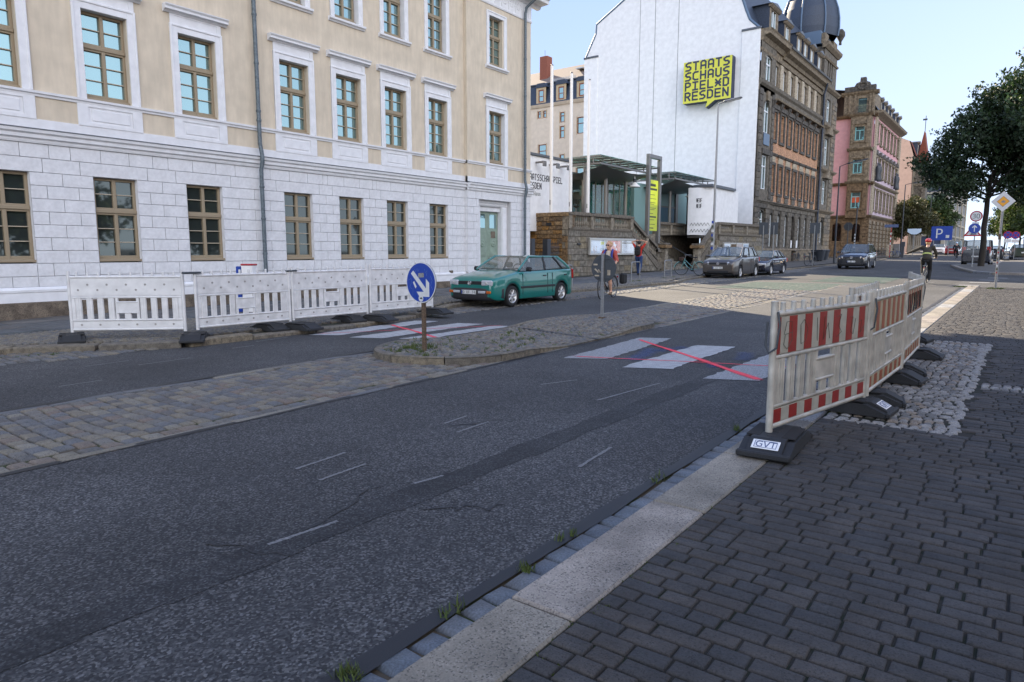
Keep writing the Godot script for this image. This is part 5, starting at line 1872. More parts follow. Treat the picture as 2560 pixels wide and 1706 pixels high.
func make_grey_building() -> void:
	mat("stone_grey", lin(.235, .215, .185), .9, {tex = T.stone, scale = .25, detail = T.blotch, dscale = .5, bump = T.bump, cm = 1.0})
	mat("stone_dark", lin(.15, .14, .13), .9, {tex = T.stone, scale = .3, detail = T.blotch, dscale = .5})
	mat("stone_tan", lin(.34, .285, .215), .9, {tex = T.stone, scale = .3, detail = T.blotch, dscale = .4})
	mat("stone_pale", lin(.5, .45, .37), .9, {tex = T.stone, scale = .5})
	mat("slate", lin(.035, .055, .1), .55, {tex = T.stone, scale = Vector3(.6, 1.2, .6)})
	mat("slate_edge", lin(.08, .13, .2), .5)
	mat("white_frame", lin(.7, .72, .74), .5)
	var bt := brick_picture()
	var bm := mat("yellow_brick", lin(.62, .37, .22), .9)
	bm.albedo_texture = bt
	bm.uv1_triplanar = true
	bm.uv1_world_triplanar = true
	bm.uv1_scale = Vector3(.5, .5, .5)
	mat("sign_yellow", lin(.62, .6, .06), .5)
	mat("sign_navy", lin(.018, .025, .06), .5)
	var b := thing("grey_stone_building", "tall grey sandstone building with white gable wall, brick bays and slate dome", "building", Vector3(-18.3, 0, 0), PI / 2)
	var cols := [61.8, 64.1, 66.4, 68.7, 71.0, 73.3, 75.6]
	var A := 57.2
	var B1 := 61.2
	var B2 := 77.3
	var E := 83.7
	# ground floor
	var hg := [[58.5, 60.1, 2.8, 5.15, .35]]
	for c in cols:
		if absf(c - 68.7) < .1: hg.append([c - .2, c + 1.0, .75, 5.0, .55])
		else: hg.append([c - .1, c + .85, 2.1, 5.05, .4])
	hg.append([79.4, 81.0, 2.6, 5.1, .4])
	var g := MB.new()
	g.wall(A, E, 1.9, 5.7, -.06, hg, .35)
	part(b, "ground_floor_wall", g, M.stone_dark)
	courses(b, "stone_block", A, B1, 1.9, 5.7, 9, .1, [[58.5, 60.1, 2.8, 5.15]], [M.stone_grey, M.stone_dark], 1.1, .035, .03)
	courses(b, "stone_block", B1, B2, 1.9, 5.7, 9, 0, hg, [M.stone_grey], 1.4, .035, .03)
	courses(b, "stone_block", B2, E, 1.9, 5.7, 9, .1, [[79.4, 81.0, 2.6, 5.1]], [M.stone_tan, M.stone_grey], 1.1, .035, .03)
	for h in hg:
		if h[2] < 1: bar(b, "door", Vector3(h[0], h[2], -.4), Vector3(h[1], 4.6, -.33), M.stone_dark)
		else: white_window(b, (h[0] + h[1]) * .5, (h[1] - h[0]) * .5, h[2], h[3] - .06, -.25, M.white_frame, M.glass)
	bar(b, "plinth", Vector3(A, -.2, -.3), Vector3(68.45, 1.75, .16), M.stone_tan, .02)
	bar(b, "plinth", Vector3(69.75, -.2, -.3), Vector3(E + .1, 1.75, .16), M.stone_tan, .02)
	swept(b, "plinth_moulding", [Vector2(-.2, 1.75), Vector2(.2, 1.75), Vector2(.2, 1.85), Vector2(.12, 1.92), Vector2(-.2, 1.92)], A, E + .1, M.stone_tan)
	for x in [70.6, 72.9, 75.1]: bar(b, "cellar_window", Vector3(x, .95, .155), Vector3(x + .7, 1.5, .168), M.black)
	for x in [68.2, 70.1]: bar(b, "notice_board", Vector3(x, 2.0, .06), Vector3(x + .35, 2.7, .12), M.white_render)
	swept(b, "string_course", [Vector2(-.2, 5.7), Vector2(.14, 5.7), Vector2(.18, 5.78), Vector2(.26, 5.84), Vector2(.26, 5.92), Vector2(-.2, 5.96)], A, E, M.stone_grey)
	# corner bay
	var hb := [[58.5, 60.05, 6.84, 9.63], [58.5, 60.05, 11.4, 14.0, .75], [58.5, 60.05, 15.5, 17.5, .2]]
	var cb := MB.new()
	cb.wall(A, B1, 5.96, 18.4, .06, hb, .4)
	cb.quad(Vector3(B1, 5.96, .06), Vector3(B1, 5.96, -.3), Vector3(B1, 18.4, -.3), Vector3(B1, 18.4, .06))
	part(b, "corner_bay_wall", cb, M.stone_grey)
	courses(b, "quoin", A, 58.05, 6.1, 14.7, 17, .12, [], [M.stone_grey, M.stone_dark], .9, .04, .03)
	courses(b, "quoin", 60.5, B1 + .02, 6.1, 14.7, 17, .12, [], [M.stone_grey, M.stone_dark], .8, .04, .03)
	for h in hb: white_window(b, 59.27, .77, h[2], h[3] - .03, -.12, M.white_frame, M.glass)
	bar(b, "balcony_rail", Vector3(58.5, 10.4, .1), Vector3(60.05, 11.35, .14), M.slate_edge)
	bar(b, "keystone", Vector3(58.95, 13.95, .05), Vector3(59.6, 14.7, .2), M.stone_tan)
	bar(b, "window_head", Vector3(58.3, 9.66, .05), Vector3(60.25, 10.1, .2), M.stone_dark)
	# brick bays
	var h1 := []
	var h2 := []
	var h3 := []
	for c in cols:
		h1.append([c - .52, c + .52, 6.86, 8.98])
		h2.append([c - .52, c + .52, 11.16, 13.38])
		h3.append([c - .45, c + .5, 15.48, 17.25])
	var bw := MB.new()
	bw.wall(B1, B2, 5.96, 14.3, -.08, h1 + h2, .3)
	part(b, "brick_wall", bw, M.yellow_brick)
	var tw := MB.new()
	tw.wall(B1, B2, 14.3, 18.4, -.05, h3, .3)
	part(b, "attic_wall", tw, M.stone_tan)
	for c in cols:
		white_window(b, c, .5, 6.88, 8.95, -.3, M.white_frame, M.glass)
		white_window(b, c, .5, 11.18, 13.35, -.3, M.white_frame, M.glass)
		white_window(b, c + .02, .46, 15.5, 17.22, -.25, M.white_frame, M.glass)
		for q in [[6.5, 9.1], [10.95, 13.5]]:
			var s := MB.new()
			for k in [-1, 1]: s.cbox(Vector3(c + k * .66, (q[0] + q[1]) * .5, -.03), Vector3(.26, q[1] - q[0], .14), .015)
			s.cbox(Vector3(c, q[0] + .12, -.02), Vector3(1.08, .25, .15), .02)
			s.cbox(Vector3(c, q[1] + .1, -.02), Vector3(1.6, .24, .16), .02)
			part(b, "window_surround", s, M.stone_dark)
		var orn := MB.new() # carved field over the first floor windows
		orn.cbox(Vector3(c, 9.5, -.04), Vector3(1.3, .62, .1), .01)
		for k in 3: orn.blob(Vector3(c - .35 + k * .35, 9.48, .02), Vector3(.13, .2, .04), 7, 5)
		part(b, "carved_panel", orn, M.stone_pale)
		swept(b, "window_cornice", [Vector2(-.1, 9.84), Vector2(.05, 9.84), Vector2(.12, 9.95), Vector2(.14, 10.05), Vector2(-.1, 10.07)], c - .98, c + .98, M.stone_dark)
		bar(b, "apron_panel", Vector3(c - .55, 6.02, -.06), Vector3(c + .55, 6.45, .02), M.stone_grey)
		bar(b, "pale_panel", Vector3(c - 1.5 + .06, 15.5, -.04), Vector3(c - .62, 17.5, .05), M.stone_pale)
		for k in [-.95, .95]:
			var br := MB.new()
			br.sweep([Vector2(-.08, 13.6), Vector2(.06, 13.6), Vector2(.3, 14.1), Vector2(.3, 14.28), Vector2(-.08, 14.28)], c + k - .11, c + k + .11)
			part(b, "bracket", br, M.stone_dark)
		bar(b, "hood_block", Vector3(c - .95, 13.68, -.05), Vector3(c + .95, 14.05, .16), M.stone_dark)
	swept(b, "bracket_cornice", [Vector2(-.1, 14.3), Vector2(.4, 14.3), Vector2(.45, 14.42), Vector2(.1, 14.5), Vector2(-.1, 14.5)], B1, B2, M.stone_tan)
	swept(b, "frieze_band", [Vector2(-.1, 14.52), Vector2(.06, 14.52), Vector2(.06, 14.95), Vector2(.22, 15.1), Vector2(.28, 15.36), Vector2(-.1, 15.46)], A, B2, M.stone_grey)
	swept(b, "architrave", [Vector2(-.1, 17.55), Vector2(.08, 17.55), Vector2(.14, 17.75), Vector2(-.1, 17.8)], A, B2, M.stone_tan)
	swept(b, "main_cornice", [Vector2(-.2, 18.3), Vector2(.1, 18.3), Vector2(.2, 18.5), Vector2(.25, 18.62), Vector2(.65, 18.75), Vector2(.7, 19.0), Vector2(.8, 19.12), Vector2(-.2, 19.16)], A, 63.2, M.stone_tan)
	swept(b, "main_cornice", [Vector2(-.2, 18.1), Vector2(.1, 18.1), Vector2(.2, 18.35), Vector2(.55, 18.5), Vector2(.6, 18.75), Vector2(.7, 18.85), Vector2(-.2, 18.9)], 63.2, B2 + .4, M.stone_tan)
	swept(b, "gutter", [Vector2(.6, 18.87), Vector2(.78, 18.87), Vector2(.84, 19.0), Vector2(.6, 19.02)], 63.2, B2 + .4, M.flashing)
	var pipe := MB.new()
	pipe.tube([Vector3(B2 - .05, 1.0, .25), Vector3(B2 - .05, 17.6, .25), Vector3(B2 - .5, 18.6, .6)], .09, 8)
	part(b, "drainpipe", pipe, M.slate)
	# turret bay and chamfered corner
	var ht := [[79.4, 81.0, 6.7, 9.2], [79.4, 81.0, 10.8, 13.6], [79.4, 81.0, 15.3, 17.6]]
	var tb := MB.new()
	tb.wall(B2, E, 5.96, 18.4, .06, ht, .4)
	tb.quad(Vector3(B2, 5.96, -.3), Vector3(B2, 5.96, .06), Vector3(B2, 18.4, .06), Vector3(B2, 18.4, -.3))
	part(b, "turret_bay_wall", tb, M.stone_grey)
	for h in ht: white_window(b, 80.2, .8, h[2], h[3] - .03, -.15, M.white_frame, M.glass)
	courses(b, "quoin", B2 + .1, 78.7, 6.1, 17.8, 24, .12, [], [M.stone_grey, M.stone_dark], .9, .04, .03)
	courses(b, "quoin", 81.8, E, 6.1, 17.8, 24, .12, [], [M.stone_grey, M.stone_tan], .9, .04, .03)
	for y in [9.4, 13.9]:
		var pd := MB.new()
		pd.prism(PackedVector2Array([Vector2(79.0, y), Vector2(81.4, y), Vector2(80.2, y + 1.0)]), .5, .5)
		part(b, "pediment", pd, M.stone_tan)
	var ch := b # chamfer towards the side street
	var cm := MB.new()
	var X := Transform3D(Basis(Vector3.UP, PI / 4), Vector3(E, 0, .06))
	cm.t = X
	var hc := [[1.2, 2.6, 2.6, 5.0], [1.2, 2.6, 6.7, 9.2], [1.2, 2.6, 10.8, 13.6], [1.2, 2.6, 15.3, 17.6]]
	cm.wall(0, 3.8, 0, 18.4, 0, hc, .4)
	part(ch, "chamfer_wall", cm, M.stone_grey)
	var cq := MB.new()
	cq.t = X
	for k in 26:
		for s in [[.0, .75], [3.1, 3.8]]: cq.cbox(Vector3((s[0] + s[1]) * .5 + (.08 if k % 2 else 0.0), 6.3 + k * .46, .03), Vector3(s[1] - s[0], .42, .1), .02)
	part(ch, "chamfer_quoins", cq, M.stone_grey, "stuff")
	for h in hc:
		var f := MB.new()
		f.t = X
		f.span(Vector3(h[0], h[2], -.2), Vector3(h[0] + .1, h[3], -.1))
		f.span(Vector3(h[1] - .1, h[2], -.2), Vector3(h[1], h[3], -.1))
		f.span(Vector3(h[0] + .1, lerpf(h[2], h[3], .65), -.2), Vector3(h[1] - .1, lerpf(h[2], h[3], .65) + .12, -.1))
		f.span(Vector3(1.85, h[2], -.2), Vector3(1.95, h[3], -.1))
		var w := part(ch, "window", f, M.white_frame)
		var p := MB.new()
		p.t = X
		p.quad(Vector3(h[0], h[2], -.17), Vector3(h[1], h[2], -.17), Vector3(h[1], h[3], -.17), Vector3(h[0], h[3], -.17))
		part(w, "pane", p, M.glass)
	for y in [5.72, 10.0, 14.5, 18.3]:
		var c := MB.new()
		c.t = X
		c.sweep([Vector2(-.2, y), Vector2(.1, y), Vector2(.35, y + .2), Vector2(.4, y + .35), Vector2(-.2, y + .4)], -.2, 4.0)
		part(ch, "chamfer_cornice", c, M.stone_tan)
		swept(b, "turret_cornice", [Vector2(-.2, y), Vector2(.14, y), Vector2(.38, y + .2), Vector2(.42, y + .35), Vector2(-.2, y + .4)], B2, E + .1, M.stone_tan)
	# attic of the turret
	var at := MB.new()
	at.wall(78.0, E - .2, 18.7, 22.6, -.1, [[79.4, 79.9, 19.4, 21.4], [80.3, 80.8, 19.4, 21.4], [81.2, 81.7, 19.4, 21.4]], .2)
	at.quad(Vector3(78.0, 18.7, -6), Vector3(78.0, 18.7, -.1), Vector3(78.0, 22.6, -.1), Vector3(78.0, 22.6, -6))
	at.quad(Vector3(E - .2, 18.7, -.1), Vector3(E - .2, 18.7, -6), Vector3(E - .2, 22.6, -6), Vector3(E - .2, 22.6, -.1))
	at.quad(Vector3(78, 22.6, -.1), Vector3(E - .2, 22.6, -.1), Vector3(E - .2, 22.6, -6), Vector3(78, 22.6, -6))
	part(b, "turret_attic", at, M.stone_grey)
	swept(b, "attic_cornice", [Vector2(-.3, 22.4), Vector2(.0, 22.4), Vector2(.3, 22.7), Vector2(.35, 22.95), Vector2(-.3, 23.0)], 77.6, E + .2, M.stone_tan)
	swept(b, "attic_cornice", [Vector2(-.3, 21.4), Vector2(-.02, 21.4), Vector2(.08, 21.55), Vector2(-.3, 21.6)], 77.9, E, M.stone_tan)
	bar(b, "parapet", Vector3(78.3, 23.0, -1.2), Vector3(79.6, 24.0, -.2), M.stone_tan)
	bar(b, "parapet", Vector3(82.0, 23.0, -1.2), Vector3(E - .1, 24.0, -.2), M.stone_tan)
	var urn := MB.new()
	urn.lathe([[.15, 24.0], [.12, 24.3], [.45, 24.9], [.42, 25.3], [.2, 25.6], [0, 25.65]], 10, Vector3(E - .2, -.1, .1))
	part(b, "stone_ball", urn, M.stone_dark)
	# dome
	var dm := MB.new()
	var prof := [[2.95, 24.2], [3.05, 25.0], [3.02, 26.0], [2.85, 27.0], [2.5, 28.0], [1.95, 28.9], [1.2, 29.6], [.5, 30.0], [.25, 30.6], [0, 31.2]]
	dm.lathe(prof, 8, Vector3(81, 0, -2.6), true)
	part(b, "dome", dm, M.slate)
	for k in 8:
		var rb := MB.new()
		var path := []
		var a := TAU * k / 8
		for q in prof.slice(0, 8): path.append(Vector3(81 + cos(a) * q[0] * 1.005, q[1], -2.6 - sin(a) * q[0] * 1.005))
		rb.tube(path, .09, 5)
		part(b, "dome_rib", rb, M.slate_edge)
	bar(b, "dome_base", Vector3(77.9, 22.9, -5.9), Vector3(84.0, 24.2, -.6), M.slate_edge)
	# mansard roof
	var mr := MB.new()
	mr.surf([PackedVector3Array([Vector3(A, 19.2, .1), Vector3(A, 20.0, -.95), Vector3(A, 20.75, -1.27), Vector3(A, 21.65, -1.6), Vector3(A, 24.4, -2.5)]), PackedVector3Array([Vector3(78, 19.2, .1), Vector3(78, 20.0, -.95), Vector3(78, 20.75, -1.27), Vector3(78, 21.65, -1.6), Vector3(78, 24.4, -2.5)])], false, true)
	mr.quad(Vector3(A, 24.4, -2.5), Vector3(86, 24.4, -2.5), Vector3(86, 26.2, -8), Vector3(A, 26.2, -8))
	mr.quad(Vector3(A, 26.2, -8), Vector3(86, 26.2, -8), Vector3(86, 19.6, -16), Vector3(A, 19.6, -16))
	part(b, "mansard_roof", mr, M.slate)
	for q in [[61.0, 2.4], [65.0, 1.9], [68.9, 1.6], [71.2, 1.5], [73.6, 1.5], [76.6, 1.6]]: dormer(b, q[0], q[1], 19.5, 21.75 if q[1] > 2 else 21.5, -.25, 1.6)
	# rear and side walls
	var rw := MB.new()
	rw.quad(Vector3(86, 0, -16), Vector3(A, 0, -16), Vector3(A, 19.6, -16), Vector3(86, 19.6, -16))
	rw.quad(Vector3(86.3, 0, -2.4), Vector3(86.3, 0, -16), Vector3(86.3, 24.4, -16), Vector3(86.3, 24.4, -2.4))
	part(b, "rear_wall", rw, M.stone_tan)
	# the white gable wall looks back along the street
	var gw := MB.new()
	gw.t = Transform3D(Basis(Vector3.UP, -PI / 2), Vector3(A, 0, 0)) # local x = across the street, z = towards the camera
	gw.prism(PackedVector2Array([Vector2(-.1, 2.9), Vector2(-.1, 19.2), Vector2(-.95, 20.0), Vector2(-1.27, 20.75), Vector2(-1.6, 21.65), Vector2(-2.5, 24.4), Vector2(-8, 26.2), Vector2(-12.1, 23.8), Vector2(-15.0, 22.25), Vector2(-15.05, 21.45), Vector2(-15.5, 20.45), Vector2(-16.1, 19.5), Vector2(-16.1, 2.9)]), .04, .3)
	part(b, "gable_wall", gw, M.white_render)
	for q in [[-16.2, -14.8, 19.35], [-1.5, -.05, 19.15], [-2.1, -1.52, 5.9]]:
		var st := MB.new()
		st.t = gw.t
		st.cbox(Vector3((q[0] + q[1]) * .5, (2.8 + q[2]) * .5, .06), Vector3(q[1] - q[0], q[2] - 2.8, .14), .01)
		part(b, "raised_strip", st, M.white_render)
		var cp := MB.new()
		cp.t = gw.t
		cp.cbox(Vector3((q[0] + q[1]) * .5, q[2] + .08, .08), Vector3(q[1] - q[0] + .1, .16, .24), .01)
		part(b, "strip_cap", cp, M.flashing)
	for x in [-9.16, -7.0, -10.6]:
		var jm := MB.new()
		jm.t = gw.t
		jm.span(Vector3(x - .018, 5, .035), Vector3(x + .018, 24, .052 if x > -10 else .046))
		part(b, "expansion_joint", jm, M.steel)
	var ev := MB.new()
	ev.t = gw.t
	for q in [[Vector2(-.1, 19.2), Vector2(-.95, 20.0)], [Vector2(-.95, 20.0), Vector2(-1.27, 20.75)], [Vector2(-1.27, 20.75), Vector2(-1.6, 21.65)], [Vector2(-1.6, 21.65), Vector2(-2.5, 24.4)], [Vector2(-2.5, 24.4), Vector2(-8, 26.2)], [Vector2(-8, 26.2), Vector2(-15.0, 22.25)], [Vector2(-15.0, 22.25), Vector2(-15.05, 21.45)], [Vector2(-15.05, 21.45), Vector2(-16.1, 19.5)]]:
		var a: Vector2 = q[0]
		var c: Vector2 = q[1]
		ev.tube([Vector3(a.x, a.y, 0), Vector3(c.x, c.y, 0)], .11, 6)
	part(b, "verge", ev, M.slate_edge)
	make_bubble_sign()


func brick_picture() -> ImageTexture:
	# 2 m square of small brick: colour of bricks too far away to tell apart
	var n := 256
	var im := Image.create(n, n, false, Image.FORMAT_RGB8)
	var r := RandomNumberGenerator.new()
	r.seed = 7
	for row in 26:
		var y0 := row * n / 26
		var y1 := (row + 1) * n / 26
		var off := (row % 2) * 14
		for k in 10:
			var s := r.randf_range(.75, 1.0)
			im.fill_rect(Rect2i((k * 28 + off) % n, y0, 27, y1 - y0), Color(s, s * r.randf_range(.94, 1.0), s * .97))
		im.fill_rect(Rect2i(0, y0, n, 2), Color(.72, .68, .62))
	return ImageTexture.create_from_image(im)


func make_bubble_sign() -> void:
	var s := thing("speech_bubble_sign", "big yellow speech bubble sign with black block letters on white gable", "sign", Vector3(-22.3, 15.63, -57.1))
	var hw := 2.04
	var hh := 1.66
	var shape := PackedVector2Array([Vector2(-hw, -hh), Vector2(.1, -hh), Vector2(-.05, -hh - .52), Vector2(.72, -hh), Vector2(hw, -hh), Vector2(hw, hh), Vector2(-hw, hh)])
	var bx := MB.new()
	bx.prism(shape, .78, .76)
	part(s, "box", bx, M.sign_navy)
	var fc := MB.new()
	fc.prism(shape, .8, .015)
	part(s, "face", fc, M.sign_yellow)
	var rows := ["STAATS", "SCHAUS", "PIEL*D", "RESDEN"]
	for r in 4:
		words(s, rows[r], -1.83, .98 - r * .8, .645, .4, .6, .135, .815, M.sign_navy)
# ---------------------------------------------------------------- pink corner building and what follows
func make_far_buildings() -> void:
	mat("pink", lin(.62, .34, .36), .9, {tex = T.faint, scale = .3})
	mat("mauve", lin(.5, .4, .46), .9, {tex = T.faint, scale = .3})
	mat("turquoise_frame", lin(.2, .45, .47), .5)
	mat("stone_brown", lin(.27, .19, .12), .9, {tex = T.stone, scale = .3, detail = T.blotch, dscale = .4})
	mat("peach", lin(.62, .42, .31), .9, {tex = T.faint, scale = .2})
	mat("red_tile", lin(.3, .08, .045), .85, {tex = T.grain, scale = 1.2})
	mat("cream_wall", lin(.66, .57, .46), .9, {tex = T.faint, scale = .2})
	mat("red_frame", lin(.22, .07, .035), .6)
	mat("window_sand", lin(.45, .35, .22), .9)
	mat("chimney_brick", lin(.36, .12, .075), .9, {tex = T.grain, scale = 2.0})
	mat("roof_tile", lin(.26, .2, .165), .85, {tex = T.grain, scale = Vector3(1.5, 3, 1.5)})
	mat("hotel_beige", lin(.36, .32, .25), .85, {tex = T.faint, scale = .3})
	mat("hotel_blue", lin(.035, .05, .1), .3, {metal = .3})
	mat("hotel_fin", lin(.3, .3, .3), .6)
	mat("terracotta", lin(.42, .2, .11), .9, {tex = T.faint, scale = .3})
	pink_building()
	back_building()
	peach_house()
	hotel()
	opposite_side()


func pink_building() -> void:
	var b := thing("pink_building", "pink and brown sandstone corner building with bay window and crested gable", "building", Vector3(-16.6, 0, 0), PI / 2)
	var Z0 := 97.0
	var F := Transform3D(Basis(Vector3.UP, -PI / 2), Vector3(Z0, 0, 0)) # faces the camera: local x across the street
	var ys := [.9, 6.1, 10.4, 14.45, 18.6]
	# front of the corner
	var w := MB.new()
	w.t = F
	w.wall(-14, -2.7, .5, 6.1, 0, [[-4.2, -3.1, 3.0, 5.3, .4]], .3)
	w.wall(-2.7, -.2, .5, 6.1, .02, [[-1.85, -.9, 2.9, 5.2, .4]], .3)
	part(b, "ground_floor_wall", w, M.stone_brown)
	var cs := MB.new()
	cs.t = F
	for k in 12:
		for q in [[-6.2, -4.3], [-3.0, -1.95], [-.8, 0.1]]: cs.cbox(Vector3((q[0] + q[1]) * .5, 1.2 + k * .42, .03), Vector3(q[1] - q[0], .37, .14), .02)
	part(b, "rusticated_courses", cs, M.stone_brown, "stuff")
	var pw := MB.new()
	pw.t = F
	pw.wall(-14, -.05, 6.1, 18.6, -.1, [], .2)
	part(b, "pink_wall", pw, M.pink)
	for k in 3:
		var y0: float = ys[k + 1]
		var y1: float = ys[k + 2]
		# projecting bay
		var bay := MB.new()
		bay.t = F
		var hole := [[-2.05, -.98, y0 + 1.0, y1 - (1.35 if k < 2 else 1.5)]]
		bay.wall(-2.6, -.25, y0 - .2, y1 - .2, .75, hole, .25)
		bay.quad(Vector3(-2.6, y0 - .2, -.1), Vector3(-2.6, y0 - .2, .75), Vector3(-2.6, y1 - .2, .75), Vector3(-2.6, y1 - .2, -.1))
		bay.quad(Vector3(-.25, y0 - .2, .75), Vector3(-.25, y0 - .2, -.1), Vector3(-.25, y1 - .2, -.1), Vector3(-.25, y1 - .2, .75))
		bay.cbox(Vector3(-1.5, y0 + .8, .8), Vector3(1.5, .14, .14), .02)
		bay.cbox(Vector3(-1.5, y1 - 1.1, .8), Vector3(1.7, .2, .16), .02)
		for s in [-2.3, -.6]: bay.cbox(Vector3(s, (y0 + y1) * .5, .78), Vector3(.35, y1 - y0 - 1.2, .12), .02)
		part(b, "bay", bay, M.stone_brown if k == 0 else M.stone_tan)
		var hx: Array = hole[0]
		var f := MB.new()
		f.t = F
		f.span(Vector3(hx[0], hx[2], .52), Vector3(hx[0] + .1, hx[3], .6))
		f.span(Vector3(hx[1] - .1, hx[2], .52), Vector3(hx[1], hx[3], .6))
		f.span(Vector3(hx[0] + .1, hx[2], .52), Vector3(hx[1] - .1, hx[2] + .1, .6))
		f.span(Vector3(hx[0] + .1, lerpf(hx[2], hx[3], .7), .52), Vector3(hx[1] - .1, lerpf(hx[2], hx[3], .7) + .1, .6))
		f.span(Vector3(-1.56, hx[2] + .1, .52), Vector3(-1.48, lerpf(hx[2], hx[3], .7), .6))
		var win := part(b, "window", f, M.turquoise_frame)
		for s in [[hx[0], -1.52], [-1.52, hx[1]]]:
			var p := MB.new()
			p.t = F
			p.quad(Vector3(s[0], hx[2], .54), Vector3(s[1], hx[2], .545), Vector3(s[1], hx[3], .54), Vector3(s[0], hx[3], .535))
			part(win, "pane", p, M.glass)
		if k == 0:
			for s in [[-1.98, -1.56], [-1.48, -1.05]]:
				var cu := MB.new()
				cu.t = F
				cu.span(Vector3(s[0], 7.8, .548), Vector3(s[1], 8.6, .555))
				part(win, "red_blind", cu, M.poster_red)
		var co := MB.new()
		co.t = F
		co.sweep([Vector2(-.2, y1 - .25), Vector2(.8, y1 - .25), Vector2(.95, y1 - .1), Vector2(1.05, y1 + .05), Vector2(-.2, y1 + .1)], -2.85, .0)
		part(b, "bay_cornice", co, M.stone_tan)
	for y in [6.1, 10.2, 18.5]:
		var co := MB.new()
		co.t = F
		co.sweep([Vector2(-.2, y - .2), Vector2(.1, y - .2), Vector2(.3, y), Vector2(.35, y + .15), Vector2(-.2, y + .2)], -14, .35)
		part(b, "cornice", co, M.stone_brown)
		swept(b, "cornice", [Vector2(-.2, y - .2), Vector2(.1, y - .2), Vector2(.35, y), Vector2(.4, y + .15), Vector2(-.2, y + .2)], Z0, 117.5, M.stone_tan)
	# top storey with french window and crest
	var tp := MB.new()
	tp.t = F
	tp.wall(-3.6, -.1, 18.7, 21.2, .35, [[-1.95, -.98, 18.9, 20.6]], .3)
	tp.quad(Vector3(-3.6, 18.7, -4), Vector3(-3.6, 18.7, .35), Vector3(-3.6, 21.2, .35), Vector3(-3.6, 21.2, -4))
	tp.quad(Vector3(-.1, 18.7, .35), Vector3(-.1, 18.7, -4), Vector3(-.1, 21.2, -4), Vector3(-.1, 21.2, .35))
	for s in [-3.4, -2.9, -2.3, -.6, -.25]: tp.cbox(Vector3(s, 19.95, .4), Vector3(.25, 2.3, .14), .02)
	part(b, "top_storey", tp, M.stone_tan)
	var tg := MB.new()
	tg.t = F
	tg.quad(Vector3(-1.95, 18.9, .12), Vector3(-.98, 18.9, .12), Vector3(-.98, 20.6, .12), Vector3(-1.95, 20.6, .12))
	part(b, "french_window", tg, M.glass)
	var br := MB.new()
	br.t = F
	for k in 9: br.span(Vector3(-2.1 + k * .16, 18.75, .72), Vector3(-2.07 + k * .16, 19.5, .75))
	br.span(Vector3(-2.15, 19.5, .71), Vector3(-.75, 19.55, .76))
	part(b, "balcony_railing", br, M.iron)
	var tc := MB.new()
	tc.t = F
	tc.sweep([Vector2(-.3, 21.0), Vector2(.4, 21.0), Vector2(.6, 21.2), Vector2(.7, 21.4), Vector2(-.3, 21.5)], -3.9, .3)
	part(b, "top_cornice", tc, M.stone_tan)
	var cr := MB.new()
	cr.t = F
	cr.prism(PackedVector2Array([Vector2(-3.6, 21.5), Vector2(-.1, 21.5), Vector2(-.1, 22.1), Vector2(-.7, 22.1), Vector2(-.8, 22.45), Vector2(-1.2, 22.6), Vector2(-1.25, 23.1), Vector2(-1.85, 23.1), Vector2(-1.9, 22.6), Vector2(-2.3, 22.45), Vector2(-2.5, 22.1), Vector2(-3.6, 22.1)]), .35, .6)
	for k in 12: cr.blob(Vector3(-1.55 + cos(k * .52) * .5, 22.1 + sin(k * .52) * .4, .38), Vector3(.16, .16, .12), 7, 5)
	part(b, "crest", cr, M.stone_dark)
	# street front
	var hs := []
	for r in 3:
		for k in 7:
			var c := 98.9 + k * 2.75
			hs.append([c - .5, c + .5, ys[r + 1] + .95, ys[r + 2] - 1.0])
	var sw := MB.new()
	sw.wall(Z0, 117.5, 6.1, 18.6, 0, hs, .3)
	part(b, "street_wall", sw, M.mauve)
	var sp := MB.new()
	sp.wall(Z0, 117.5, 14.6, 18.4, .03, hs, .05)
	part(b, "pink_upper_wall", sp, M.pink)
	for h in hs:
		white_window(b, (h[0] + h[1]) * .5, .5, h[2], h[3], -.2, M.white_frame, M.glass)
		var s := MB.new()
		for k in [-.62, .62]: s.cbox(Vector3((h[0] + h[1]) * .5 + k, (h[2] + h[3]) * .5, .05), Vector3(.26, h[3] - h[2] + .3, .16), .02)
		s.cbox(Vector3((h[0] + h[1]) * .5, h[2] - .18, .08), Vector3(1.6, .25, .26), .02)
		s.cbox(Vector3((h[0] + h[1]) * .5, h[3] + .2, .08), Vector3(1.7, .3, .28), .02)
		part(b, "window_surround", s, M.stone_tan)
		if h[2] > 10.5 and h[2] < 12:
			var pd := MB.new()
			pd.prism(PackedVector2Array([Vector2(h[0] - .45, h[3] + .36), Vector2(h[1] + .45, h[3] + .36), Vector2((h[0] + h[1]) * .5, h[3] + .95)]), .3, .3)
			part(b, "pediment", pd, M.stone_dark)
	for x in [97.35, 98.05, 116.4, 117.2]: bar(b, "pilaster", Vector3(x - .16, 6.4, 0), Vector3(x + .16, 18.3, .22), M.stone_pale)
	for x in [97.9, 99.2, 112.6, 114.0]: # dark figures standing on the balcony
		var st := MB.new()
		st.lathe([[.0, 10.5], [.28, 10.5], [.25, 10.9], [.2, 11.4], [.28, 11.9], [.22, 12.3], [.09, 12.4], [.14, 12.6], [.0, 12.8]], 8, Vector3(x, 0, .55))
		part(b, "statue", st, M.iron)
	var g := MB.new()
	var gh2 := []
	for k in 7: gh2.append([98.4 + k * 2.75, 99.4 + k * 2.75, 2.6, 5.2, .5])
	g.wall(Z0, 117.5, .5, 6.1, 0, gh2, .35)
	part(b, "street_ground_floor", g, M.stone_brown)
	var gc := MB.new()
	for k in 8:
		for m in 8: gc.cbox(Vector3(97.65 + m * 2.75, 1.5 + k * .55, .06), Vector3(1.3, .48, .18), .05)
	part(b, "rusticated_piers", gc, M.stone_tan, "stuff")
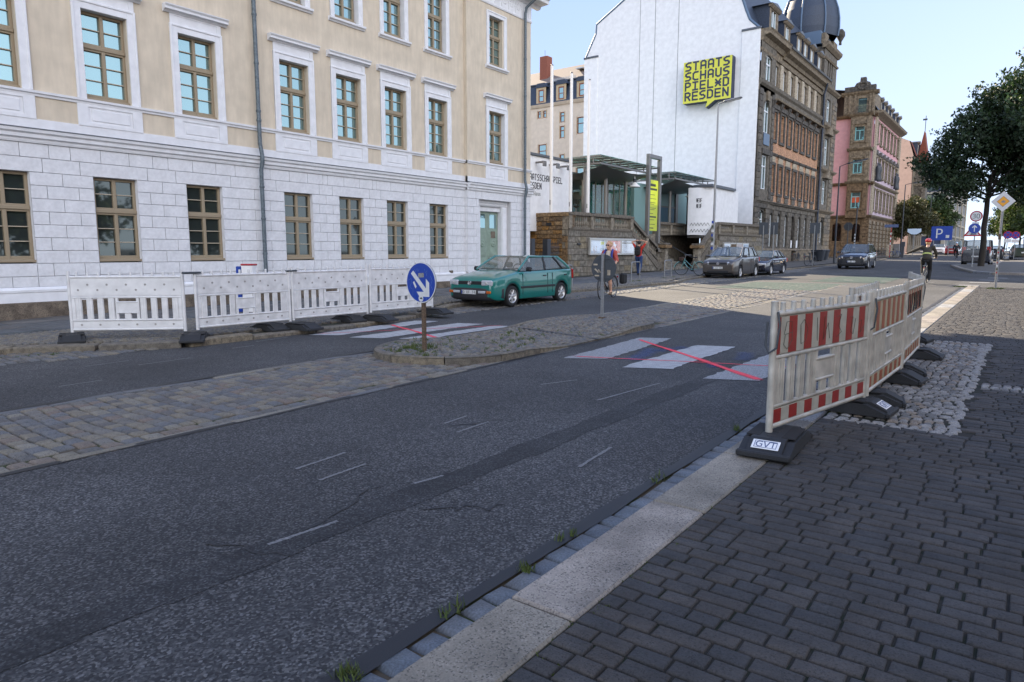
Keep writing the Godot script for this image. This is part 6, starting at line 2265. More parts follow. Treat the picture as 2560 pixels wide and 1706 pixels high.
	for h in gh2:
		var p := MB.new()
		p.quad(Vector3(h[0], h[2], -.3), Vector3(h[1], h[2], -.3), Vector3(h[1], h[3], -.3), Vector3(h[0], h[3], -.3))
		part(b, "pane", p, M.glass_dark)
	swept(b, "eaves", [Vector2(-.3, 18.4), Vector2(.2, 18.4), Vector2(.8, 18.75), Vector2(.9, 19.0), Vector2(-.3, 19.05)], Z0, 117.8, M.stone_tan)
	var rf := MB.new()
	rf.surf([PackedVector3Array([Vector3(Z0, 19.0, .3), Vector3(Z0, 21.4, -1.2), Vector3(Z0, 22.3, -6), Vector3(Z0, 19, -12)]), PackedVector3Array([Vector3(117.5, 19.0, .3), Vector3(117.5, 21.4, -1.2), Vector3(117.5, 22.3, -6), Vector3(117.5, 19, -12)])], false, true)
	part(b, "roof", rf, M.slate)
	for x in [101.2, 104.0, 106.8, 109.6, 113.2, 116.4]: dormer(b, x, 1.2, 19.05, 21.0, -.1, 1.4)
	var ew := MB.new()
	ew.quad(Vector3(117.5, .5, 0), Vector3(117.5, .5, -12), Vector3(117.5, 19, -12), Vector3(117.5, 19, 0))
	ew.quad(Vector3(117.5, .5, -12), Vector3(Z0, .5, -12), Vector3(Z0, 19, -12), Vector3(117.5, 19, -12))
	part(b, "rear_wall", ew, M.peach)


func back_building() -> void:
	var b := thing("cream_tenement", "cream tenement with slate mansard, dormers and red brick chimney behind the theatre", "building", Vector3(-54, 0, -75))
	# local x runs to the right, z towards the camera
	var hs := [[1.75, 2.25, 18.7, 19.6], [2.6, 3.1, 18.7, 19.6], [5.2, 5.85, 17.85, 19.1], [7.75, 9.0, 16.2, 18.2], [5.2, 5.85, 15.9, 17.4], [1.9, 3.1, 13.2, 15.4], [5.2, 5.85, 12.5, 13.9], [7.7, 9.0, 11.0, 13.3], [1.9, 3.1, 8.2, 10.4]]
	var w := MB.new()
	w.wall(.25, 18, 0, 20.3, 0, hs, .15)
	w.quad(Vector3(.25, 0, -10), Vector3(.25, 0, 0), Vector3(.25, 20.3, 0), Vector3(.25, 20.3, -10))
	w.quad(Vector3(18, 0, 0), Vector3(18, 0, -10), Vector3(18, 20.3, -10), Vector3(18, 20.3, 0))
	w.quad(Vector3(18, 0, -10), Vector3(.25, 0, -10), Vector3(.25, 20.3, -10), Vector3(18, 20.3, -10))
	part(b, "wall", w, M.cream_wall)
	for h in hs:
		var f := MB.new()
		f.span(Vector3(h[0], h[2], -.15), Vector3(h[0] + .09, h[3], -.06))
		f.span(Vector3(h[1] - .09, h[2], -.15), Vector3(h[1], h[3], -.06))
		f.span(Vector3(h[0] + .09, h[3] - .1, -.15), Vector3(h[1] - .09, h[3], -.06))
		f.span(Vector3(h[0] + .09, lerpf(h[2], h[3], .6), -.15), Vector3(h[1] - .09, lerpf(h[2], h[3], .6) + .09, -.05))
		f.span(Vector3(h[0] + .09, h[2], -.15), Vector3(h[1] - .09, h[2] + .1, -.06))
		var win := part(b, "window", f, M.red_frame)
		var p := MB.new()
		p.quad(Vector3(h[0], h[2], -.12), Vector3(h[1], h[2], -.12), Vector3(h[1], h[3], -.12), Vector3(h[0], h[3], -.12))
		part(win, "pane", p, M.glass)
		var s := MB.new()
		for q in [[h[0] - .12, h[0]], [h[1], h[1] + .12]]: s.span(Vector3(q[0], h[2] - .1, -.02), Vector3(q[1], h[3] + .1, .015))
		part(b, "window_surround", s, M.window_sand)
	swept(b, "eaves", [Vector2(-.2, 20.0), Vector2(.15, 20.0), Vector2(.3, 20.2), Vector2(.4, 20.35), Vector2(-.2, 20.4)], .1, 18.1, M.cream_wall)
	var ms := MB.new()
	ms.quad(Vector3(.1, 20.35, .35), Vector3(18, 20.35, .35), Vector3(18, 23.1, -.5), Vector3(.1, 23.1, -.5))
	part(b, "slate_mansard", ms, M.slate)
	var rf := MB.new()
	rf.quad(Vector3(-4, 23.0, -.35), Vector3(18, 23.0, -.35), Vector3(18, 25.9, -5), Vector3(-4, 25.9, -5))
	rf.quad(Vector3(-4, 25.9, -5), Vector3(18, 25.9, -5), Vector3(18, 20, -10), Vector3(-4, 20, -10))
	part(b, "tiled_roof", rf, M.roof_tile)
	bar(b, "roof_gutter", Vector3(-.5, 22.95, -.45), Vector3(18, 23.08, -.25), M.flashing)
	for x in [2.48, 5.52, 8.55]:
		var d := MB.new()
		d.wall(x - .75, x + .75, 20.45, 22.45, .3, [[x - .42, x + .42, 20.6, 22.15]], .1)
		var dn := part(b, "dormer", d, M.window_sand)
		var fr := MB.new()
		fr.span(Vector3(x - .42, 20.6, .2), Vector3(x - .3, 22.15, .27))
		fr.span(Vector3(x + .3, 20.6, .2), Vector3(x + .42, 22.15, .27))
		fr.span(Vector3(x - .3, 22.0, .2), Vector3(x + .3, 22.15, .27))
		fr.span(Vector3(x - .3, 20.6, .2), Vector3(x + .3, 20.75, .27))
		fr.span(Vector3(x - .3, 21.3, .2), Vector3(x + .3, 21.38, .27))
		part(dn, "frame", fr, M.red_frame)
		var p := MB.new()
		p.quad(Vector3(x - .4, 20.6, .22), Vector3(x + .4, 20.6, .22), Vector3(x + .4, 22.15, .24), Vector3(x - .4, 22.15, .24))
		part(dn, "pane", p, M.glass)
		var rr := MB.new()
		rr.prism(PackedVector2Array([Vector2(x - .95, 22.42), Vector2(x + .95, 22.42), Vector2(x + .55, 22.95), Vector2(x - .55, 22.95)]), .4, 1.4)
		part(dn, "dormer_roof", rr, M.slate)
	bar(b, "chimney", Vector3(.55, 23.5, -3.3), Vector3(1.75, 27.0, -2.1), M.chimney_brick, .04)
	var an := MB.new()
	an.tube([Vector3(1.0, 27, -2.7), Vector3(1.0, 27.9, -2.7)], .03, 5)
	part(b, "aerial", an, M.steel)
	for k in 2:
		bar(b, "skylight", Vector3(6.2 + k * 1.3, 24.6 - k * .1, -3.0), Vector3(7.2 + k * 1.3, 24.75 - k * .1, -2.0), M.steel_light).rotation.x = 0
	var rl := MB.new()
	for k in 40: rl.span(Vector3(3.6 + k * .09, 23.15, -.5), Vector3(3.63 + k * .09, 23.45, -.47))
	part(b, "snow_guard", rl, M.steel_light, "stuff")
	var pp := MB.new()
	pp.tube([Vector3(.35, 0, .12), Vector3(.35, 20.1, .12)], .07, 6)
	part(b, "drainpipe", pp, M.zinc)


func peach_house() -> void:
	var b := thing("peach_gable_house", "peach coloured gable house with red tiled roof and stone front beyond pink building", "building", Vector3(-17.8, 0, 0), PI / 2)
	var F := Transform3D(Basis(Vector3.UP, -PI / 2), Vector3(143, 0, 0))
	var g := MB.new()
	g.t = F
	g.prism(PackedVector2Array([Vector2(-14, 1), Vector2(-.1, 1), Vector2(-.1, 18.6), Vector2(-.9, 21.3), Vector2(-2.2, 21.8), Vector2(-8, 24.5), Vector2(-14, 20)]), 0, .4)
	part(b, "gable_wall", g, M.peach)
	var hs := []
	for r in 5:
		for k in 6: hs.append([144.6 + k * 2.9, 145.7 + k * 2.9, 2.8 + r * 3.3, 4.9 + r * 3.3])
	var w := MB.new()
	w.wall(143, 162, 1, 18.6, 0, hs, .3)
	w.quad(Vector3(162, 1, 0), Vector3(162, 1, -12), Vector3(162, 18.6, -12), Vector3(162, 18.6, 0))
	part(b, "street_wall", w, M.stone_tan)
	for h in hs:
		var p := MB.new()
		p.quad(Vector3(h[0], h[2], -.2), Vector3(h[1], h[2], -.2), Vector3(h[1], h[3], -.2), Vector3(h[0], h[3], -.2))
		part(b, "window", p, M.glass_dark)
		bar(b, "window_surround", Vector3(h[0] - .2, h[3] + .05, -.05), Vector3(h[1] + .2, h[3] + .35, .15), M.stone_grey)
	var o := MB.new() # oriel facing the camera
	o.t = F
	o.wall(.0, 1.8, 5.0, 17.5, -3.0, [[.5, 1.2, 6.5, 9.0], [.5, 1.2, 10.5, 13.0], [.5, 1.2, 14.2, 16.5]], .2)
	o.quad(Vector3(1.8, 5, -3.0), Vector3(1.8, 5, -6), Vector3(1.8, 17.5, -6), Vector3(1.8, 17.5, -3.0))
	o.quad(Vector3(.5, 6.5, -3.2), Vector3(1.2, 6.5, -3.2), Vector3(1.2, 16.5, -3.2), Vector3(.5, 16.5, -3.2))
	part(b, "oriel", o, M.stone_grey)
	for y in [5.0, 9.6, 13.5, 17.4]:
		var c := MB.new()
		c.t = F
		c.span(Vector3(-.0, y, -6), Vector3(2.1, y + .3, -2.8))
		part(b, "oriel_cornice", c, M.stone_tan)
	var rf := MB.new()
	rf.surf([PackedVector3Array([Vector3(143, 18.6, .3), Vector3(143, 21.2, -.7), Vector3(143, 24.5, -8), Vector3(143, 20, -14)]), PackedVector3Array([Vector3(162, 18.6, .3), Vector3(162, 21.2, -.7), Vector3(162, 24.5, -8), Vector3(162, 20, -14)])], false, true)
	part(b, "roof", rf, M.red_tile)
	for x in [146, 150]: dormer(b, x, 1.6, 18.8, 21.2, .2, 1.4)
	var sp := MB.new()
	sp.t = F
	sp.prism(PackedVector2Array([Vector2(.0, 17.7), Vector2(1.9, 17.7), Vector2(.95, 23.2)]), -3.2, 2.5)
	part(b, "spire_gable", sp, M.red_tile)
	var vane := MB.new()
	vane.t = F
	vane.tube([Vector3(.95, 23, -4), Vector3(.95, 26, -4)], .06, 5)
	vane.span(Vector3(.5, 25.2, -4.03), Vector3(1.2, 25.5, -3.97))
	part(b, "weather_vane", vane, M.iron)


func hotel() -> void:
	var b := thing("modern_hotel", "modern beige framed hotel with dark blue glazing far down the street", "building", Vector3(-17.0, 0, 0), PI / 2)
	var F := Transform3D(Basis(Vector3.UP, -PI / 2), Vector3(198, 0, 0))
	var w := MB.new()
	w.span(Vector3(198, 0, -20), Vector3(262, 22, -.6))
	part(b, "core", w, M.hotel_blue)
	for r in 6:
		bar(b, "floor_band", Vector3(198, 5.4 + r * 3.4, -.7), Vector3(262, 5.9 + r * 3.4, .0), M.hotel_beige)
		var c := MB.new()
		c.t = F
		c.span(Vector3(-14, 5.4 + r * 3.4, .02), Vector3(-.3, 5.9 + r * 3.4, .6))
		part(b, "floor_band", c, M.hotel_beige)
	for k in 5: bar(b, "pier", Vector3(198 + k * 15.5, 0, -.8), Vector3(199.6 + k * 15.5, 22.4, .12), M.hotel_beige)
	var fn := MB.new()
	for k in 62: fn.span(Vector3(199.8 + k, 1, -.5), Vector3(200.0 + k, 22, -.2))
	part(b, "facade_fins", fn, M.hotel_fin, "stuff")
	for k in 4:
		for r in 4:
			var p := MB.new()
			p.t = F
			p.span(Vector3(-5.5 + k * 1.3, 6.2 + r * 3.4, .03), Vector3(-4.5 + k * 1.3, 8.6 + r * 3.4, .1))
			part(b, "window", p, M.glass)
	var ls := MB.new()
	ls.t = F
	ls.span(Vector3(.1, 12.5, -2.0), Vector3(1.0, 18.6, -1.7))
	var sg := part(b, "sign_panel", ls, M.hotel_fin)
	for k in 5:
		type(sg, "letter", "HOTEL"[k], 1.0, F * Transform3D(Basis.IDENTITY, Vector3(.55, 17.7 - k * 1.15, -1.68)), M.white_render)
	bar(b, "lower_sign", Vector3(199.9, 9.9, .1), Vector3(200.2, 10.9, 1.6), M.poster_red)


func opposite_side() -> void:
	# stands beside and behind the camera: what the windows across the street mirror
	var b := thing("terracotta_house", "terracotta house with cream cornices mirrored in the upper windows", "building", Vector3(17, 0, 0), -PI / 2)
	var hs := []
	for r in 3:
		for k in 7: hs.append([-12 + k * 3.4, -10.7 + k * 3.4, 1.5 + r * 3.9, 4.0 + r * 3.9])
	var w := MB.new()
	w.wall(-14, 12, -1, 13, 0, hs, .25)
	w.quad(Vector3(12, -1, 0), Vector3(12, -1, -12), Vector3(12, 13, -12), Vector3(12, 13, 0))
	w.quad(Vector3(-14, -1, -12), Vector3(-14, -1, 0), Vector3(-14, 13, 0), Vector3(-14, 13, -12))
	part(b, "wall", w, M.terracotta)
	for h in hs:
		var p := MB.new()
		p.quad(Vector3(h[0], h[2], -.2), Vector3(h[1], h[2], -.2), Vector3(h[1], h[3], -.2), Vector3(h[0], h[3], -.2))
		part(b, "window", p, M.glass_dark)
	for y in [4.9, 12.6]: swept(b, "cornice", [Vector2(-.2, y), Vector2(.2, y), Vector2(.4, y + .4), Vector2(-.2, y + .5)], -14, 12, M.stone_pale)
	var rf := MB.new()
	rf.quad(Vector3(-14, 13, .4), Vector3(12, 13, .4), Vector3(12, 17, -6), Vector3(-14, 17, -6))
	rf.quad(Vector3(-14, 17, -6), Vector3(12, 17, -6), Vector3(12, 13, -12), Vector3(-14, 13, -12))
	part(b, "roof", rf, M.red_tile)


# ---------------------------------------------------------------- trees
func leaf_clump(n: int, r: float, leaf: float) -> MB:
	var mb := MB.new()
	for k in n:
		var d := Vector3(rnd(-1, 1), rnd(-1, 1), rnd(-1, 1))
		var p := d.limit_length(1.0) * r
		var a := Vector3(rnd(-1, 1), rnd(-.6, .6), rnd(-1, 1)).normalized()
		var q := a.cross(Vector3(rnd(-1, 1), rnd(-.2, 1), rnd(-1, 1))).normalized()
		var s := leaf * rnd(.7, 1.3)
		var g := rnd(.75, 1.25)
		mb.c = Color(g, g, g)
		mb.quad(p - a * s, p - q * s * .5, p + a * s, p + q * s * .5)
	return mb


func limb(mb: MB, a: Vector3, b: Vector3, r0: float, r1: float, wob: float) -> void:
	var path := []
	var rr := []
	for k in 6:
		var f := k / 5.0
		var p := a.lerp(b, f)
		if k > 0 and k < 5: p += Vector3(rnd(-wob, wob), rnd(-wob, wob) * .4, rnd(-wob, wob))
		path.append(p)
		rr.append(lerpf(r0, r1, f))
	mb.tube(path, rr, 7)


func tree(label: String, at: Vector3, lobes: Array, fork: float, r: float, count: int, col: Color, size := .42, called := "leafy_tree") -> Node3D:
	var o := thing(called, label, "tree", at, 0)
	var tr := MB.new()
	limb(tr, Vector3(0, -.2, 0), Vector3(.05, fork, 0), r, r * .72, r * .25)
	var top: Vector3 = lobes[0][0]
	for l in lobes:
		if l[0].y > top.y: top = l[0]
	limb(tr, Vector3(.05, fork - .1, 0), Vector3(top.x * .5, top.y, top.z * .5), r * .7, r * .12, .25)
	part(o, "trunk", tr, M.bark)
	for l in lobes:
		var lb := MB.new()
		limb(lb, Vector3(0.03, fork + rnd(-.3, .6), 0), l[0], r * .38, r * .06, .2)
		part(o, "limb", lb, M.bark)
	var mm := MultiMesh.new()
	mm.transform_format = MultiMesh.TRANSFORM_3D
	mm.use_colors = true
	mm.mesh = leaf_clump(16, size, size * .36).mesh(M.leaf)
	mm.instance_count = count
	var tot := 0.0
	for l in lobes: tot += pow(l[1], 2.4)
	var k := 0
	for li in lobes.size():
		var l: Array = lobes[li]
		var n := int(count * pow(l[1], 2.4) / tot) if li < lobes.size() - 1 else count - k
		for j in n:
			if k >= count: break
			var d := Vector3(rng.randfn(), rng.randfn(), rng.randfn()).normalized()
			var f := pow(rnd(0, 1), .4)
			var lump := 1.0 + .22 * sin(d.x * 5 + li) * sin(d.y * 6 + 2 * li) + .12 * sin(d.z * 11 + li * 3)
			var p: Vector3 = l[0] + Vector3(d.x, d.y * .82, d.z) * l[1] * f * lump
			var s := rnd(.6, 1.25)
			mm.set_instance_transform(k, Transform3D(Basis.from_euler(Vector3(rnd(0, 6), rnd(0, 6), rnd(0, 6))).scaled(Vector3(s, s, s)), p))
			var g := rnd(.6, 1.35)
			mm.set_instance_color(k, Color(col.r * g * rnd(.85, 1.2), col.g * g, col.b * g * rnd(.8, 1.2)))
			k += 1
	var mi := MultiMeshInstance3D.new()
	mi.name = "crown"
	mi.multimesh = mm
	mi.set_meta("kind", "stuff")
	o.add_child(mi, true)
	return o


func make_trees() -> void:
	mat("bark", lin(.035, .03, .026), .95, {tex = T.stone, scale = Vector3(3, .8, 3)})
	mat("leaf", lin(1, 1, 1), .6, {vc = true, back = lin(.5, .55, .2)})
	var dark := Color(.03, .055, .022)
	var olive := Color(.07, .095, .025)
	tree("big dark green street tree at the far corner overhanging the dark van", Vector3(-2.65, gh(-58) + .1, -58), [[Vector3(-2.7, 7.0, -.5), 1.9], [Vector3(-1.5, 5.6, 1), 1.5], [Vector3(-.8, 8.8, .8), 2.3], [Vector3(.8, 10.6, 0), 2.4], [Vector3(2.8, 12.2, 0), 2.5], [Vector3(4.6, 11, 0), 3.0], [Vector3(1.6, 7.6, -1.5), 2.6], [Vector3(4.2, 7.8, .5), 3.0], [Vector3(3.0, 9.5, 2), 2.6], [Vector3(2.6, 5.6, 0), 2.0]], 4.6, .21, 5200, dark, .36)
	tree("olive green tree at the right edge nearer than the big street tree", Vector3(3.4, gh(-46), -46), [[Vector3(-1.6, 7.5, 0), 1.9], [Vector3(0, 6, 0), 2.4], [Vector3(.5, 9, 0), 2.4]], 3.5, .18, 1500, olive, .36)
	tree("small street tree with reddish leaves in front of the peach house", Vector3(-15.6, gh(-118), -118), [[Vector3(-.4, 5.2, 0), 2.4], [Vector3(1.0, 6.8, 0), 2.0], [Vector3(2.6, 5.0, 0), 2.2], [Vector3(-1.2, 3.6, 0), 1.7]], 2.6, .14, 1100, Color(.07, .07, .025), .5)
	tree("taller green street tree beside the hotel corner", Vector3(-15.4, gh(-148), -148), [[Vector3(0, 5.4, 0), 2.6], [Vector3(1.4, 8.2, 0), 2.4], [Vector3(-.5, 7.8, 0), 2.0], [Vector3(2.6, 6, 0), 2.2]], 2.6, .16, 1100, Color(.05, .085, .025), .55)
	var spots := [["yellow green tree above the parked cars far right", Vector3(-1.2, 0, -118), 1.0], ["bright leafy tree behind the no stopping signs", Vector3(1.6, 0, -96), .9], ["distant green tree closing the street", Vector3(-5.2, 0, -215), 1.3], ["distant tree between hotel and street trees", Vector3(-1.0, 0, -165), 1.2]]
	for s in spots:
		var k: float = s[2]
		tree(s[0], s[1] + Vector3(0, gh(s[1].z), 0), [[Vector3(-1.2, 4.6, 0) * k, 2.2 * k], [Vector3(1, 5.6, 0) * k, 2.4 * k], [Vector3(0, 7.6, 0) * k, 2.2 * k], [Vector3(2.4, 4.4, 0) * k, 2.0 * k]], 2.4 * k, .16 * k, 900, Color(.075, .11, .025), .55)
	for q in [[Vector3(9.5, 0, 4), "dark tree mirrored in the leftmost ground floor windows"], [Vector3(10.5, 0, -5), "dark tree mirrored in the middle ground floor windows"], [Vector3(9.0, 0, -15), "dark tree mirrored in the ground floor windows by the drainpipe"], [Vector3(12, 0, -27), "dark tree mirrored in the windows by the green door"]]:
		tree(q[1], q[0], [[Vector3(0, 5.5, 0), 2.9], [Vector3(1.5, 4.2, 2), 2.4], [Vector3(-.5, 4.0, -2), 2.4], [Vector3(0, 7.6, .5), 2.2], [Vector3(-.8, 3.2, .6), 1.9]], 2.2, .2, 1100, Color(.035, .06, .02), .5)
# ---------------------------------------------------------------- barriers, signs and street furniture
func unit(called: String, parent: Node3D, mb: MB, m: Material) -> MeshInstance3D: return part(parent, called, mb, m)


func barrier(label: String, a: Vector2, b: Vector2, dy: float, striped: bool, tint := 0) -> Node3D:
	var L := 1.9
	var mid := (a + b) * .5
	var d := b - a
	var plast: Material = M.barrier_cream if striped else M.barrier_white
	var o := thing("road_barrier", label, "barrier", Vector3(mid.x, gh(mid.y) + dy, mid.y), atan2(-d.y, d.x), "striped barrier panels on the near footway" if striped else "white barrier panels along the far kerb")
	o.rotation.z = 0.0
	var h := L * .5
	for s in [-1, 1]:
		var p := MB.new()
		p.tube([Vector3(s * (h - .025), .03, 0), Vector3(s * (h - .025), 1.07, 0)], .028, 10)
		part(o, "end_post", p, plast)
	for y in [.97, .625, .235, .075]:
		var r := MB.new()
		r.tube([Vector3(-h + .05, y, 0), Vector3(h - .05, y, 0)], .024 if y > .9 or y < .1 else .02, 8)
		part(o, "rail", r, plast)
	for q in [["upper_board", .645, .95], ["lower_board", .095, .215]]:
		var bd := MB.new()
		bd.cbox(Vector3(0, (q[1] + q[2]) * .5, 0), Vector3(L - .1, q[2] - q[1], .022), .004)
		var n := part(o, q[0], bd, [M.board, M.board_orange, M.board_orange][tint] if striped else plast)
		if striped: # red reflective bars, a little proud of the board
			for k in 7:
				var x0 := -h + .05 + k * .275 - (.07 if q[0] == "upper_board" else .0)
				var x1 := minf(x0 + .135, h - .055)
				x0 = maxf(x0, -h + .055)
				if x1 - x0 < .02: continue
				var st := MB.new()
				for sd in [1.0, -1.0]: st.span(Vector3(x0, q[1] + .006, sd * .0115), Vector3(x1, q[2] - .006, sd * .0135))
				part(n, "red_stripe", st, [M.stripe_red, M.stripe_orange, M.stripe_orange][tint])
	var knob := MB.new()
	knob.lathe([[.021, 0], [.021, .065], [.017, .075], [0, .076]], 10)
	var km := knob.mesh(plast)
	for k in 10: put(o, "knob", km, null, Transform3D(Basis.IDENTITY, Vector3(-h + .16 + k * (L - .32) / 9, .985, 0)))
	# slats round the middle plate
	var slat := MB.new()
	slat.cbox(Vector3(0, .43, 0), Vector3(.105, .38, .03), .01)
	for s in [-.038, 0.0, .038]: slat.tube([Vector3(s, .25, .012), Vector3(s, .61, .012)], .008, 5, false)
	for s in [-.038, 0.0, .038]: slat.tube([Vector3(s, .25, -.012), Vector3(s, .61, -.012)], .008, 5, false)
	var sm := slat.mesh(plast)
	for k in 4:
		for s in [-1, 1]: put(o, "slat", sm, null, Transform3D(Basis.IDENTITY, Vector3(s * (.26 + k * .176), 0, 0)))
	for s in [-1, 1]:
		var e := MB.new()
		e.cbox(Vector3(s * (h - .08), .43, 0), Vector3(.06, .38, .03), .008)
		part(o, "slat", e, plast)
	var cp := MB.new()
	cp.cbox(Vector3(0, .45, 0), Vector3(.32, .17, .03), .01)
	cp.cbox(Vector3(0, .54, 0), Vector3(.36, .025, .05), .008)
	cp.cbox(Vector3(0, .36, 0), Vector3(.36, .025, .05), .008)
	var cpn := part(o, "middle_plate", cp, plast)
	var ft := MB.new()
	ft.cbox(Vector3(0, .3, 0), Vector3(.11, .11, .03), .008)
	part(cpn, "short_slat", ft, plast)
	for s in [-.17, .17]:
		var sd := MB.new()
		sd.cbox(Vector3(s, .43, 0), Vector3(.05, .38, .032), .008)
		part(cpn, "short_slat", sd, plast)
	if not striped:
		var hm := MB.new()
		hm.t = Transform3D(Basis(Vector3.RIGHT, PI / 2), Vector3.ZERO)
		hm.lathe([[.0, .0], [.012, .0005], [.013, .002], [.018, .0035], [.019, .0]], 8)
		var hd := hm.mesh(M.dimple)
		for k in 11: put(o, "recess", hd, null, Transform3D(Basis.IDENTITY, Vector3(-.78 + k * .156, .84 if k % 2 else .75, .0115)))
		for k in 6: put(o, "recess", hd, null, Transform3D(Basis.IDENTITY, Vector3(-.76 + k * .3, .155, .0115)))
	return o


func foot(label: String, at: Vector2, dy: float, turn: float, plate: bool, called := "barrier_foot") -> void:
	# local z is the long axis
	var o := thing(called, label, "barrier foot", Vector3(at.x, gh(at.y) + dy, at.y), turn, "black rubber feet of the barriers")
	var prof := PackedVector2Array([Vector2(-.41, .0), Vector2(.41, .0), Vector2(.41, .045), Vector2(.25, .125), Vector2(-.25, .125), Vector2(-.41, .045)])
	var mb := MB.new()
	mb.t = Transform3D(Basis(Vector3.UP, -PI / 2), Vector3.ZERO)
	mb.prism(prof, .13, .26)
	var prof2 := PackedVector2Array([Vector2(-.4, .0), Vector2(.4, .0), Vector2(.4, .03), Vector2(.22, .105), Vector2(-.22, .105), Vector2(-.4, .03)])
	mb.prism(prof2, .19, .38)
	part(o, "rubber_block", mb, M.rubber)
	for s in [-1, 1]:
		bar(o, "raised_edge", Vector3(-.2, -.002, s * .405 - .02), Vector3(.2, .05, s * .405 + .02), M.rubber, .012)
		bar(o, "grip_slot", Vector3(s * .13 - .05, .12, -.2), Vector3(s * .13 + .05, .128, .2), M.rubber_dark, .002)
	for k in 3: bar(o, "socket", Vector3(-.03, .124, -.17 + k * .15), Vector3(.03, .1275, -.11 + k * .15), M.black, .001)
	if plate:
		var sl := atan2(.08, .16)
		var X := Transform3D(Basis(Vector3.RIGHT, -PI / 2 + sl), Vector3(0, .0905, .3325))
		var pm := MB.new()
		pm.t = X
		pm.cbox(Vector3(0, 0, .0), Vector3(.2, .1, .004), .0015)
		var pl := part(o, "label_plate", pm, M.white_render)
		type(pl, "lettering", "GVT", .062, X * Transform3D(Basis.IDENTITY, Vector3(0, 0, .0035)), M.ink_blue, "Droid Sans", .002)
		var fm := MB.new()
		fm.t = X
		for q in [[0, .036, .16, .004], [0, -.036, .16, .004], [.08, 0, .004, .076], [-.08, 0, .004, .076]]: fm.cbox(Vector3(q[0], q[1], .003), Vector3(q[2], q[3], .002), .0004)
		part(pl, "printed_frame", fm, M.ink_blue)


func disc(o: Node3D, called: String, c: Vector3, r: float, th: float, m: Material, nseg := 40) -> MeshInstance3D:
	var mb := MB.new()
	mb.t = Transform3D(Basis(Vector3.RIGHT, PI / 2), c)
	mb.lathe([[0, th], [r, th], [r, 0], [0, 0]], nseg, Vector3.ZERO, true)
	return part(o, called, mb, m)


func ring(o: Node3D, called: String, c: Vector3, r0: float, r1: float, m: Material) -> MeshInstance3D:
	var mb := MB.new()
	mb.t = Transform3D(Basis(Vector3.RIGHT, PI / 2), c)
	mb.lathe([[r1, 0], [r1, .002], [r0, .002], [r0, 0]], 40, Vector3.ZERO, true)
	return part(o, called, mb, m)


func poly(o: Node3D, called: String, pts: Array, z: float, dep: float, m: Material, c := Vector2.ZERO) -> MeshInstance3D:
	var mb := MB.new()
	var pl := PackedVector2Array()
	for p in pts: pl.append(Vector2(p[0], p[1]) + c)
	mb.prism(pl, z, dep)
	return part(o, called, mb, m)


func squiggle(o: Node3D, pts: Array, z: float, w: float, m: Material) -> void:
	var path := []
	for p in pts: path.append(Vector3(p[0], p[1], z))
	var mb := MB.new()
	mb.tube(path, w, 4)
	part(o, "scribble", mb, m)


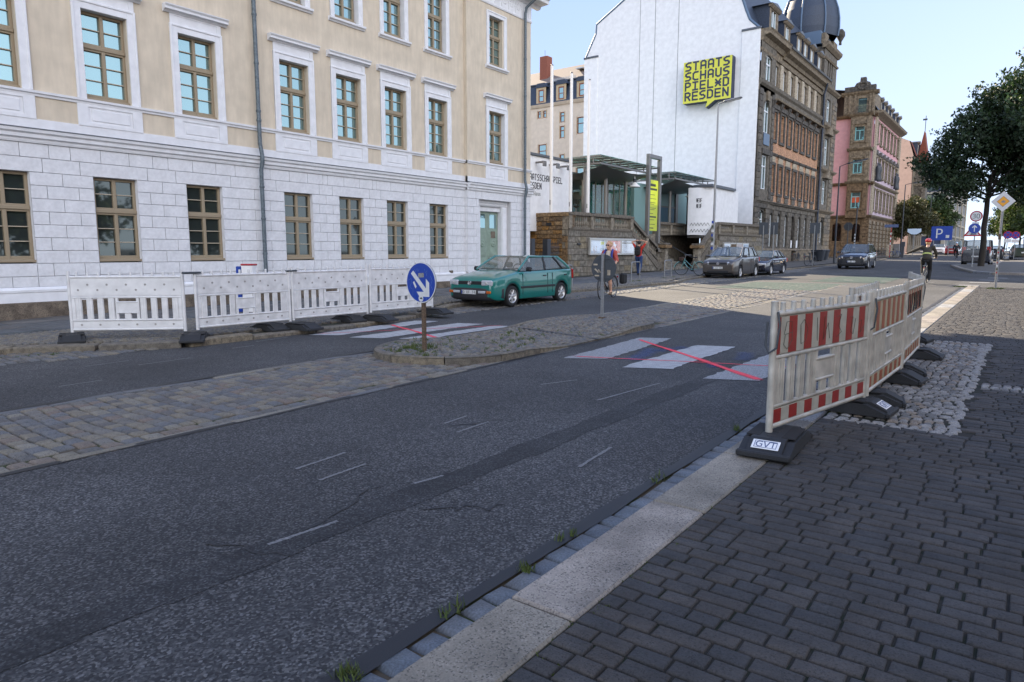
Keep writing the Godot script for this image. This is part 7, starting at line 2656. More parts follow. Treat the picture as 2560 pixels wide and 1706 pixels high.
func make_street() -> void:
	mat("barrier_white", lin(.7, .7, .7), .5, {tex = T.soft, scale = .8})
	mat("barrier_cream", lin(.66, .63, .55), .45, {tex = T.soft, scale = 1.2, detail = T.blotch, dscale = .7})
	mat("dimple", lin(.28, .27, .26), .6)
	mat("board", lin(.48, .47, .4), .4, {tex = T.soft, scale = 1.0, back = lin(.25, .25, .2)})
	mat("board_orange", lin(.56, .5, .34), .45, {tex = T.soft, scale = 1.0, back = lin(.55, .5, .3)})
	mat("stripe_red", lin(.28, .012, .008), .45, {tex = T.soft, scale = 1.0})
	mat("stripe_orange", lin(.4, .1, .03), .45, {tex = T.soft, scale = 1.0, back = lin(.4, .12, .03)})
	mat("rubber", lin(.028, .03, .034), .75, {tex = T.grain, scale = 1.5})
	mat("rubber_dark", lin(.012, .012, .013), .9)
	mat("ink_blue", lin(.07, .1, .2), .7)
	mat("sign_blue", lin(.008, .045, .3), .35)
	mat("sign_white", lin(.62, .63, .63), .4, {tex = T.faint, scale = 2.0})
	mat("sign_red", lin(.36, .012, .02), .4)
	mat("sign_orange", lin(.72, .32, .015), .4)
	mat("sign_back", lin(.055, .065, .075), .6, {tex = T.soft, scale = 2.0})
	mat("galvanised", lin(.3, .31, .32), .45, {metal = .6, tex = T.soft, scale = 3.0})
	mat("rusty_post", lin(.14, .1, .07), .85, {tex = T.stone, scale = 3.0})
	mat("container", lin(.02, .025, .035), .6)
	mat("scribble", lin(.12, .2, .42), .6)
	mat("scribble_black", lin(.06, .08, .06), .6)
	# left row
	var W := [Vector2(-13.06, -4.68), Vector2(-11.55, -6.08), Vector2(-11.5, -6.15), Vector2(-11.46, -8.03), Vector2(-11.45, -8.06), Vector2(-11.41, -9.96), Vector2(-11.4, -10.0), Vector2(-11.32, -11.9)]
	var wl := ["white plastic barrier panel at the left end of the row, set at an angle", "second white barrier panel from the left, in front of the drainpipe", "third white barrier panel in the row along the far kerb", "white barrier panel at the right end of the row behind the blue arrow sign"]
	for k in 4: barrier(wl[k], W[k * 2], W[k * 2 + 1], .21, false)
	foot("black rubber foot under the free left end of the white barriers", Vector2(-12.95, -4.72), .1, 1.2, false)
	foot("black rubber foot at the bend of the white barrier row", Vector2(-11.5, -6.1), .075, .95, false)
	foot("black rubber foot reaching behind the joint between second and third white barriers", Vector2(-11.75, -7.75), .075, 1.5, false)
	foot("black rubber foot in front of the joint between second and third white barriers", Vector2(-11.3, -8.15), .075, 1.65, false)
	foot("black rubber foot behind the joint between third and last white barriers", Vector2(-11.7, -9.65), .075, 1.45, false)
	foot("black rubber foot in front of the joint between third and last white barriers", Vector2(-11.25, -10.1), .075, 1.65, false)
	foot("black rubber foot at the right end of the white barriers by the blue sign", Vector2(-11.2, -11.85), .09, 1.55, false)
	# right row
	var R := [Vector2(-1.545, -5.42), Vector2(-1.185, -7.27), Vector2(-1.175, -7.31), Vector2(-1.13, -9.18), Vector2(-1.13, -9.24), Vector2(-1.17, -11.15), Vector2(-1.19, -11.2), Vector2(-1.55, -13.05), Vector2(-1.4, -7.55), Vector2(-1.47, -9.45)]
	var rl := ["red and white striped barrier panel closest to the camera with scribbled upper board", "second striped barrier panel whose upper board glows orange in the sun", "third striped barrier panel with black spray on its glowing upper board", "last barrier panel of the near row, turned towards the road", "barrier panel standing on the road side behind the second striped panel"]
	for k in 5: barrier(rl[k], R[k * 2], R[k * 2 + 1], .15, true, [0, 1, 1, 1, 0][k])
	foot("black rubber foot with GVT plate under the near end of the striped barriers", Vector2(-1.5, -5.5), .068, .05, true)
	foot("black rubber foot with GVT plate at the second post of the striped barriers", Vector2(-1.32, -7.2), .066, 1.5, true)
	foot("black rubber foot behind the one at the second striped barrier post", Vector2(-1.3, -7.68), .066, 1.75, false)
	foot("black rubber foot at the third post of the striped barriers", Vector2(-1.27, -9.08), .066, 1.5, false)
	foot("black rubber foot behind the one at the third striped barrier post", Vector2(-1.32, -9.62), .066, 1.72, false)
	foot("black rubber foot at the fourth post of the striped barriers", Vector2(-1.27, -11.2), .066, 1.55, false)
	foot("black rubber foot at the far end of the striped barriers", Vector2(-1.6, -13.1), .066, 1.4, false)
	var first: Node3D = get_node("road_barrier_004")
	for q in [[[-.78, .8], [-.74, .9], [-.66, .9], [-.64, .75], [-.72, .68], [-.78, .72], [-.76, .8], [-.64, .81]], [[-.5, .86], [-.44, .9], [-.37, .82], [-.4, .72], [-.48, .7], [-.5, .86]], [[-.2, .9], [-.18, .7]], [[-.05, .9], [-.07, .7], [.02, .84], [.06, .7]], [[.2, .88], [.28, .9], [.24, .8], [.3, .74], [.2, .7]], [[.48, .86], [.54, .86], [.5, .72], [.56, .7], [.6, .84]], [[.68, .8], [.74, .82], [.72, .7], [.8, .76]]]:
		squiggle(first, q, .0145, .0022, M.scribble_black)
	var third: Node3D = get_node("road_barrier_006")
	for k in 9: squiggle(third, [[-.75 + k * .17, .9], [-.66 + k * .17 + rnd(-.08, .08), .78], [-.74 + k * .17 + rnd(-.06, .06), .67]], .0145, .008, M.black)
	for q in [R[0], R[2], R[6]]: # cable loops holding the panels together
		var lp := thing("cable_tie", ["grey cable loop on the near end post of the striped barriers", "grey cable loop joining first and second striped barriers", "grey cable loop at the fourth post of the striped barriers"][[R[0], R[2], R[6]].find(q)], "cable", Vector3(q.x, gh(q.y) + 1.05, q.y), 0, "cable loops on the barriers")
		var mb := MB.new()
		mb.tube([Vector3(.035, .1, 0), Vector3(.055, .0, .01), Vector3(.04, -.18, .02), Vector3(-.01, -.22, .04), Vector3(-.045, -.16, .02), Vector3(-.04, .02, 0)], .009, 6)
		part(lp, "loop", mb, M.sign_back)
	var lt := thing("cable_tie", "dark clamp joining the first two white barriers", "cable", Vector3(-11.5, gh(-6.1) + 1.22, -6.1))
	bar(lt, "clamp", Vector3(-.02, 0, -.16), Vector3(.05, .04, .16), M.sign_back)
	var lt2 := thing("cable_tie", "dark clamp joining second and third white barriers", "cable", Vector3(-11.45, gh(-8.05) + 1.2, -8.05))
	bar(lt2, "clamp", Vector3(-.02, 0, -.14), Vector3(.04, .03, .1), M.sign_back)
	# something small standing on the pavement behind the barriers
	var tb := thing("tool_box", "small white box with red lid and blue canister behind the white barriers", "box", Vector3(-15.0, gh(-9.4) + .12, -9.4), .4)
	bar(tb, "box", Vector3(-.15, 0, -.1), Vector3(.15, 1.12, .1), M.white_render)
	bar(tb, "lid", Vector3(-.16, 1.12, -.11), Vector3(.16, 1.16, .11), M.sign_red)
	bar(tb, "canister", Vector3(-.32, 0, -.07), Vector3(-.19, 1.1, .07), M.sign_blue)
	signs()
	furniture()


func signs() -> void:
	# blue keep right sign on the island
	var s := thing("keep_right_sign", "round blue sign with white diagonal arrow on a brown post on the island", "traffic sign", Vector3(-7.13, gh(-7.25) + .1, -7.25))
	bar(s, "post", Vector3(-.028, 0, -.075), Vector3(.028, .75, -.02), M.rusty_post, .006)
	bar(s, "post_upper", Vector3(-.026, .75, -.07), Vector3(.026, 1.32, -.02), M.galvanised, .006)
	disc(s, "back_plate", Vector3(0, 1.04, -.018), .3, .018, M.galvanised)
	disc(s, "rim", Vector3(0, 1.04, 0), .3, .004, M.sign_white)
	var f := disc(s, "face", Vector3(0, 1.04, .0042), .286, .002, M.sign_blue)
	var c := Vector2(0, 1.04)
	poly(f, "arrow", [[-.15, .175], [-.2, .13], [.06, -.135], [-.09, -.135], [-.03, -.205], [.17, -.205], [.17, .0], [.105, .06], [.105, -.085]], .0075, .0008, M.sign_white, c)
	poly(f, "sticker", [[-.045, .07], [.07, .08], [.065, .145], [-.05, .135]], .0088, .0006, M.paint_worn, c)
	poly(f, "sticker", [[-.16, .0], [-.135, .02], [-.085, -.06], [-.11, -.09]], .0088, .0006, M.sign_white, c)
	disc(f, "round_sticker", Vector3(0, .805, .0075), .047, .0012, M.sign_white, 20)
	poly(f, "sticker_print", [[-.03, -.225], [.02, -.215], [.035, -.245], [-.02, -.24]], .0096, .0006, M.ink, c)
	for q in [[[-.12, .2], [-.1, .15], [-.07, .21], [-.05, .16], [-.03, .2]], [[.08, .2], [.1, .14], [.13, .18], [.12, .1]], [[-.25, .03], [-.2, .06], [-.18, .0], [-.23, -.06], [-.19, -.1]], [[.2, .1], [.23, .04], [.2, -.04], [.24, -.1]], [[.05, -.23], [.1, -.21], [.12, -.25]], [[-.16, -.08], [-.17, -.2]]]:
		var pts := []
		for p in q: pts.append([p[0], p[1] + 1.04])
		squiggle(f, pts, .0068, .0022, M.scribble)
	# back of the matching sign further on
	var b := thing("round_sign_back", "dark grey back of a round sign with stickers on a galvanised post", "traffic sign", Vector3(-7.34, gh(-13.05) + .1, -13.05))
	bar(b, "post", Vector3(-.03, 0, .0), Vector3(.03, 1.4, .055), M.galvanised, .006)
	bar(b, "post_foot", Vector3(-.06, 0, -.03), Vector3(.06, .03, .085), M.rusty_post, .006)
	disc(b, "back_plate", Vector3(0, 1.08, -.022), .3, .018, M.sign_back)
	for y in [.87, 1.29]: bar(b, "clamp_bar", Vector3(-.16, y - .012, -.006), Vector3(.16, y + .012, .012), M.sign_back, .003)
	for q in [[-.2, 1.16, .1, .035, 0.0], [-.17, 1.03, .12, .03, -.7], [-.1, 1.02, .09, .03, -.8], [.13, .99, .075, .115, 0.0], [-.16, .92, .11, .03, .0], [.1, 1.13, .03, .02, 0.0]]:
		var m := MB.new()
		m.t = Transform3D(Basis(Vector3.BACK, q[4]), Vector3(q[0], q[1], 0))
		m.span(Vector3(-q[2] * .5, -q[3] * .5, -.0038), Vector3(q[2] * .5, q[3] * .5, -.002))
		part(b, "sticker", m, M.stone_pale if q[3] > .025 else M.sign_back)
	# priority road diamond
	var d := thing("priority_sign", "yellow and white diamond sign on a pale post at the kerb end", "traffic sign", Vector3(-.88, gh(-30) + .06, -30.0))
	var pm := MB.new()
	pm.tube([Vector3(0, 0, -.04), Vector3(0, 3.3, -.04)], .04, 10)
	part(d, "post", pm, M.galvanised)
	bar(d, "rust_clamp", Vector3(-.055, 1.75, -.08), Vector3(.03, 1.95, .004), M.rusty_post)
	for k in 9: bar(d, "sticker", Vector3(-.03, .55 + k * .12, .0), Vector3(rnd(.0, .025), .59 + k * .12 + rnd(0, .04), .0035), [M.sign_red, M.ink, M.sign_white][k % 3], .001)
	var cc := Vector2(0, 3.08)
	poly(d, "plate", [[-.36, 0], [0, -.36], [.36, 0], [0, .36]], .016, .016, M.sign_white, cc)
	for q in [[.35, .335, M.iron], [.19, .0, M.iron], [.178, .0, M.sign_orange]]:
		var r: float = q[0]
		if q[1] > 0: continue
		poly(d, "yellow_field" if q[2] == M.sign_orange else "black_border", [[-r, 0], [0, -r], [r, 0], [0, r]], .0185 if q[2] == M.iron else .021, .002, q[2], cc)
	poly(d, "torn_sticker", [[-.07, -.03], [-.02, .04], [.07, .02], [.04, -.05]], .0225, .001, M.paint_worn, cc)
	# signs on the far corner
	var p := thing("speed_sign_post", "post with speed limit 30, blue arrow and red triangle under the tree", "traffic sign", Vector3(-3.05, gh(-56) + .1, -56))
	bar(p, "post", Vector3(-.035, 0, -.08), Vector3(.035, 3.7, -.01), M.galvanised)
	var g := gh(-56) + .1
	disc(p, "speed_plate", Vector3(0, 4.01 - g, 0), .36, .01, M.sign_red)
	disc(p, "speed_face", Vector3(0, 4.01 - g, .0105), .285, .002, M.sign_white)
	type(p, "numerals", "30", .3, Transform3D(Basis.IDENTITY, Vector3(0, 4.01 - g, .014)), M.ink)
	bar(p, "sub_plate", Vector3(-.2, 3.44 - g, 0), Vector3(.2, 3.62 - g, .01), M.sign_white)
	disc(p, "arrow_plate", Vector3(-.04, 3.2 - g, .03), .35, .01, M.sign_white)
	disc(p, "arrow_face", Vector3(-.04, 3.2 - g, .0405), .335, .002, M.sign_blue)
	poly(p, "arrow", [[-.03, -.22], [.03, -.22], [.03, .1], [.1, .03], [.15, .08], [0, .23], [-.15, .08], [-.1, .03], [-.03, .1]], .044, .001, M.sign_white, Vector2(-.04, 3.2 - g))
	poly(p, "triangle_plate", [[-.6, 0], [.45, 0], [-.07, .78]], .004, .006, M.sign_red, Vector2(-.05, 2.68 - g))
	poly(p, "triangle_face", [[-.42, .09], [.28, .09], [-.07, .62]], .0065, .002, M.sign_white, Vector2(-.05, 2.68 - g))
	poly(p, "children_symbol", [[-.22, .1], [-.1, .25], [-.02, .15], [.05, .3], [.16, .12]], .0085, .001, M.iron, Vector2(-.05, 2.68 - g))
	for k in 2:
		var n := thing("no_stopping_sign", ["round red and blue no stopping sign on a black footed post", "second no stopping sign overlapping behind the first"][k], "traffic sign", Vector3(-1.72 + k * .55, gh(-79) + .12, -78.5 - k * 2.0), 0, "no stopping signs")
		bar(n, "post", Vector3(-.03, 0, -.05), Vector3(.03, 2.2, -.01), M.galvanised)
		disc(n, "plate", Vector3(0, 2.35, 0), .36, .01, M.sign_red)
		disc(n, "face", Vector3(0, 2.35, .0105), .3, .002, M.sign_blue)
		for a in [.785, -.785]:
			var mb := MB.new()
			mb.t = Transform3D(Basis(Vector3.BACK, a), Vector3(0, 2.35, .015))
			mb.span(Vector3(-.3, -.03, 0), Vector3(.3, .03, .0015))
			part(n, "cross_bar", mb, M.sign_red)
		bar(n, "sub_plate", Vector3(-.28, 1.65, 0), Vector3(.28, 1.95, .01), M.sign_white)
		bar(n, "foot", Vector3(-.3, 0, -.25), Vector3(.3, .12, .2), M.rubber)
	var pk := thing("parking_sign", "large blue parking sign board with white P before the hotel", "sign", Vector3(-9.9, gh(-112), -112))
	for x in [-.9, .9]: bar(pk, "post", Vector3(x - .05, 0, -.1), Vector3(x + .05, 4.0, 0), M.galvanised)
	bar(pk, "board", Vector3(-1.25, 2.2, 0), Vector3(1.25, 4.1, .05), M.sign_blue)
	type(pk, "lettering", "P", 1.3, Transform3D(Basis.IDENTITY, Vector3(-.3, 3.1, .055)), M.sign_white)
	bar(pk, "white_mark", Vector3(.5, 2.5, .05), Vector3(.9, 2.9, .056), M.sign_white)
	var sb := [[-12.69, -53.75, .7, .78, 3.35, "dark rectangular back of a sign on a slim post before the grey building"], [-14.5, -47.6, .62, .8, 3.2, "grey back of a square sign with a round sticker above the terrace wall"], [-13.9, -47.9, .5, .8, 3.2, "second grey sign back beside the square one above the terrace wall"]]
	for q in sb:
		var gy := gh(q[1]) + .12
		var o := thing("sign_back", q[5], "traffic sign", Vector3(q[0], gy, q[1]), 0, "backs of rectangular signs")
		bar(o, "post", Vector3(-.03, 0, .01), Vector3(.03, q[4] + .2 - gy, .06), M.galvanised)
		bar(o, "plate", Vector3(-q[2] * .5, q[4] - q[3] * .5 - gy, -.02), Vector3(q[2] * .5, q[4] + q[3] * .5 - gy, .005), M.sign_back)
	var rb := thing("round_sign_back", "dark round sign back on a post before the brown ground floor", "traffic sign", Vector3(-14.86, gh(-76.4) + .12, -76.4), 0)
	bar(rb, "post", Vector3(-.04, 0, .01), Vector3(.04, 3.6, .08), M.sign_back)
	disc(rb, "plate", Vector3(0, 3.35, -.02), .42, .02, M.iron)
	var sp := thing("slim_post", "tall slim dark post with stickers leaning by the brown stone corner", "post", Vector3(-13.6, gh(-73) + .12, -73))
	var m := MB.new()
	m.tube([Vector3(0, 0, 0), Vector3(.05, 2, 0), Vector3(.1, 5.2, 0)], [.1, .07, .06], 8)
	part(sp, "shaft", m, M.iron)
	for k in 5: bar(sp, "sticker", Vector3(-.02, 1.2 + k * .3, .07), Vector3(.1, 1.36 + k * .3, .085), M.sign_white)
	var info := thing("tourist_sign", "small light blue sign on a post left of the distant parking sign", "sign", Vector3(-11.8, gh(-100) + .1, -100))
	bar(info, "post", Vector3(-.04, 0, -.06), Vector3(.04, 3.0, 0), M.galvanised)
	poly(info, "plate", [[-.75, .3], [.75, .3], [.75, -.1], [.3, -.4], [-.3, -.4], [-.75, -.1]], .02, .03, M.poster_blue, Vector2(0, 3.2))
	var nm := thing("street_name_sign", "small dark blue street name plate on a red white post at the side street", "sign", Vector3(-13.6, gh(-94) + .1, -94.5))
	bar(nm, "post", Vector3(-.04, 0, -.05), Vector3(.04, 3.6, 0), M.sign_red)
	for k in 3: bar(nm, "white_ring", Vector3(-.045, 1.5 + k * .6, -.055), Vector3(.045, 1.8 + k * .6, .006), M.sign_white)
	bar(nm, "plate", Vector3(-.75, 3.6, -.02), Vector3(.75, 3.95, .02), M.ink_blue)


func street_lamp(label: String, at: Vector3, h: float, arm: float, dark: bool, rise := .15) -> void:
	var o := thing("street_lamp", label, "street lamp", at, 0, "street lamps on the left")
	var mt: Material = M.iron if dark else M.galvanised
	var p := MB.new()
	p.tube([Vector3(0, 0, 0), Vector3(0, 1.2, 0), Vector3(0, 1.21, 0), Vector3(0, h, 0)], [.1, .1, .075, .05], 10)
	part(o, "mast", p, mt)
	var a := MB.new()
	a.tube([Vector3(0, h - .1, 0), Vector3(0, h, 0), Vector3(arm * .3, h + rise * .6, 0)], .035, 7)
	part(o, "arm", a, mt)
	var hd := MB.new()
	hd.t = Transform3D(Basis(Vector3.BACK, atan2(rise, arm)), Vector3(arm * .3, h + rise * .5, 0))
	hd.cbox(Vector3(arm * .38, .02, 0), Vector3(arm * .8, .1, .24), .04)
	part(o, "lamp_head", hd, mt)
	var g := MB.new()
	g.t = hd.t
	g.cbox(Vector3(arm * .4, -.04, 0), Vector3(arm * .6, .03, .18), .01)
	part(o, "lamp_glass", g, M.steel_light)
	if not dark:
		for k in 7: bar(o, "sticker", Vector3(-.1, 1.3 + k * .25, .07), Vector3(rnd(-.02, .08), 1.45 + k * .25, .108 - k * .003), [M.sign_blue, M.sign_white, M.ink][k % 3], .001)


func furniture() -> void:
	street_lamp("tall grey street lamp with stickers before the white gable, behind the grey car", Vector3(-14.8, gh(-39.2) + .12, -39.2), 9.5, 1.25, false)
	street_lamp("dark street lamp before the brown and pink corner building", Vector3(-13.4, gh(-64) + .12, -64), 8.1, 2.0, true, .35)
	street_lamp("dark street lamp before the peach house", Vector3(-12.5, gh(-95) + .12, -95), 8.6, 2.6, true, .3)
	street_lamp("slim distant street lamp between the small trees", Vector3(-13.8, gh(-135) + .12, -135), 9.5, 2.2, true, .2)
	# tubular cycle stands
	var st := [[Vector2(-13.75, -21.65), "cycle stand just behind the turquoise car"], [Vector2(-13.82, -27.45), "cycle stand beside the walking man in red"], [Vector2(-13.98, -31.2), "cycle stand left of the parked turquoise bicycle"]]
	for q in st:
		var p: Vector2 = q[0]
		var o := thing("cycle_stand", "grey tubular " + q[1], "cycle stand", Vector3(p.x, gh(p.y) + .11, p.y), PI / 2 + .08, "grey tubular cycle stands")
		var mb := MB.new()
		var pts := [Vector3(-.48, 0, 0), Vector3(-.48, .72, 0)]
		for k in 5: pts.append(Vector3(-.48 + .1 - .1 * cos(k * PI / 8), .74 + .1 * sin(k * PI / 8), 0))
		for k in 5: pts.append(Vector3(.38 + .1 * sin(k * PI / 8), .74 + .1 * cos(k * PI / 8), 0))
		pts.append(Vector3(.48, 0, 0))
		mb.tube(pts, .026, 8)
		part(o, "tube", mb, M.galvanised)
		if p.y < -30.0 or p.y > -25: bar(o, "cross_rail", Vector3(-.47, .35, -.012), Vector3(.47, .385, .012), M.galvanised)
	for k in 2:
		var b := thing("waste_container", ["dark blue waste container against the grey building", "second dark waste container nearer the side street"][k], "waste container", Vector3(-15.9, gh(-70) + .12, -69.2 - k * 1.6), PI / 2, "dark waste containers")
		var body := MB.new()
		body.surf([PackedVector3Array([Vector3(-.52, .1, .38), Vector3(.52, .1, .38), Vector3(.52, .1, -.38), Vector3(-.52, .1, -.38)]), PackedVector3Array([Vector3(-.66, .95, .5), Vector3(.66, .95, .5), Vector3(.66, .95, -.5), Vector3(-.66, .95, -.5)])], true)
		part(b, "body", body, M.container)
		bar(b, "lid", Vector3(-.7, .95, -.54), Vector3(.7, 1.08, .54), M.container, .04)
		for x in [-.45, .45]: bar(b, "wheel", Vector3(x - .04, 0, -.3), Vector3(x + .04, .16, -.14), M.black)
	var ub := thing("utility_cabinet", "grey utility cabinets at the foot of the pink building", "cabinet", Vector3(-14.2, gh(-101) + .12, -101))
	bar(ub, "cabinet", Vector3(-.7, 0, -.3), Vector3(.0, 1.5, .3), M.stone_pale)
	bar(ub, "second_cabinet", Vector3(.1, 0, -.3), Vector3(.75, 1.6, .3), M.steel)
	var tl := thing("parking_meter", "dark slim parking meter beside the far kerb", "parking meter", Vector3(-11.9, gh(-92) + .1, -92))
	bar(tl, "column", Vector3(-.14, 0, -.12), Vector3(.14, 1.3, .12), M.iron)
	bar(tl, "head", Vector3(-.2, 1.3, -.16), Vector3(.2, 1.85, .16), M.iron)
# ---------------------------------------------------------------- vehicles. local z points to the front, y up
# o: L W H, wb wheelbase, fo front overhang, wr wheel radius, sill, hood [y at nose, y at cowl], cowl z (from front), ws (z of roof front), rr (z of roof rear), rb (z of rear glass foot), belt [front, rear], deck (y of boot; 0 = hatch)
func wheel(parent: Node3D, at: Vector3, r: float, w: float, side: float, rim: Material, spokes := 5) -> void:
	var X := Transform3D(Basis(Vector3.BACK, -PI / 2 * side), at)
	var t := MB.new()
	t.t = X
	t.lathe([[r * .66, -w * .5], [r * .9, -w * .5], [r * .985, -w * .36], [r, 0], [r * .985, w * .36], [r * .9, w * .5], [r * .66, w * .5], [r * .64, w * .3]], 28)
	var n := part(parent, "wheel", t, M.tyre)
	var m := MB.new()
	m.t = X
	m.lathe([[r * .67, w * .46], [r * .62, w * .5], [r * .58, w * .34], [r * .5, w * .2]], 24)
	for k in spokes:
		var a := TAU * k / spokes
		var b := MB.new()
		b.t = Transform3D(Basis(Vector3.UP, a), Vector3.ZERO)
		b.cbox(Vector3(r * .34, w * .36, 0), Vector3(r * .56, .03, r * (.2 if spokes > 5 else .26)), .012)
		m.merge(b, Transform3D.IDENTITY)
	m.lathe([[r * .17, w * .36], [r * .15, w * .44], [0, w * .45]], 12)
	part(n, "rim", m, rim)
	var d := MB.new()
	d.t = X
	d.lathe([[0, w * .1], [r * .6, w * .1]], 20)
	part(n, "brake_disc", d, M.black)


func car(label: String, cat: String, at: Vector3, turn: float, paint: Material, o: Dictionary, called := "parked_car") -> Node3D:
	var c := thing(called, label, cat, at, turn)
	var L: float = o.L
	var hw: float = o.W * .5
	var zf := L * .5
	var wr: float = o.wr
	var zw := [zf - o.fo, zf - o.fo - o.wb]
	var sill: float = o.get("sill", .2)
	var zc: float = zf - o.cowl
	var zrb: float = zf - o.rb
	var b0: float = o.belt[0]
	var b1: float = o.belt[1]
	var nose: float = o.hood[0]
	var cowl: float = o.hood[1]
	var deck: float = o.get("deck", 0.0)
	var zs := []
	var z := zf
	for q in [0.0, .03, .08, .15, .25]: zs.append(zf - q)
	for q in [0.0, .03, .08, .15, .25]: zs.append(-zf + q)
	for w in zw:
		for k in 13: zs.append(w + (wr + .055) * cos(PI * k / 12))
		zs.append(w + wr + .075)
		zs.append(w - wr - .075)
	var k := zf - .45
	while k > -zf + .35:
		var ok := true
		for w in zw:
			if absf(k - w) < wr + .12: ok = false
		if ok: zs.append(k)
		k -= .16
	zs.append(zc)
	zs.sort()
	zs.reverse()
	var rows := []
	for zz in zs:
		var e := clampf((absf(zz) - (zf - .5)) / .5, 0, 1)
		var w: float = hw * (1 - (.14 if zz > 0 else .08) * e * e - .05 * pow(clampf((absf(zz) - zf + .07) / .07, 0, 1), 2))
		var top: float
		if zz > zc: # bonnet
			var f: float = (zf - zz) / (zf - zc)
			top = lerpf(nose, cowl, pow(f, .75)) - .1 * pow(clampf(1 - f * 7, 0, 1), 2)
		elif zz > zrb or deck <= 0.0: top = lerpf(b0, b1, clampf((zc - zz) / (zc - zrb), 0, 1))
		else: top = lerpf(b1, deck, clampf((zrb - zz) / .15, 0, 1)) - .05 * pow(clampf((-zf + .12 - zz) / .12 + 1, 0, 1), 2)
		if zz > zc: top = minf(top, cowl)
		var yb := sill + .1 * pow(clampf((absf(zz) - zf + .25) / .25, 0, 1), 2)
		for ww in zw:
			var dz: float = absf(zz - ww)
			if dz < wr + .06: yb = maxf(yb, wr + sqrt(maxf(0.0, (wr + .055) * (wr + .055) - dz * dz)))
		var side: float = top - (.03 if zz > zc else .0)
		var crown := .035 if zz > zc else .0
		var y1 := lerpf(yb, side, .25)
		var y2 := lerpf(yb, side, .6)
		var P := [Vector3(w * .93, yb, zz), Vector3(w * .985, yb + .012, zz), Vector3(w * .998, y1, zz), Vector3(w, y2, zz), Vector3(w * .985, lerpf(y2, side, .7), zz), Vector3(w * .955, side - .012, zz), Vector3(w * .9, side, zz), Vector3(w * .62, top + crown * .7 - .0, zz), Vector3(0, top + crown, zz)]
		var row := PackedVector3Array()
		for q in P: row.append(q)
		for q in range(P.size() - 2, -1, -1): row.append(Vector3(-P[q].x, P[q].y, zz))
		rows.append(row)
	var body := MB.new()
	body.surf(rows, false, true)
	for e in [0, rows.size() - 1]:
		var row: PackedVector3Array = rows[e]
		for j in row.size() / 2:
			var a := row[j]
			var d := row[row.size() - 1 - j]
			var a2 := row[j + 1]
			var d2 := row[row.size() - 2 - j]
			if e == 0: body.quad(d, a, a2, d2)
			else: body.quad(a, d, d2, a2)
	part(c, "body", body, paint)
	var ub := MB.new()
	ub.span(Vector3(-hw * .78, sill - .02, -zf + .2), Vector3(hw * .78, minf(b0, nose) - .12, zf - .2))
	part(c, "underbody", ub, M.black)
	# greenhouse
	var zrf: float = zf - o.ws
	var zrr: float = zf - o.rr
	var H: float = o.H
	var wb := hw * .9
	var wt: float = hw * o.get("roofw", .74)
	var A := Vector3(wb, cowl + .005, zc + .02)
	var B := Vector3(wt, H - .05, zrf)
	var C := Vector3(wt * .97, H - .07, zrr)
	var D := Vector3(wb * .96, b1 + .01, zrb)
	var rf := []
	for q in 9:
		var f := q / 8.0
		var zz := lerpf(zrf + .02, zrr - .02, f)
		var y := H - .05 + .05 * sin(PI * clampf(f * .8 + .12, 0, 1)) - .02 * f
		var row := PackedVector3Array()
		for s in 7:
			var u := s / 3.0 - 1.0
			row.append(Vector3(u * lerpf(wt, wt * .97, f) * 1.015, y - .03 * u * u - .02 * pow(absf(u), 6), zz))
		rf.append(row)
	var roof := MB.new()
	roof.surf(rf, false, false)
	var rbm := MB.new()
	rbm.surf(rf, false, true)
	roof.merge(rbm, Transform3D(Basis.IDENTITY, Vector3(0, -.03, 0)))
	part(c, "roof", roof, paint)
	var pr: float = o.get("pillar", .035)
	var splits: Array = o.get("splits", [.5])
	var gl: Material = M.car_glass
	for s in [-1.0, 1.0]:
		var m := Vector3(s, 1, 1)
		for q in [[A, B], [B, C], [C, D]]:
			var pm := MB.new()
			var a: Vector3 = q[0] * m
			var d: Vector3 = q[1] * m
			var mid := (a + d) * .5
			if q[0] != B: mid += Vector3(s * .01, .015, 0)
			pm.tube([a, mid, d], pr * (1.5 if q[0] == C else 1.0), 6)
			part(c, "pillar", pm, paint)
		for f in splits:
			var pm := MB.new()
			var lo := Vector3(s * wb, lerpf(b0, b1, f) + .01, lerpf(zc, zrb, f * .98 + .03))
			var hi := Vector3(s * wt, H - .06, lerpf(zrf, zrr, clampf(f * 1.02, 0, 1)))
			pm.tube([lo, (lo + hi) * .5 + Vector3(s * .012, 0, 0), hi], pr * .95, 6)
			part(c, "pillar", pm, M.black if o.get("blackb", true) else paint)
		var g := MB.new()
		var gr := []
		for q in 5:
			var f := q / 4.0
			gr.append(PackedVector3Array([Vector3(s * (wb - .006), lerpf(b0, b1, f), lerpf(zc, zrb, f)), Vector3(s * (lerpf(wb, wt, .5) + .012), lerpf(lerpf(b0, b1, f), H - .06, .5), lerpf(lerpf(zc, zrb, f), lerpf(zrf, zrr, f), .5)), Vector3(s * wt, H - .06, lerpf(zrf, zrr, f))]))
		g.surf(gr, false, s > 0)
		part(c, "side_glass", g, gl)
		var tr := MB.new()
		tr.tube([Vector3(s * wb * 1.005, b0 + .008, zc - .02), Vector3(s * wb * 1.005, lerpf(b0, b1, .5) + .01, lerpf(zc, zrb, .5)), Vector3(s * wb * .99, b1 + .012, zrb)], .012, 5)
		part(c, "window_trim", tr, M.black)
		# doors: thin gaps, handles, mirror, strip
		for f in [.03, .5, .93]:
			var dz := lerpf(zc, zrb, f)
			if f > .9: dz = zw[1] + wr + .1 + (o.get("doorback", .12))
			var gm := MB.new()
			gm.span(Vector3(s * hw * .985 - .006, sill + .12, dz - .004), Vector3(s * hw * .985 + .018, b0 - .06, dz + .004))
			part(c, "door_gap", gm, M.black)
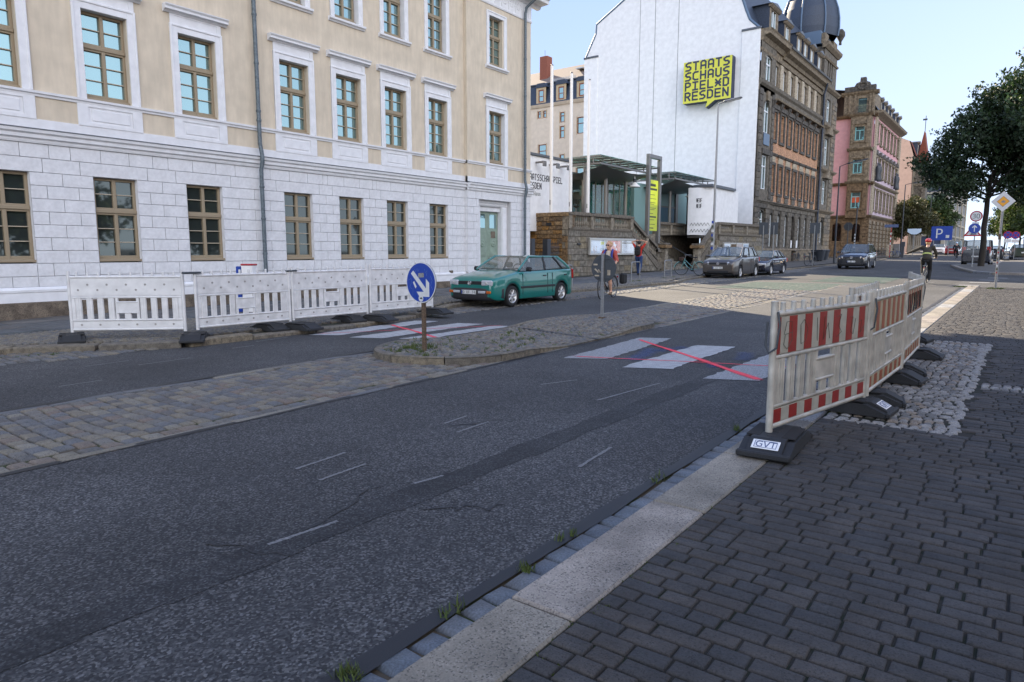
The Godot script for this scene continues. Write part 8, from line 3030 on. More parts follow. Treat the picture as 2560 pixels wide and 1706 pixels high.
		for f in [.44, .86]:
			var hm := MB.new()
			hm.cbox(Vector3(s * (hw + .002), b0 - .13, lerpf(zc, zrb, f)), Vector3(.03, .035, .16), .012)
			part(c, "door_handle", hm, M.black if o.get("plain", false) else paint)
		var mm := MB.new()
		mm.cbox(Vector3(s * (hw + .1), b0 + .07, zc - .22), Vector3(.19, .13, .1), .035)
		part(c, "mirror", mm, M.black if o.get("plain", false) else paint)
		if o.get("strip", false):
			var sm := MB.new()
			sm.cbox(Vector3(s * (hw + .004), .52, (zw[0] + zw[1]) * .5), Vector3(.03, .06, o.wb - wr * 2 - .16), .01)
			part(c, "rub_strip", sm, M.black)
		for w in 2:
			wheel(c, Vector3(s * (hw - .1), wr, zw[w]), wr, .19, s, M.alloy, o.get("spokes", 5))
			var ar := MB.new()
			var ap := []
			for q in 13:
				var a := PI * q / 12
				ap.append(Vector3(s * hw * .985, wr + sin(a) * (wr + .05), zw[w] + cos(a) * (wr + .05)))
			ar.tube(ap, .012, 4, false)
			part(c, "arch_lip", ar, M.black)
	var ws := MB.new()
	var gr := []
	for q in 5:
		var u := q / 2.0 - 1.0
		gr.append(PackedVector3Array([Vector3(u * wb * .97, cowl + .012, zc + .05 + .12 * (1 - u * u)), Vector3(u * lerpf(wb, wt, .5) * .97, lerpf(cowl, H - .05, .52), lerpf(zc, zrf, .5) + .05 + .1 * (1 - u * u)), Vector3(u * wt * .97, H - .055 + .02 * (1 - u * u), zrf + .015 + .05 * (1 - u * u))]))
	ws.surf(gr, false, false)
	part(c, "windscreen", ws, gl)
	var rg := MB.new()
	gr = []
	for q in 5:
		var u := q / 2.0 - 1.0
		gr.append(PackedVector3Array([Vector3(u * wb * .94, b1 + .012, zrb - .02 - .04 * (1 - u * u)), Vector3(u * wt * .95, H - .08, zrr - .01 - .03 * (1 - u * u))]))
	rg.surf(gr, false, true)
	part(c, "rear_window", rg, gl)
	# inside
	for s in [-1, 1]:
		bar(c, "seat", Vector3(s * .36 - .23, .35, -.25 + zc - .75), Vector3(s * .36 + .23, .62, zc - .55 + .15), M.black, .05)
		bar(c, "seat_back", Vector3(s * .36 - .22, .5, zc - 1.1), Vector3(s * .36 + .22, 1.02, zc - .95), M.seat, .05)
		bar(c, "headrest", Vector3(s * .36 - .12, 1.04, zc - 1.1), Vector3(s * .36 + .12, 1.2, zc - 1.0), M.seat, .04)
	bar(c, "rear_bench", Vector3(-.6, .5, zrb + .35), Vector3(.6, .98, zrb + .5), M.seat, .05)
	bar(c, "dashboard", Vector3(-wb * .9, cowl - .2, zc - .4), Vector3(wb * .9, cowl - .01, zc - .02), M.black, .04)
	var sw := MB.new()
	var sp := []
	for q in 13: sp.append(Vector3(.36 + .18 * cos(TAU * q / 12), cowl + .0 + .17 * sin(TAU * q / 12), zc - .5))
	sw.tube(sp, .015, 5, false)
	part(c, "steering_wheel", sw, M.black)
	# front
	var lamp_y: float = o.get("lamp_y", nose - .1)
	for s in [-1, 1]:
		var lm := MB.new()
		lm.t = Transform3D(Basis(Vector3.UP, s * o.get("lamp_turn", .2)), Vector3(s * hw * o.get("lamp_x", .66), lamp_y, zf - o.get("lamp_in", .035)))
		lm.cbox(Vector3.ZERO, Vector3(o.get("lamp_w", .34), o.get("lamp_h", .15), .07), .03)
		var ln := part(c, "headlight", lm, M.lamp_glass)
		var rm := MB.new()
		rm.t = lm.t
		rm.blob(Vector3(0, 0, .012), Vector3(.06, .055, .035), 10, 6)
		part(ln, "reflector", rm, M.steel_light)
		var fl := MB.new()
		fl.cbox(Vector3(s * hw * .6, .36, zf - .055), Vector3(.2, .07, .06), .015)
		part(c, "fog_light", fl, M.lamp_glass)
		var tl := MB.new()
		tl.cbox(Vector3(s * hw * .82, o.get("tail_y", b1 - .15), -zf + .045), Vector3(.26, o.get("tail_h", .24), .08), .02)
		part(c, "tail_light", tl, M.tail_red)
	bar(c, "grille", Vector3(-hw * .5, lamp_y - .05, zf - .06), Vector3(hw * .5, lamp_y + .05, zf + .004), M.black, .01)
	if o.get("low_grille", true): bar(c, "air_intake", Vector3(-hw * .62, .27, zf - .1), Vector3(hw * .62, .4, zf - .008 + .02), M.black, .02)
	if o.get("plain", false): # dark unpainted bumpers
		for e in [1.0, -1.0]:
			var bp := []
			for q in 11:
				var u := q / 5.0 - 1.0
				var zz: float = (zf + .045 - .2 * pow(absf(u), 5)) * e
				if absf(u) > .98: zz = (zf - .42) * e
				var xx := u * (hw + .012)
				bp.append(PackedVector3Array([Vector3(xx * .95, .2, zz - .08 * e), Vector3(xx, .27, zz), Vector3(xx, .5, zz), Vector3(xx * .98, .535, zz - .05 * e)]))
			var bm := MB.new()
			bm.surf(bp, false, e < 0)
			part(c, "bumper", bm, M.bumper)
		for s in [-1, 1]:
			bar(c, "indicator", Vector3(s * hw * .78 - .07, .39, zf - .02), Vector3(s * hw * .78 + .07, .46, zf + .03), M.indicator)
			bar(c, "fog_light_glass", Vector3(s * hw * .52 - .12, .39, zf), Vector3(s * hw * .52 + .12, .46, zf + .052), M.lamp_glass)
	var pz := zf + (.052 if o.get("plain", false) else .012)
	var py: float = o.get("plate_y", .44)
	var pn := bar(c, "number_plate", Vector3(-.26, py - .055, pz - .004), Vector3(.26, py + .055, pz + .006), M.sign_white, .002)
	bar(pn, "plate_band", Vector3(-.258, py - .052, pz + .006), Vector3(-.215, py + .052, pz + .0075), M.sign_blue, .0003)
	if o.has("plate"): type(pn, "plate_lettering", o.plate, .078, Transform3D(Basis.IDENTITY, Vector3(.02, py, pz + .008)), M.ink, "Droid Sans Mono", .002)
	bar(c, "rear_plate", Vector3(-.26, .62, -zf - .012), Vector3(.26, .73, -zf + .01), M.sign_white, .002)
	if o.get("badge", false):
		var r: float = o.get("badge_r", .055)
		var by: float = o.get("badge_y", lamp_y)
		var bz := zf + .012
		var bd := MB.new()
		var rp := []
		for q in 17: rp.append(Vector3(r * cos(TAU * q / 16), by + r * sin(TAU * q / 16), bz))
		bd.tube(rp, r * .12, 5, false)
		for q in [[-.6, .8, -.12, .1], [.6, .8, .12, .1], [-.12, .1, 0, .35], [.12, .1, 0, .35], [-.85, .4, -.35, -.8], [.85, .4, .35, -.8], [-.35, -.8, 0, -.05], [.35, -.8, 0, -.05]]: bd.tube([Vector3(q[0] * r, by + q[1] * r, bz), Vector3(q[2] * r, by + q[3] * r, bz)], r * .1, 4)
		part(c, "badge", bd, M.chrome)
	if o.get("rails", false):
		for s in [-1, 1]:
			var rm := MB.new()
			rm.tube([Vector3(s * wt * .95, H - .04, zrf - .15), Vector3(s * wt * .95, H + .025, zrf - .3), Vector3(s * wt * .93, H + .02, zrr + .3), Vector3(s * wt * .93, H - .05, zrr + .1)], .018, 6)
			part(c, "roof_rail", rm, M.black)
	var wp := MB.new()
	wp.tube([Vector3(-.5, cowl + .03, zc + .17), Vector3(.05, cowl + .035, zc + .19), Vector3(.55, cowl + .03, zc + .14)], .009, 4)
	part(c, "wiper", wp, M.black)
	return c


func make_cars() -> void:
	mat("tyre", lin(.012, .012, .013), .85)
	mat("alloy", lin(.5, .5, .5), .35, {metal = .7})
	mat("chrome", lin(.6, .6, .62), .2, {metal = .9})
	mat("car_glass", lin(.12, .15, .15), .03, {alpha = .42})
	mat("lamp_glass", lin(.4, .42, .45), .08, {coat = 1.0})
	mat("tail_red", lin(.3, .012, .012), .15, {coat = 1.0})
	mat("indicator", lin(.45, .1, .015), .2)
	mat("bumper", lin(.022, .022, .026), .6)
	mat("seat", lin(.045, .045, .05), .9)
	var pk := {coat = 1.0, coat_rough = .03}
	mat("paint_teal", lin(.0, .14, .12), .3, pk)
	mat("paint_grey", lin(.08, .07, .062), .3, {coat = 1.0, coat_rough = .03, metal = .5})
	mat("paint_navy", lin(.008, .011, .025), .25, pk)
	mat("paint_black", lin(.006, .007, .012), .25, pk)
	mat("paint_white", lin(.7, .7, .68), .3, pk)
	mat("paint_red", lin(.28, .02, .02), .3, pk)
	mat("paint_green", lin(.02, .16, .15), .3, pk)
	mat("paint_dark_green", lin(.012, .03, .02), .3, pk)
	var hatch := {L = 4.02, W = 1.7, H = 1.42, wb = 2.475, fo = .83, wr = .295, hood = [.76, .99], cowl = 1.22, ws = 1.88, rr = 3.35, rb = 3.86, belt = [.95, .99], splits = [.47, .83], plain = true, strip = true, badge = true, badge_y = .665, lamp_y = .665, lamp_h = .16, lamp_w = .36, lamp_x = .68, lamp_turn = .12, lamp_in = .03, plate = "DD UF 142", plate_y = .42, spokes = 7, low_grille = false, tail_h = .3, roofw = .72}
	car("turquoise five door hatchback parked facing the camera before the green door", "car", Vector3(-12.13, gh(-16.2), -16.22), 0.0, M.paint_teal, hatch)
	var plus := {L = 4.2, W = 1.76, H = 1.6, wb = 2.58, fo = .88, wr = .315, hood = [.84, 1.08], cowl = 1.0, ws = 1.85, rr = 3.6, rb = 4.05, belt = [1.03, 1.08], splits = [.1, .46, .8], badge = true, badge_r = .06, lamp_w = .4, lamp_h = .17, lamp_x = .72, lamp_turn = .45, lamp_in = .1, plate = "DD GX 9500", plate_y = .53, rails = true}
	car("grey brown compact van parked facing the camera before the right terrace wall", "car", Vector3(-12.42, gh(-35.6), -35.62), 0.02, M.paint_grey, plus)
	var fast := {L = 4.27, W = 1.69, H = 1.38, wb = 2.58, fo = .82, wr = .3, hood = [.7, .95], cowl = 1.3, ws = 2.0, rr = 3.05, rb = 3.95, belt = [.9, .95], splits = [.45, .78], lamp_w = .38, lamp_x = .68, lamp_turn = .25, strip = true, plate = "DD PA 306", deck = .96}
	car("dark blue older hatchback parked behind the grey brown car", "car", Vector3(-12.15, gh(-40.0), -40.05), 0.02, M.paint_navy, fast)
	var mpv := {L = 4.85, W = 1.9, H = 1.72, wb = 2.92, fo = .95, wr = .335, hood = [.86, 1.1], cowl = 1.05, ws = 1.95, rr = 4.25, rb = 4.72, belt = [1.05, 1.12], splits = [.1, .4, .7], badge = true, badge_r = .075, lamp_w = .42, lamp_h = .15, lamp_x = .74, lamp_turn = .45, lamp_in = .1, plate = "DD MW 123", plate_y = .5, rails = true}
	car("black people carrier driving towards the camera with daytime lamps", "car", Vector3(-9.72, gh(-53.5), -53.6), 0.03, M.paint_black, mpv, "moving_car")
	var suv := {L = 4.6, W = 1.82, H = 1.7, wb = 2.7, fo = .92, wr = .36, hood = [.95, 1.12], cowl = 1.1, ws = 1.9, rr = 3.9, rb = 4.35, belt = [1.08, 1.14], lamp_w = .4, lamp_turn = .35, lamp_in = .08}
	car("white sports utility car far off at the left of the waiting cars", "car", Vector3(-11.6, gh(-130), -130), 0.0, M.paint_white, suv)
	car("red hatchback far off just right of the white car", "car", Vector3(-9.4, gh(-124), -124), PI, M.paint_red, hatch.merged({plate = "DD R 7", badge = false, plain = false}, true), "distant_car")
	var van := {L = 4.9, W = 1.92, H = 1.96, wb = 3.0, fo = .9, wr = .335, hood = [.98, 1.22], cowl = .85, ws = 1.5, rr = 4.72, rb = 4.86, belt = [1.15, 1.16], splits = [.08, .35, .68], roofw = .86, tail_h = .5, tail_y = 1.15}
	car("pale turquoise van far off behind the red hatchback", "van", Vector3(-10.4, gh(-140), -140), 0.0, M.paint_green, van.merged({H = 2.2}, true))
	car("dark van seen from behind, parked beside the big tree", "van", Vector3(-3.25, gh(-65.5) + .02, -65.5), PI, M.paint_navy, van)
	car("dark green estate car parked at the right edge beyond the diamond sign", "car", Vector3(-.6, gh(-86) + .1, -86), PI + .1, M.paint_dark_green, suv.merged({H = 1.5}, true))
	car("dark car parked half hidden behind the diamond sign post", "car", Vector3(-2.9, gh(-84), -84), PI, M.paint_black, suv.merged({H = 1.48}, true))
	car("white car far down the street behind the cyclist", "car", Vector3(-6.6, gh(-118), -118), 0.0, M.paint_white, hatch.merged({plain = false, badge = false, plate = "DD W 1"}, true), "distant_car")
	# lit lamps of the moving car
	mat("lamp_lit", lin(1, .9, .75), .3)
	M.lamp_lit.emission_enabled = true
	M.lamp_lit.emission = Color(1, .85, .65)
	M.lamp_lit.emission_energy_multiplier = 1.2
	var mv: Node3D = get_node("moving_car")
	for s in [-1, 1]:
		var m := MB.new()
		m.blob(Vector3(s * .76, .72, 2.36), Vector3(.07, .05, .04), 10, 6)
		part(mv, "lit_headlight", m, M.lamp_lit)
		var li := OmniLight3D.new()
		li.name = "headlight_beam"
		li.light_energy = .02
		li.light_color = Color(1, .85, .65)
		li.omni_range = 30
		li.omni_attenuation = 2.0
		li.light_size = .05
		li.shadow_enabled = true
		mv.add_child(li, true)
		li.position = Vector3(s * .76, .72, 2.47)
# ---------------------------------------------------------------- people and bicycles
# joins tapered capsules [a, b, ra, rb] smoothly and meshes the field as surface nets
func flesh(caps: Array, cell: float, k: float) -> MB:
	var lo := Vector3(1e9, 1e9, 1e9)
	var hi := -lo
	for c in caps:
		for e in 2:
			var r: float = c[2 + e] + cell * 2 + k
			lo = lo.min(c[e] - Vector3(r, r, r))
			hi = hi.max(c[e] + Vector3(r, r, r))
	var nx := int((hi.x - lo.x) / cell) + 2
	var ny := int((hi.y - lo.y) / cell) + 2
	var nz := int((hi.z - lo.z) / cell) + 2
	var f := PackedFloat32Array()
	f.resize(nx * ny * nz)
	f.fill(1.0)
	for c in caps:
		var a: Vector3 = c[0]
		var b: Vector3 = c[1]
		var ra: float = c[2]
		var rb: float = c[3]
		var m := maxf(ra, rb) + k + cell * 2
		var p0 := ((a.min(b) - Vector3(m, m, m) - lo) / cell).floor()
		var p1 := ((a.max(b) + Vector3(m, m, m) - lo) / cell).ceil()
		var ab := b - a
		var l2 := maxf(ab.length_squared(), 1e-8)
		for x in range(maxi(0, int(p0.x)), mini(nx, int(p1.x) + 1)):
			for y in range(maxi(0, int(p0.y)), mini(ny, int(p1.y) + 1)):
				var base := (x * ny + y) * nz
				for z in range(maxi(0, int(p0.z)), mini(nz, int(p1.z) + 1)):
					var p := lo + Vector3(x, y, z) * cell
					var t := clampf((p - a).dot(ab) / l2, 0, 1)
					var d := p.distance_to(a + ab * t) - lerpf(ra, rb, t)
					var o := f[base + z]
					var h := clampf(.5 + .5 * (o - d) / k, 0, 1)
					f[base + z] = lerpf(o, d, h) - k * h * (1 - h) if o < .9 else minf(o, d)
	var id := {}
	var mb := MB.new()
	var sx := ny * nz
	var sy := nz
	for x in nx - 1:
		for y in ny - 1:
			for z in nz - 1:
				var i := x * sx + y * sy + z
				var v := [f[i], f[i + 1], f[i + sy], f[i + sy + 1], f[i + sx], f[i + sx + 1], f[i + sx + sy], f[i + sx + sy + 1]]
				var neg := 0
				for q in v:
					if q < 0: neg += 1
				if neg == 0 or neg == 8: continue
				var s := Vector3.ZERO
				var n := 0
				for e in 12:
					var a: int = [0, 2, 4, 6, 0, 1, 4, 5, 0, 1, 2, 3][e]
					var b: int = a + [1, 1, 1, 1, 2, 2, 2, 2, 4, 4, 4, 4][e]
					if (v[a] < 0) != (v[b] < 0):
						var t: float = v[a] / (v[a] - v[b])
						s += Vector3(a >> 2, (a >> 1) & 1, a & 1).lerp(Vector3(b >> 2, (b >> 1) & 1, b & 1), t)
						n += 1
				var g := Vector3(v[4] + v[5] + v[6] + v[7] - v[0] - v[1] - v[2] - v[3], v[2] + v[3] + v[6] + v[7] - v[0] - v[1] - v[4] - v[5], v[1] + v[3] + v[5] + v[7] - v[0] - v[2] - v[4] - v[6])
				id[i] = mb.add(lo + (Vector3(x, y, z) + s / n) * cell, g)
	for i in id:
		var z: int = i % nz
		var y: int = (i / nz) % ny
		var x: int = i / sx
		if x == 0 or y == 0 or z == 0: continue
		for ax in 3:
			var st: int = [sx, sy, 1][ax]
			var u: int = [sy, 1, sx][ax]
			var w: int = [1, sx, sy][ax]
			if (f[i] < 0) == (f[i + st] < 0): continue
			var q := [i, i - u, i - u - w, i - w]
			if not (id.has(q[1]) and id.has(q[2]) and id.has(q[3])): continue
			var a: int = id[q[0]]
			var b: int = id[q[1]]
			var c: int = id[q[2]]
			var d: int = id[q[3]]
			if f[i] < 0: mb.ix.append_array(PackedInt32Array([a, c, b, a, d, c]))
			else: mb.ix.append_array(PackedInt32Array([a, b, c, a, c, d]))
	return mb


# hand with palm, four fingers and a thumb; d points to the fingertips, n out of the back of the hand
func hand(mb: MB, w: Vector3, d: Vector3, n: Vector3, side: float, curl: float) -> void:
	d = d.normalized()
	var s := d.cross(n).normalized() * side
	n = s.cross(d).normalized() * side
	mb.tube([w, w + d * .04, w + d * .085], [.026, .036, .034], 8)
	mb.tube([w + d * .03 + s * .015, w + d * .08 + s * .022], [.02, .02], 7)
	mb.tube([w + d * .03 - s * .015, w + d * .08 - s * .022], [.02, .02], 7)
	for k in 4:
		var o := (k - 1.5) * .02
		var len_ := [.062, .075, .07, .055][k] as float
		var p0 := w + d * .08 + s * o
		var p1 := p0 + d * len_ * .5 * cos(curl * .5) - n * len_ * .5 * sin(curl * .5)
		var p2 := p1 + d * len_ * .5 * cos(curl * 1.3) - n * len_ * .5 * sin(curl * 1.3)
		mb.tube([p0, p1, p2], [.0095, .009, .007], 6)
	var t0 := w + d * .03 + s * .03
	mb.tube([t0, t0 + s * .03 + d * .025 - n * .01, t0 + s * .035 + d * .06 - n * .02 * (1 + curl)], [.013, .011, .008], 6)


func head(c: Vector3, f: Vector3) -> Array:
	# capsules for a head centred at c looking along f
	var u := Vector3.UP
	var r := f.cross(u).normalized()
	return [[c + u * .03 - f * .015, c + u * .035 + f * .015, .092, .085], [c - u * .03 + f * .03, c - u * .085 + f * .055, .062, .04], [c - u * .01 + f * .098, c - u * .03 + f * .112, .012, .016],
		[c - u * .06 + f * .083, c - u * .062 + f * .088, .024, .02], [c + r * .09 - u * .01, c + r * .094 + u * .02, .016, .014], [c - r * .09 - u * .01, c - r * .094 + u * .02, .016, .014]]


func make_person(label: String, at: Vector3, turn: float, j: Dictionary, wear: Dictionary, group := "") -> Node3D:
	# j: joints pelvis chest neck head(c) look, and per side shoulder elbow wrist hip knee ankle toe (keys with l and r)
	var o := thing("person", label, "person", at, turn)
	var skin := []
	var top := []
	var low := []
	skin.append_array(head(j.head, j.look))
	skin.append([j.neck, j.head - Vector3(0, .04, 0), .052, .05])
	skin.append([j.pelvis, j.chest, .12, .13])
	skin.append([j.chest, j.neck, .12, .06])
	top.append([j.pelvis + Vector3(0, .04, 0), j.chest, .145, .155])
	top.append([j.chest, j.neck - Vector3(0, .04, 0), .14, .07])
	var hands := MB.new()
	var shoes := []
	for s in ["l", "r"]:
		var sh: Vector3 = j["shoulder_" + s]
		var el: Vector3 = j["elbow_" + s]
		var wr: Vector3 = j["wrist_" + s]
		var hp: Vector3 = j["hip_" + s]
		var kn: Vector3 = j["knee_" + s]
		var an: Vector3 = j["ankle_" + s]
		var to: Vector3 = j["toe_" + s]
		skin.append([sh, el, .048, .038])
		skin.append([el, wr, .038, .027])
		skin.append([j.chest, sh, .08, .05])
		skin.append([hp, kn, .085, .055])
		skin.append([kn, kn.lerp(an, .35), .055, .056])
		skin.append([kn.lerp(an, .35), an, .056, .036])
		skin.append([an, an.lerp(to, .6), .036, .03])
		top.append([j.chest, sh, .1, .068])
		var cut: float = wear.get("sleeve", 1.0)
		top.append([sh, el if cut >= 1 else sh.lerp(el, cut * 2 if cut < .5 else 1.0), .066, .056])
		if cut >= 1: top.append([el, wr, .055, .042])
		low.append([j.pelvis, hp, .13, .11])
		low.append([hp, kn if wear.get("leg", 1.0) >= 1 else hp.lerp(kn, wear.leg), .108, .076])
		if wear.get("leg", 1.0) >= 1:
			low.append([kn, an, .074, .062])
		shoes.append([an + Vector3(0, -.03, 0), to, .05, .036])
		shoes.append([an + Vector3(0, -.04, 0), an - (to - an) * .22 + Vector3(0, -.05, 0), .045, .036])
		hand(hands, wr, j.get("hand_" + s, wr - el), j.get("back_" + s, Vector3.UP), 1.0 if s == "l" else -1.0, j.get("curl_" + s, .6))
	var sk := flesh(skin, .016, .03)
	sk.merge(hands, Transform3D.IDENTITY)
	part(o, "body", sk, M.skin)
	part(o, wear.top_name, flesh(top, .018, .04), wear.top)
	part(o, wear.low_name, flesh(low, .018, .03), wear.low)
	var sb := flesh(shoes, .012, .02)
	part(o, "shoes", sb, wear.shoe)
	return o


func bicycle(label: String, at: Vector3, turn: float, paint: Material, called := "bicycle", steer := 0.0, rack := true, basket := false) -> Node3D:
	# local z forward, front wheel at z = +.53, rear at -.52
	var o := thing(called, label, "bicycle", at, turn)
	var R := .34
	for e in 2:
		var z: float = [.53, -.52][e]
		var X := Transform3D(Basis(Vector3.UP, steer if e == 0 else 0.0), Vector3(0, R, z))
		var t := MB.new()
		t.t = X
		var ring_ := []
		for k in 33: ring_.append(Vector3(0, sin(TAU * k / 32) * R * .965, cos(TAU * k / 32) * R * .965))
		t.tube(ring_, .017, 6, false)
		var w := part(o, "wheel", t, M.tyre)
		var rm := MB.new()
		rm.t = X
		var r2 := []
		for k in 33: r2.append(Vector3(0, sin(TAU * k / 32) * R * .9, cos(TAU * k / 32) * R * .9))
		rm.tube(r2, .011, 5, false)
		part(w, "rim", rm, M.galvanised)
		var sp := MB.new()
		sp.t = X
		for k in 14:
			var a := TAU * k / 14
			sp.tube([Vector3(.02 * (1 if k % 2 else -1), 0, 0), Vector3(0, sin(a) * R * .9, cos(a) * R * .9)], .0022, 3, false)
		part(w, "spokes", sp, M.galvanised)
		var fd := MB.new()
		fd.t = X
		var fp := []
		for k in 12:
			var a := (.15 + k * .19 if e == 0 else .9 + k * .2)
			fp.append(Vector3(0, sin(a) * (R + .03), cos(a) * (R + .03)))
		fd.tube(fp, .022, 5, false)
		part(o, "mudguard", fd, paint)
	var bb := Vector3(0, .29, -.07)
	var seat := Vector3(0, .82, -.24)
	var hd := Vector3(0, .86, .34)
	var hd2 := Vector3(0, .66, .4)
	var f := MB.new()
	f.tube([bb, seat + Vector3(0, -.08, .02)], .016, 7)
	f.tube([hd, hd2], .02, 7)
	f.tube([hd2 + Vector3(0, .02, 0), Vector3(0, .42, .16), bb], .018, 7)
	f.tube([hd + Vector3(0, -.05, .01), Vector3(0, .52, .0), Vector3(0, .45, -.13)], .014, 7)
	for s in [-1, 1]:
		f.tube([bb + Vector3(s * .02, 0, 0), Vector3(s * .055, R, -.52)], .01, 5)
		f.tube([seat + Vector3(0, -.1, .02), Vector3(s * .055, R, -.52)], .009, 5)
	part(o, "frame", f, paint)
	var fk := MB.new()
	for s in [-1, 1]: fk.tube([hd2, hd2 + Vector3(s * .05, -.06, .02), Vector3(s * .05, R, .53)], .012, 5)
	part(o, "fork", fk, paint)
	var hb := MB.new()
	hb.tube([hd, Vector3(0, 1.0, .3), Vector3(0, 1.04, .32)], .014, 6)
	hb.tube([Vector3(-.3, 1.03, .08), Vector3(-.27, 1.05, .2), Vector3(-.1, 1.05, .33), Vector3(.1, 1.05, .33), Vector3(.27, 1.05, .2), Vector3(.3, 1.03, .08)], .012, 6)
	part(o, "handlebar", hb, M.galvanised)
	var gp := MB.new()
	for s in [-1, 1]: gp.tube([Vector3(s * .3, 1.03, .07), Vector3(s * .29, 1.04, .18)], .018, 6)
	part(o, "grips", gp, M.black)
	var sd := MB.new()
	sd.tube([seat + Vector3(0, -.1, 0), seat + Vector3(0, .08, -.02)], .013, 6)
	sd.blob(seat + Vector3(0, .11, -.06), Vector3(.11, .035, .1), 10, 6)
	sd.blob(seat + Vector3(0, .11, .06), Vector3(.04, .03, .12), 8, 5)
	part(o, "saddle", sd, M.black)
	var cr := MB.new()
	cr.t = Transform3D(Basis(Vector3.BACK, PI / 2), bb + Vector3(-.05, 0, 0))
	cr.lathe([[.0, .0], [.095, .0], [.095, .006], [0, .006]], 18, Vector3.ZERO, true)
	cr.t = Transform3D.IDENTITY
	for s in [-1, 1]:
		cr.tube([bb + Vector3(s * .06, 0, 0), bb + Vector3(s * .08, s * .13, s * .1)], .009, 5)
		cr.cbox(bb + Vector3(s * .13, s * .13, s * .1), Vector3(.1, .02, .07), .005)
	part(o, "crank", cr, M.iron)
	if rack:
		var rk := MB.new()
		for s in [-1, 1]:
			rk.tube([Vector3(s * .06, .74, -.28), Vector3(s * .06, .75, -.78)], .008, 5)
			rk.tube([Vector3(s * .06, .75, -.6), Vector3(s * .06, R, -.52)], .006, 4)
		for k in 4: rk.tube([Vector3(-.06, .745, -.36 - k * .12), Vector3(.06, .745, -.36 - k * .12)], .006, 4)
		part(o, "rack", rk, M.galvanised)
	var rl := MB.new()
	rl.cbox(Vector3(0, .66, -.86), Vector3(.06, .05, .03), .01)
	part(o, "rear_light", rl, M.tail_red)
	if basket:
		var bk := MB.new()
		bk.cbox(Vector3(0, .82, .52), Vector3(.3, .24, .24), .05)
		part(o, "basket", bk, M.wicker)
	return o


func V(x: float, y: float, z: float) -> Vector3: return Vector3(x, y, z)


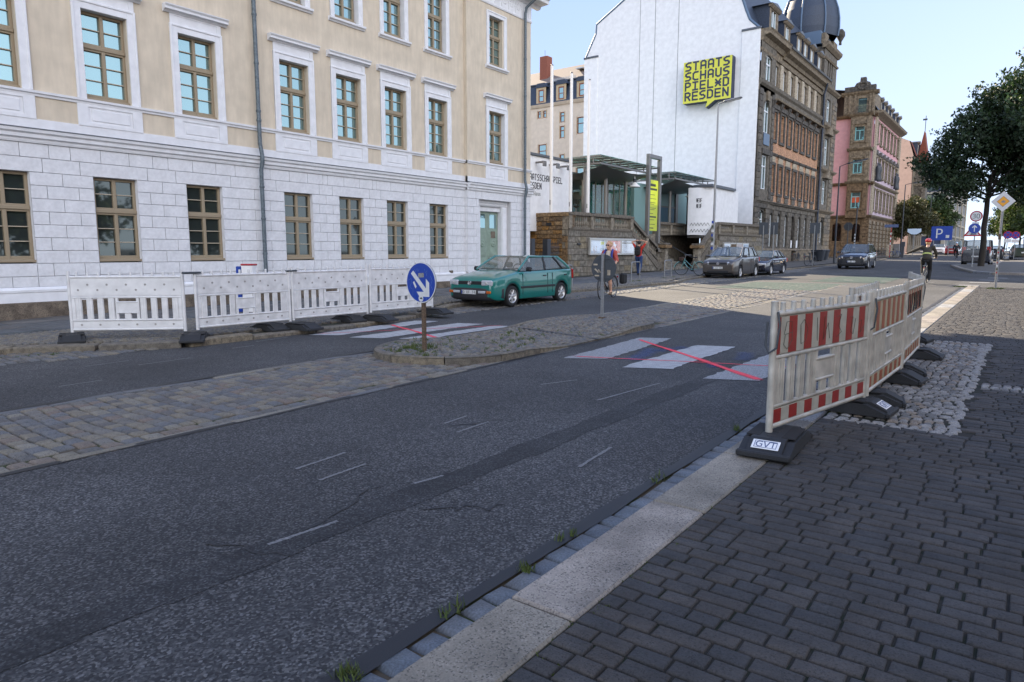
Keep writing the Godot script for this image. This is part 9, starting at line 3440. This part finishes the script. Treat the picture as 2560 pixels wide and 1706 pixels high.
func make_people() -> void:
	mat("skin", lin(.5, .28, .19), .6)
	mat("jeans", lin(.03, .07, .2), .9, {tex = T.grain, scale = 3.0})
	mat("red_cloth", lin(.5, .03, .018), .85, {tex = T.soft, scale = 2.0})
	mat("black_cloth", lin(.012, .012, .014), .85, {tex = T.grain, scale = 2.0})
	mat("camo", lin(.045, .04, .028), .85, {tex = T.stone, scale = 3.0})
	mat("beige_cloth", lin(.5, .42, .33), .85)
	mat("blue_cloth", lin(.03, .05, .25), .85)
	mat("check_shirt", lin(.5, .09, .07), .85, {tex = T.stone, scale = 4.0})
	mat("hair_blond", lin(.42, .26, .12), .7)
	mat("hair_dark", lin(.015, .012, .01), .7)
	mat("helmet_red", lin(.45, .015, .012), .25, {coat = 1.0})
	mat("reflective", lin(.4, .45, .12), .6)
	mat("shoe_dark", lin(.02, .02, .03), .7)
	mat("shoe_light", lin(.5, .48, .45), .7)
	mat("sandal", lin(.16, .1, .06), .8)
	mat("wicker", lin(.06, .035, .025), .9, {tex = T.stone, scale = 6.0})
	mat("bike_teal", lin(.12, .3, .3), .35, {coat = .6})
	mat("bike_black", lin(.015, .015, .018), .4)
	mat("bike_blue", lin(.05, .12, .3), .4)
	# man in red with his hands on his head, walking away
	var g := Vector3(-16.45, gh(-33) + .12, -33.0)
	var m := make_person("man in red shirt and jeans with black backpack walking, hands on his head", g, PI + .12, {pelvis = V(0, .98, 0), chest = V(0, 1.28, .01), neck = V(0, 1.52, .01), head = V(0, 1.66, .03), look = V(0, -.1, 1).normalized(),
		shoulder_l = V(.2, 1.47, 0), elbow_l = V(.4, 1.74, .05), wrist_l = V(.15, 1.82, .03), hand_l = V(-1, .0, .1), back_l = V(0, 1, 0), curl_l = .5,
		shoulder_r = V(-.2, 1.47, 0), elbow_r = V(-.4, 1.74, .05), wrist_r = V(-.15, 1.82, .03), hand_r = V(1, .0, .1), back_r = V(0, 1, 0), curl_r = .5,
		hip_l = V(.1, .93, 0), knee_l = V(.1, .5, .14), ankle_l = V(.1, .1, .22), toe_l = V(.11, .05, .4), hip_r = V(-.1, .93, 0), knee_r = V(-.11, .52, .0), ankle_r = V(-.12, .12, -.24), toe_r = V(-.13, .04, -.08)},
		{top_name = "tshirt", top = M.red_cloth, low_name = "jeans", low = M.jeans, shoe = M.shoe_dark, sleeve = .3})
	var hr := MB.new()
	hr.blob(V(0, 1.705, .01), V(.105, .1, .115), 14, 9)
	part(m, "hair", hr, M.hair_dark)
	var bp := MB.new()
	bp.cbox(V(0, 1.27, -.22), V(.33, .5, .19), .08)
	bp.cbox(V(0, 1.18, -.33), V(.26, .25, .07), .03)
	part(m, "backpack", bp, M.black_cloth)
	for s in [-1, 1]:
		var st := MB.new()
		st.tube([V(s * .12, 1.5, -.14), V(s * .14, 1.55, 0), V(s * .14, 1.4, .15), V(s * .14, 1.15, .12)], .022, 6)
		part(m, "strap", st, M.black_cloth)
	# woman riding towards the camera behind the round sign
	var wz := -19.3
	bicycle("dark bicycle ridden by the woman behind the round sign", Vector3(-10.7, gh(wz), wz), .12, M.bike_black, "ridden_bicycle", .1, true, false)
	var w := make_person("blond woman in sunglasses and red checked shirt cycling towards the camera", Vector3(-10.7, gh(wz), wz), .12, {pelvis = V(0, 1.0, -.24), chest = V(0, 1.28, -.16), neck = V(0, 1.52, -.12), head = V(0, 1.67, -.08), look = V(-.25, -.05, 1).normalized(),
		shoulder_l = V(.18, 1.46, -.13), elbow_l = V(.3, 1.2, -.02), wrist_l = V(.29, 1.07, .14), hand_l = V(0, -.1, 1), curl_l = 1.4, shoulder_r = V(-.18, 1.46, -.13), elbow_r = V(-.3, 1.2, -.02), wrist_r = V(-.29, 1.07, .14), hand_r = V(0, -.1, 1), curl_r = 1.4,
		hip_l = V(.1, .97, -.2), knee_l = V(.13, .62, .12), ankle_l = V(.12, .22, .0), toe_l = V(.13, .15, .14), hip_r = V(-.1, .97, -.2), knee_r = V(-.13, .78, .2), ankle_r = V(-.12, .4, .0), toe_r = V(-.13, .34, .15)},
		{top_name = "checked_shirt", top = M.check_shirt, low_name = "shorts", low = M.black_cloth, leg = .55, shoe = M.sandal, sleeve = .5})
	var tp := MB.new()
	tp.tube([V(0, 1.5, -.05), V(0, 1.3, -.02), V(0, 1.08, -.12)], [.07, .1, .1], 10)
	part(w, "beige_top", tp, M.beige_cloth)
	for s in [-1, 1]:
		var st := MB.new()
		st.tube([V(s * .1, 1.5, -.2), V(s * .12, 1.54, -.1), V(s * .13, 1.4, .02), V(s * .13, 1.15, -.06)], .034, 7)
		part(w, "strap", st, M.blue_cloth)
	var bl := MB.new()
	bl.cbox(V(0, 1.3, -.36), V(.3, .44, .16), .07)
	part(w, "backpack", bl, M.blue_cloth)
	var wh := MB.new()
	wh.t = Transform3D(Basis(Vector3.UP, -.245), V(0, 1.67, -.08))
	wh.blob(V(0, .055, -.03), V(.1, .085, .105), 14, 9)
	wh.blob(V(0, .02, -.12), V(.05, .06, .05), 10, 7)
	part(w, "hair", wh, M.hair_blond)
	var sg := MB.new()
	sg.t = wh.t
	for s in [-1, 1]: sg.blob(V(s * .036, .012, .095), V(.032, .027, .014), 10, 6)
	sg.cbox(V(0, .018, .098), V(.13, .01, .012), .003)
	part(w, "sunglasses", sg, M.black)
	var tote := MB.new()
	tote.cbox(V(.32, .62, -.55), V(.16, .34, .36), .05)
	part(get_node("ridden_bicycle"), "pannier", tote, M.black_cloth)
	# cyclist with red helmet signalling left
	var cz := -33.25
	var cy := gh(cz) + .04
	bicycle("black bicycle of the signalling cyclist in the red helmet", Vector3(-3.38, cy, cz), PI, M.bike_black, "ridden_bicycle")
	var c := make_person("cyclist in red helmet and dark patterned jacket holding the left arm out", Vector3(-3.38, cy, cz), PI, {pelvis = V(0, 1.02, -.26), chest = V(0, 1.32, -.12), neck = V(0, 1.56, -.05), head = V(0, 1.71, 0), look = V(0, -.1, 1).normalized(),
		shoulder_l = V(.19, 1.5, -.07), elbow_l = V(.47, 1.36, -.1), wrist_l = V(.72, 1.25, -.08), hand_l = V(1, -.2, .1), back_l = V(0, 1, 0), curl_l = .25, shoulder_r = V(-.19, 1.5, -.07), elbow_r = V(-.31, 1.24, .02), wrist_r = V(-.29, 1.08, .13), hand_r = V(0, -.1, 1), curl_r = 1.4,
		hip_l = V(.1, .98, -.22), knee_l = V(.17, .84, .2), ankle_l = V(.14, .44, .04), toe_l = V(.16, .36, .18), hip_r = V(-.1, .98, -.22), knee_r = V(-.12, .56, .04), ankle_r = V(-.12, .17, -.12), toe_r = V(-.13, .12, .04)},
		{top_name = "jacket", top = M.camo, low_name = "trousers", low = M.black_cloth, shoe = M.shoe_light})
	var hm := MB.new()
	hm.blob(V(0, 1.765, -.005), V(.122, .1, .15), 16, 9)
	for k in 5: hm.cbox(V(-.08 + k * .04, 1.845 - absf(k - 2) * .016, -.01), V(.012, .03, .2), .005)
	part(c, "helmet", hm, M.helmet_red)
	var hair := MB.new()
	hair.blob(V(0, 1.66, -.05), V(.09, .08, .07), 12, 7)
	part(c, "hair", hair, M.hair_blond)
	var rb := MB.new()
	rb.t = Transform3D(Basis(Vector3.RIGHT, .35), V(0, 1.2, -.17))
	rb.lathe([[.172, -.03], [.176, 0], [.172, .03]], 18)
	part(c, "reflective_band", rb, M.reflective)
	# distant cyclist
	var dz := -92.0
	bicycle("bicycle of the distant dark cyclist near the dark van", Vector3(-6.6, gh(dz), dz), PI, M.bike_black, "ridden_bicycle", 0, false)
	var d := make_person("distant cyclist in dark clothes and pale blue helmet riding away", Vector3(-6.6, gh(dz), dz), PI, {pelvis = V(0, 1.02, -.26), chest = V(0, 1.32, -.14), neck = V(0, 1.56, -.08), head = V(0, 1.71, -.02), look = V(0, -.1, 1).normalized(),
		shoulder_l = V(.19, 1.5, -.07), elbow_l = V(.31, 1.24, .02), wrist_l = V(.29, 1.08, .13), hand_l = V(0, -.1, 1), curl_l = 1.4, shoulder_r = V(-.19, 1.5, -.07), elbow_r = V(-.31, 1.24, .02), wrist_r = V(-.29, 1.08, .13), hand_r = V(0, -.1, 1), curl_r = 1.4,
		hip_l = V(.1, .98, -.22), knee_l = V(.17, .84, .2), ankle_l = V(.14, .44, .04), toe_l = V(.16, .36, .18), hip_r = V(-.1, .98, -.22), knee_r = V(-.12, .56, .04), ankle_r = V(-.12, .17, -.12), toe_r = V(-.13, .12, .04)},
		{top_name = "jacket", top = M.black_cloth, low_name = "trousers", low = M.black_cloth, shoe = M.shoe_dark})
	var dh := MB.new()
	dh.blob(V(0, 1.78, -.02), V(.12, .1, .14), 12, 7)
	part(d, "helmet", dh, M.poster_blue)
	# parked bicycles
	bicycle("turquoise ladies bicycle with brown basket parked at the steps", Vector3(-14.1, gh(-34.3) + .12, -34.25), -PI / 2 - .12, M.bike_teal, "parked_bicycle", .45, true, true)
	bicycle("dark bicycle leaning at the slim post before the grey building", Vector3(-13.2, gh(-55) + .12, -55.2), PI * .9, M.bike_black, "parked_bicycle", .2)
	bicycle("dark bicycle against the grey building left of its door", Vector3(-17.4, gh(-67.6) + .12, -67.4), PI * .95, M.bike_black, "parked_bicycle", .2)
	bicycle("blue bicycle at the lamp before the pink building", Vector3(-12.9, gh(-93) + .12, -93.4), .8, M.bike_blue, "parked_bicycle", .2)
	for k in 3: bicycle(["first of the dark bicycles along the pink building", "second of the dark bicycles along the pink building", "third of the dark bicycles along the pink building"][k], Vector3(-15.8, gh(-103) + .12, -102.0 - k * 1.7), PI / 2 + .3, M.bike_black, "parked_bicycle", .1, false)
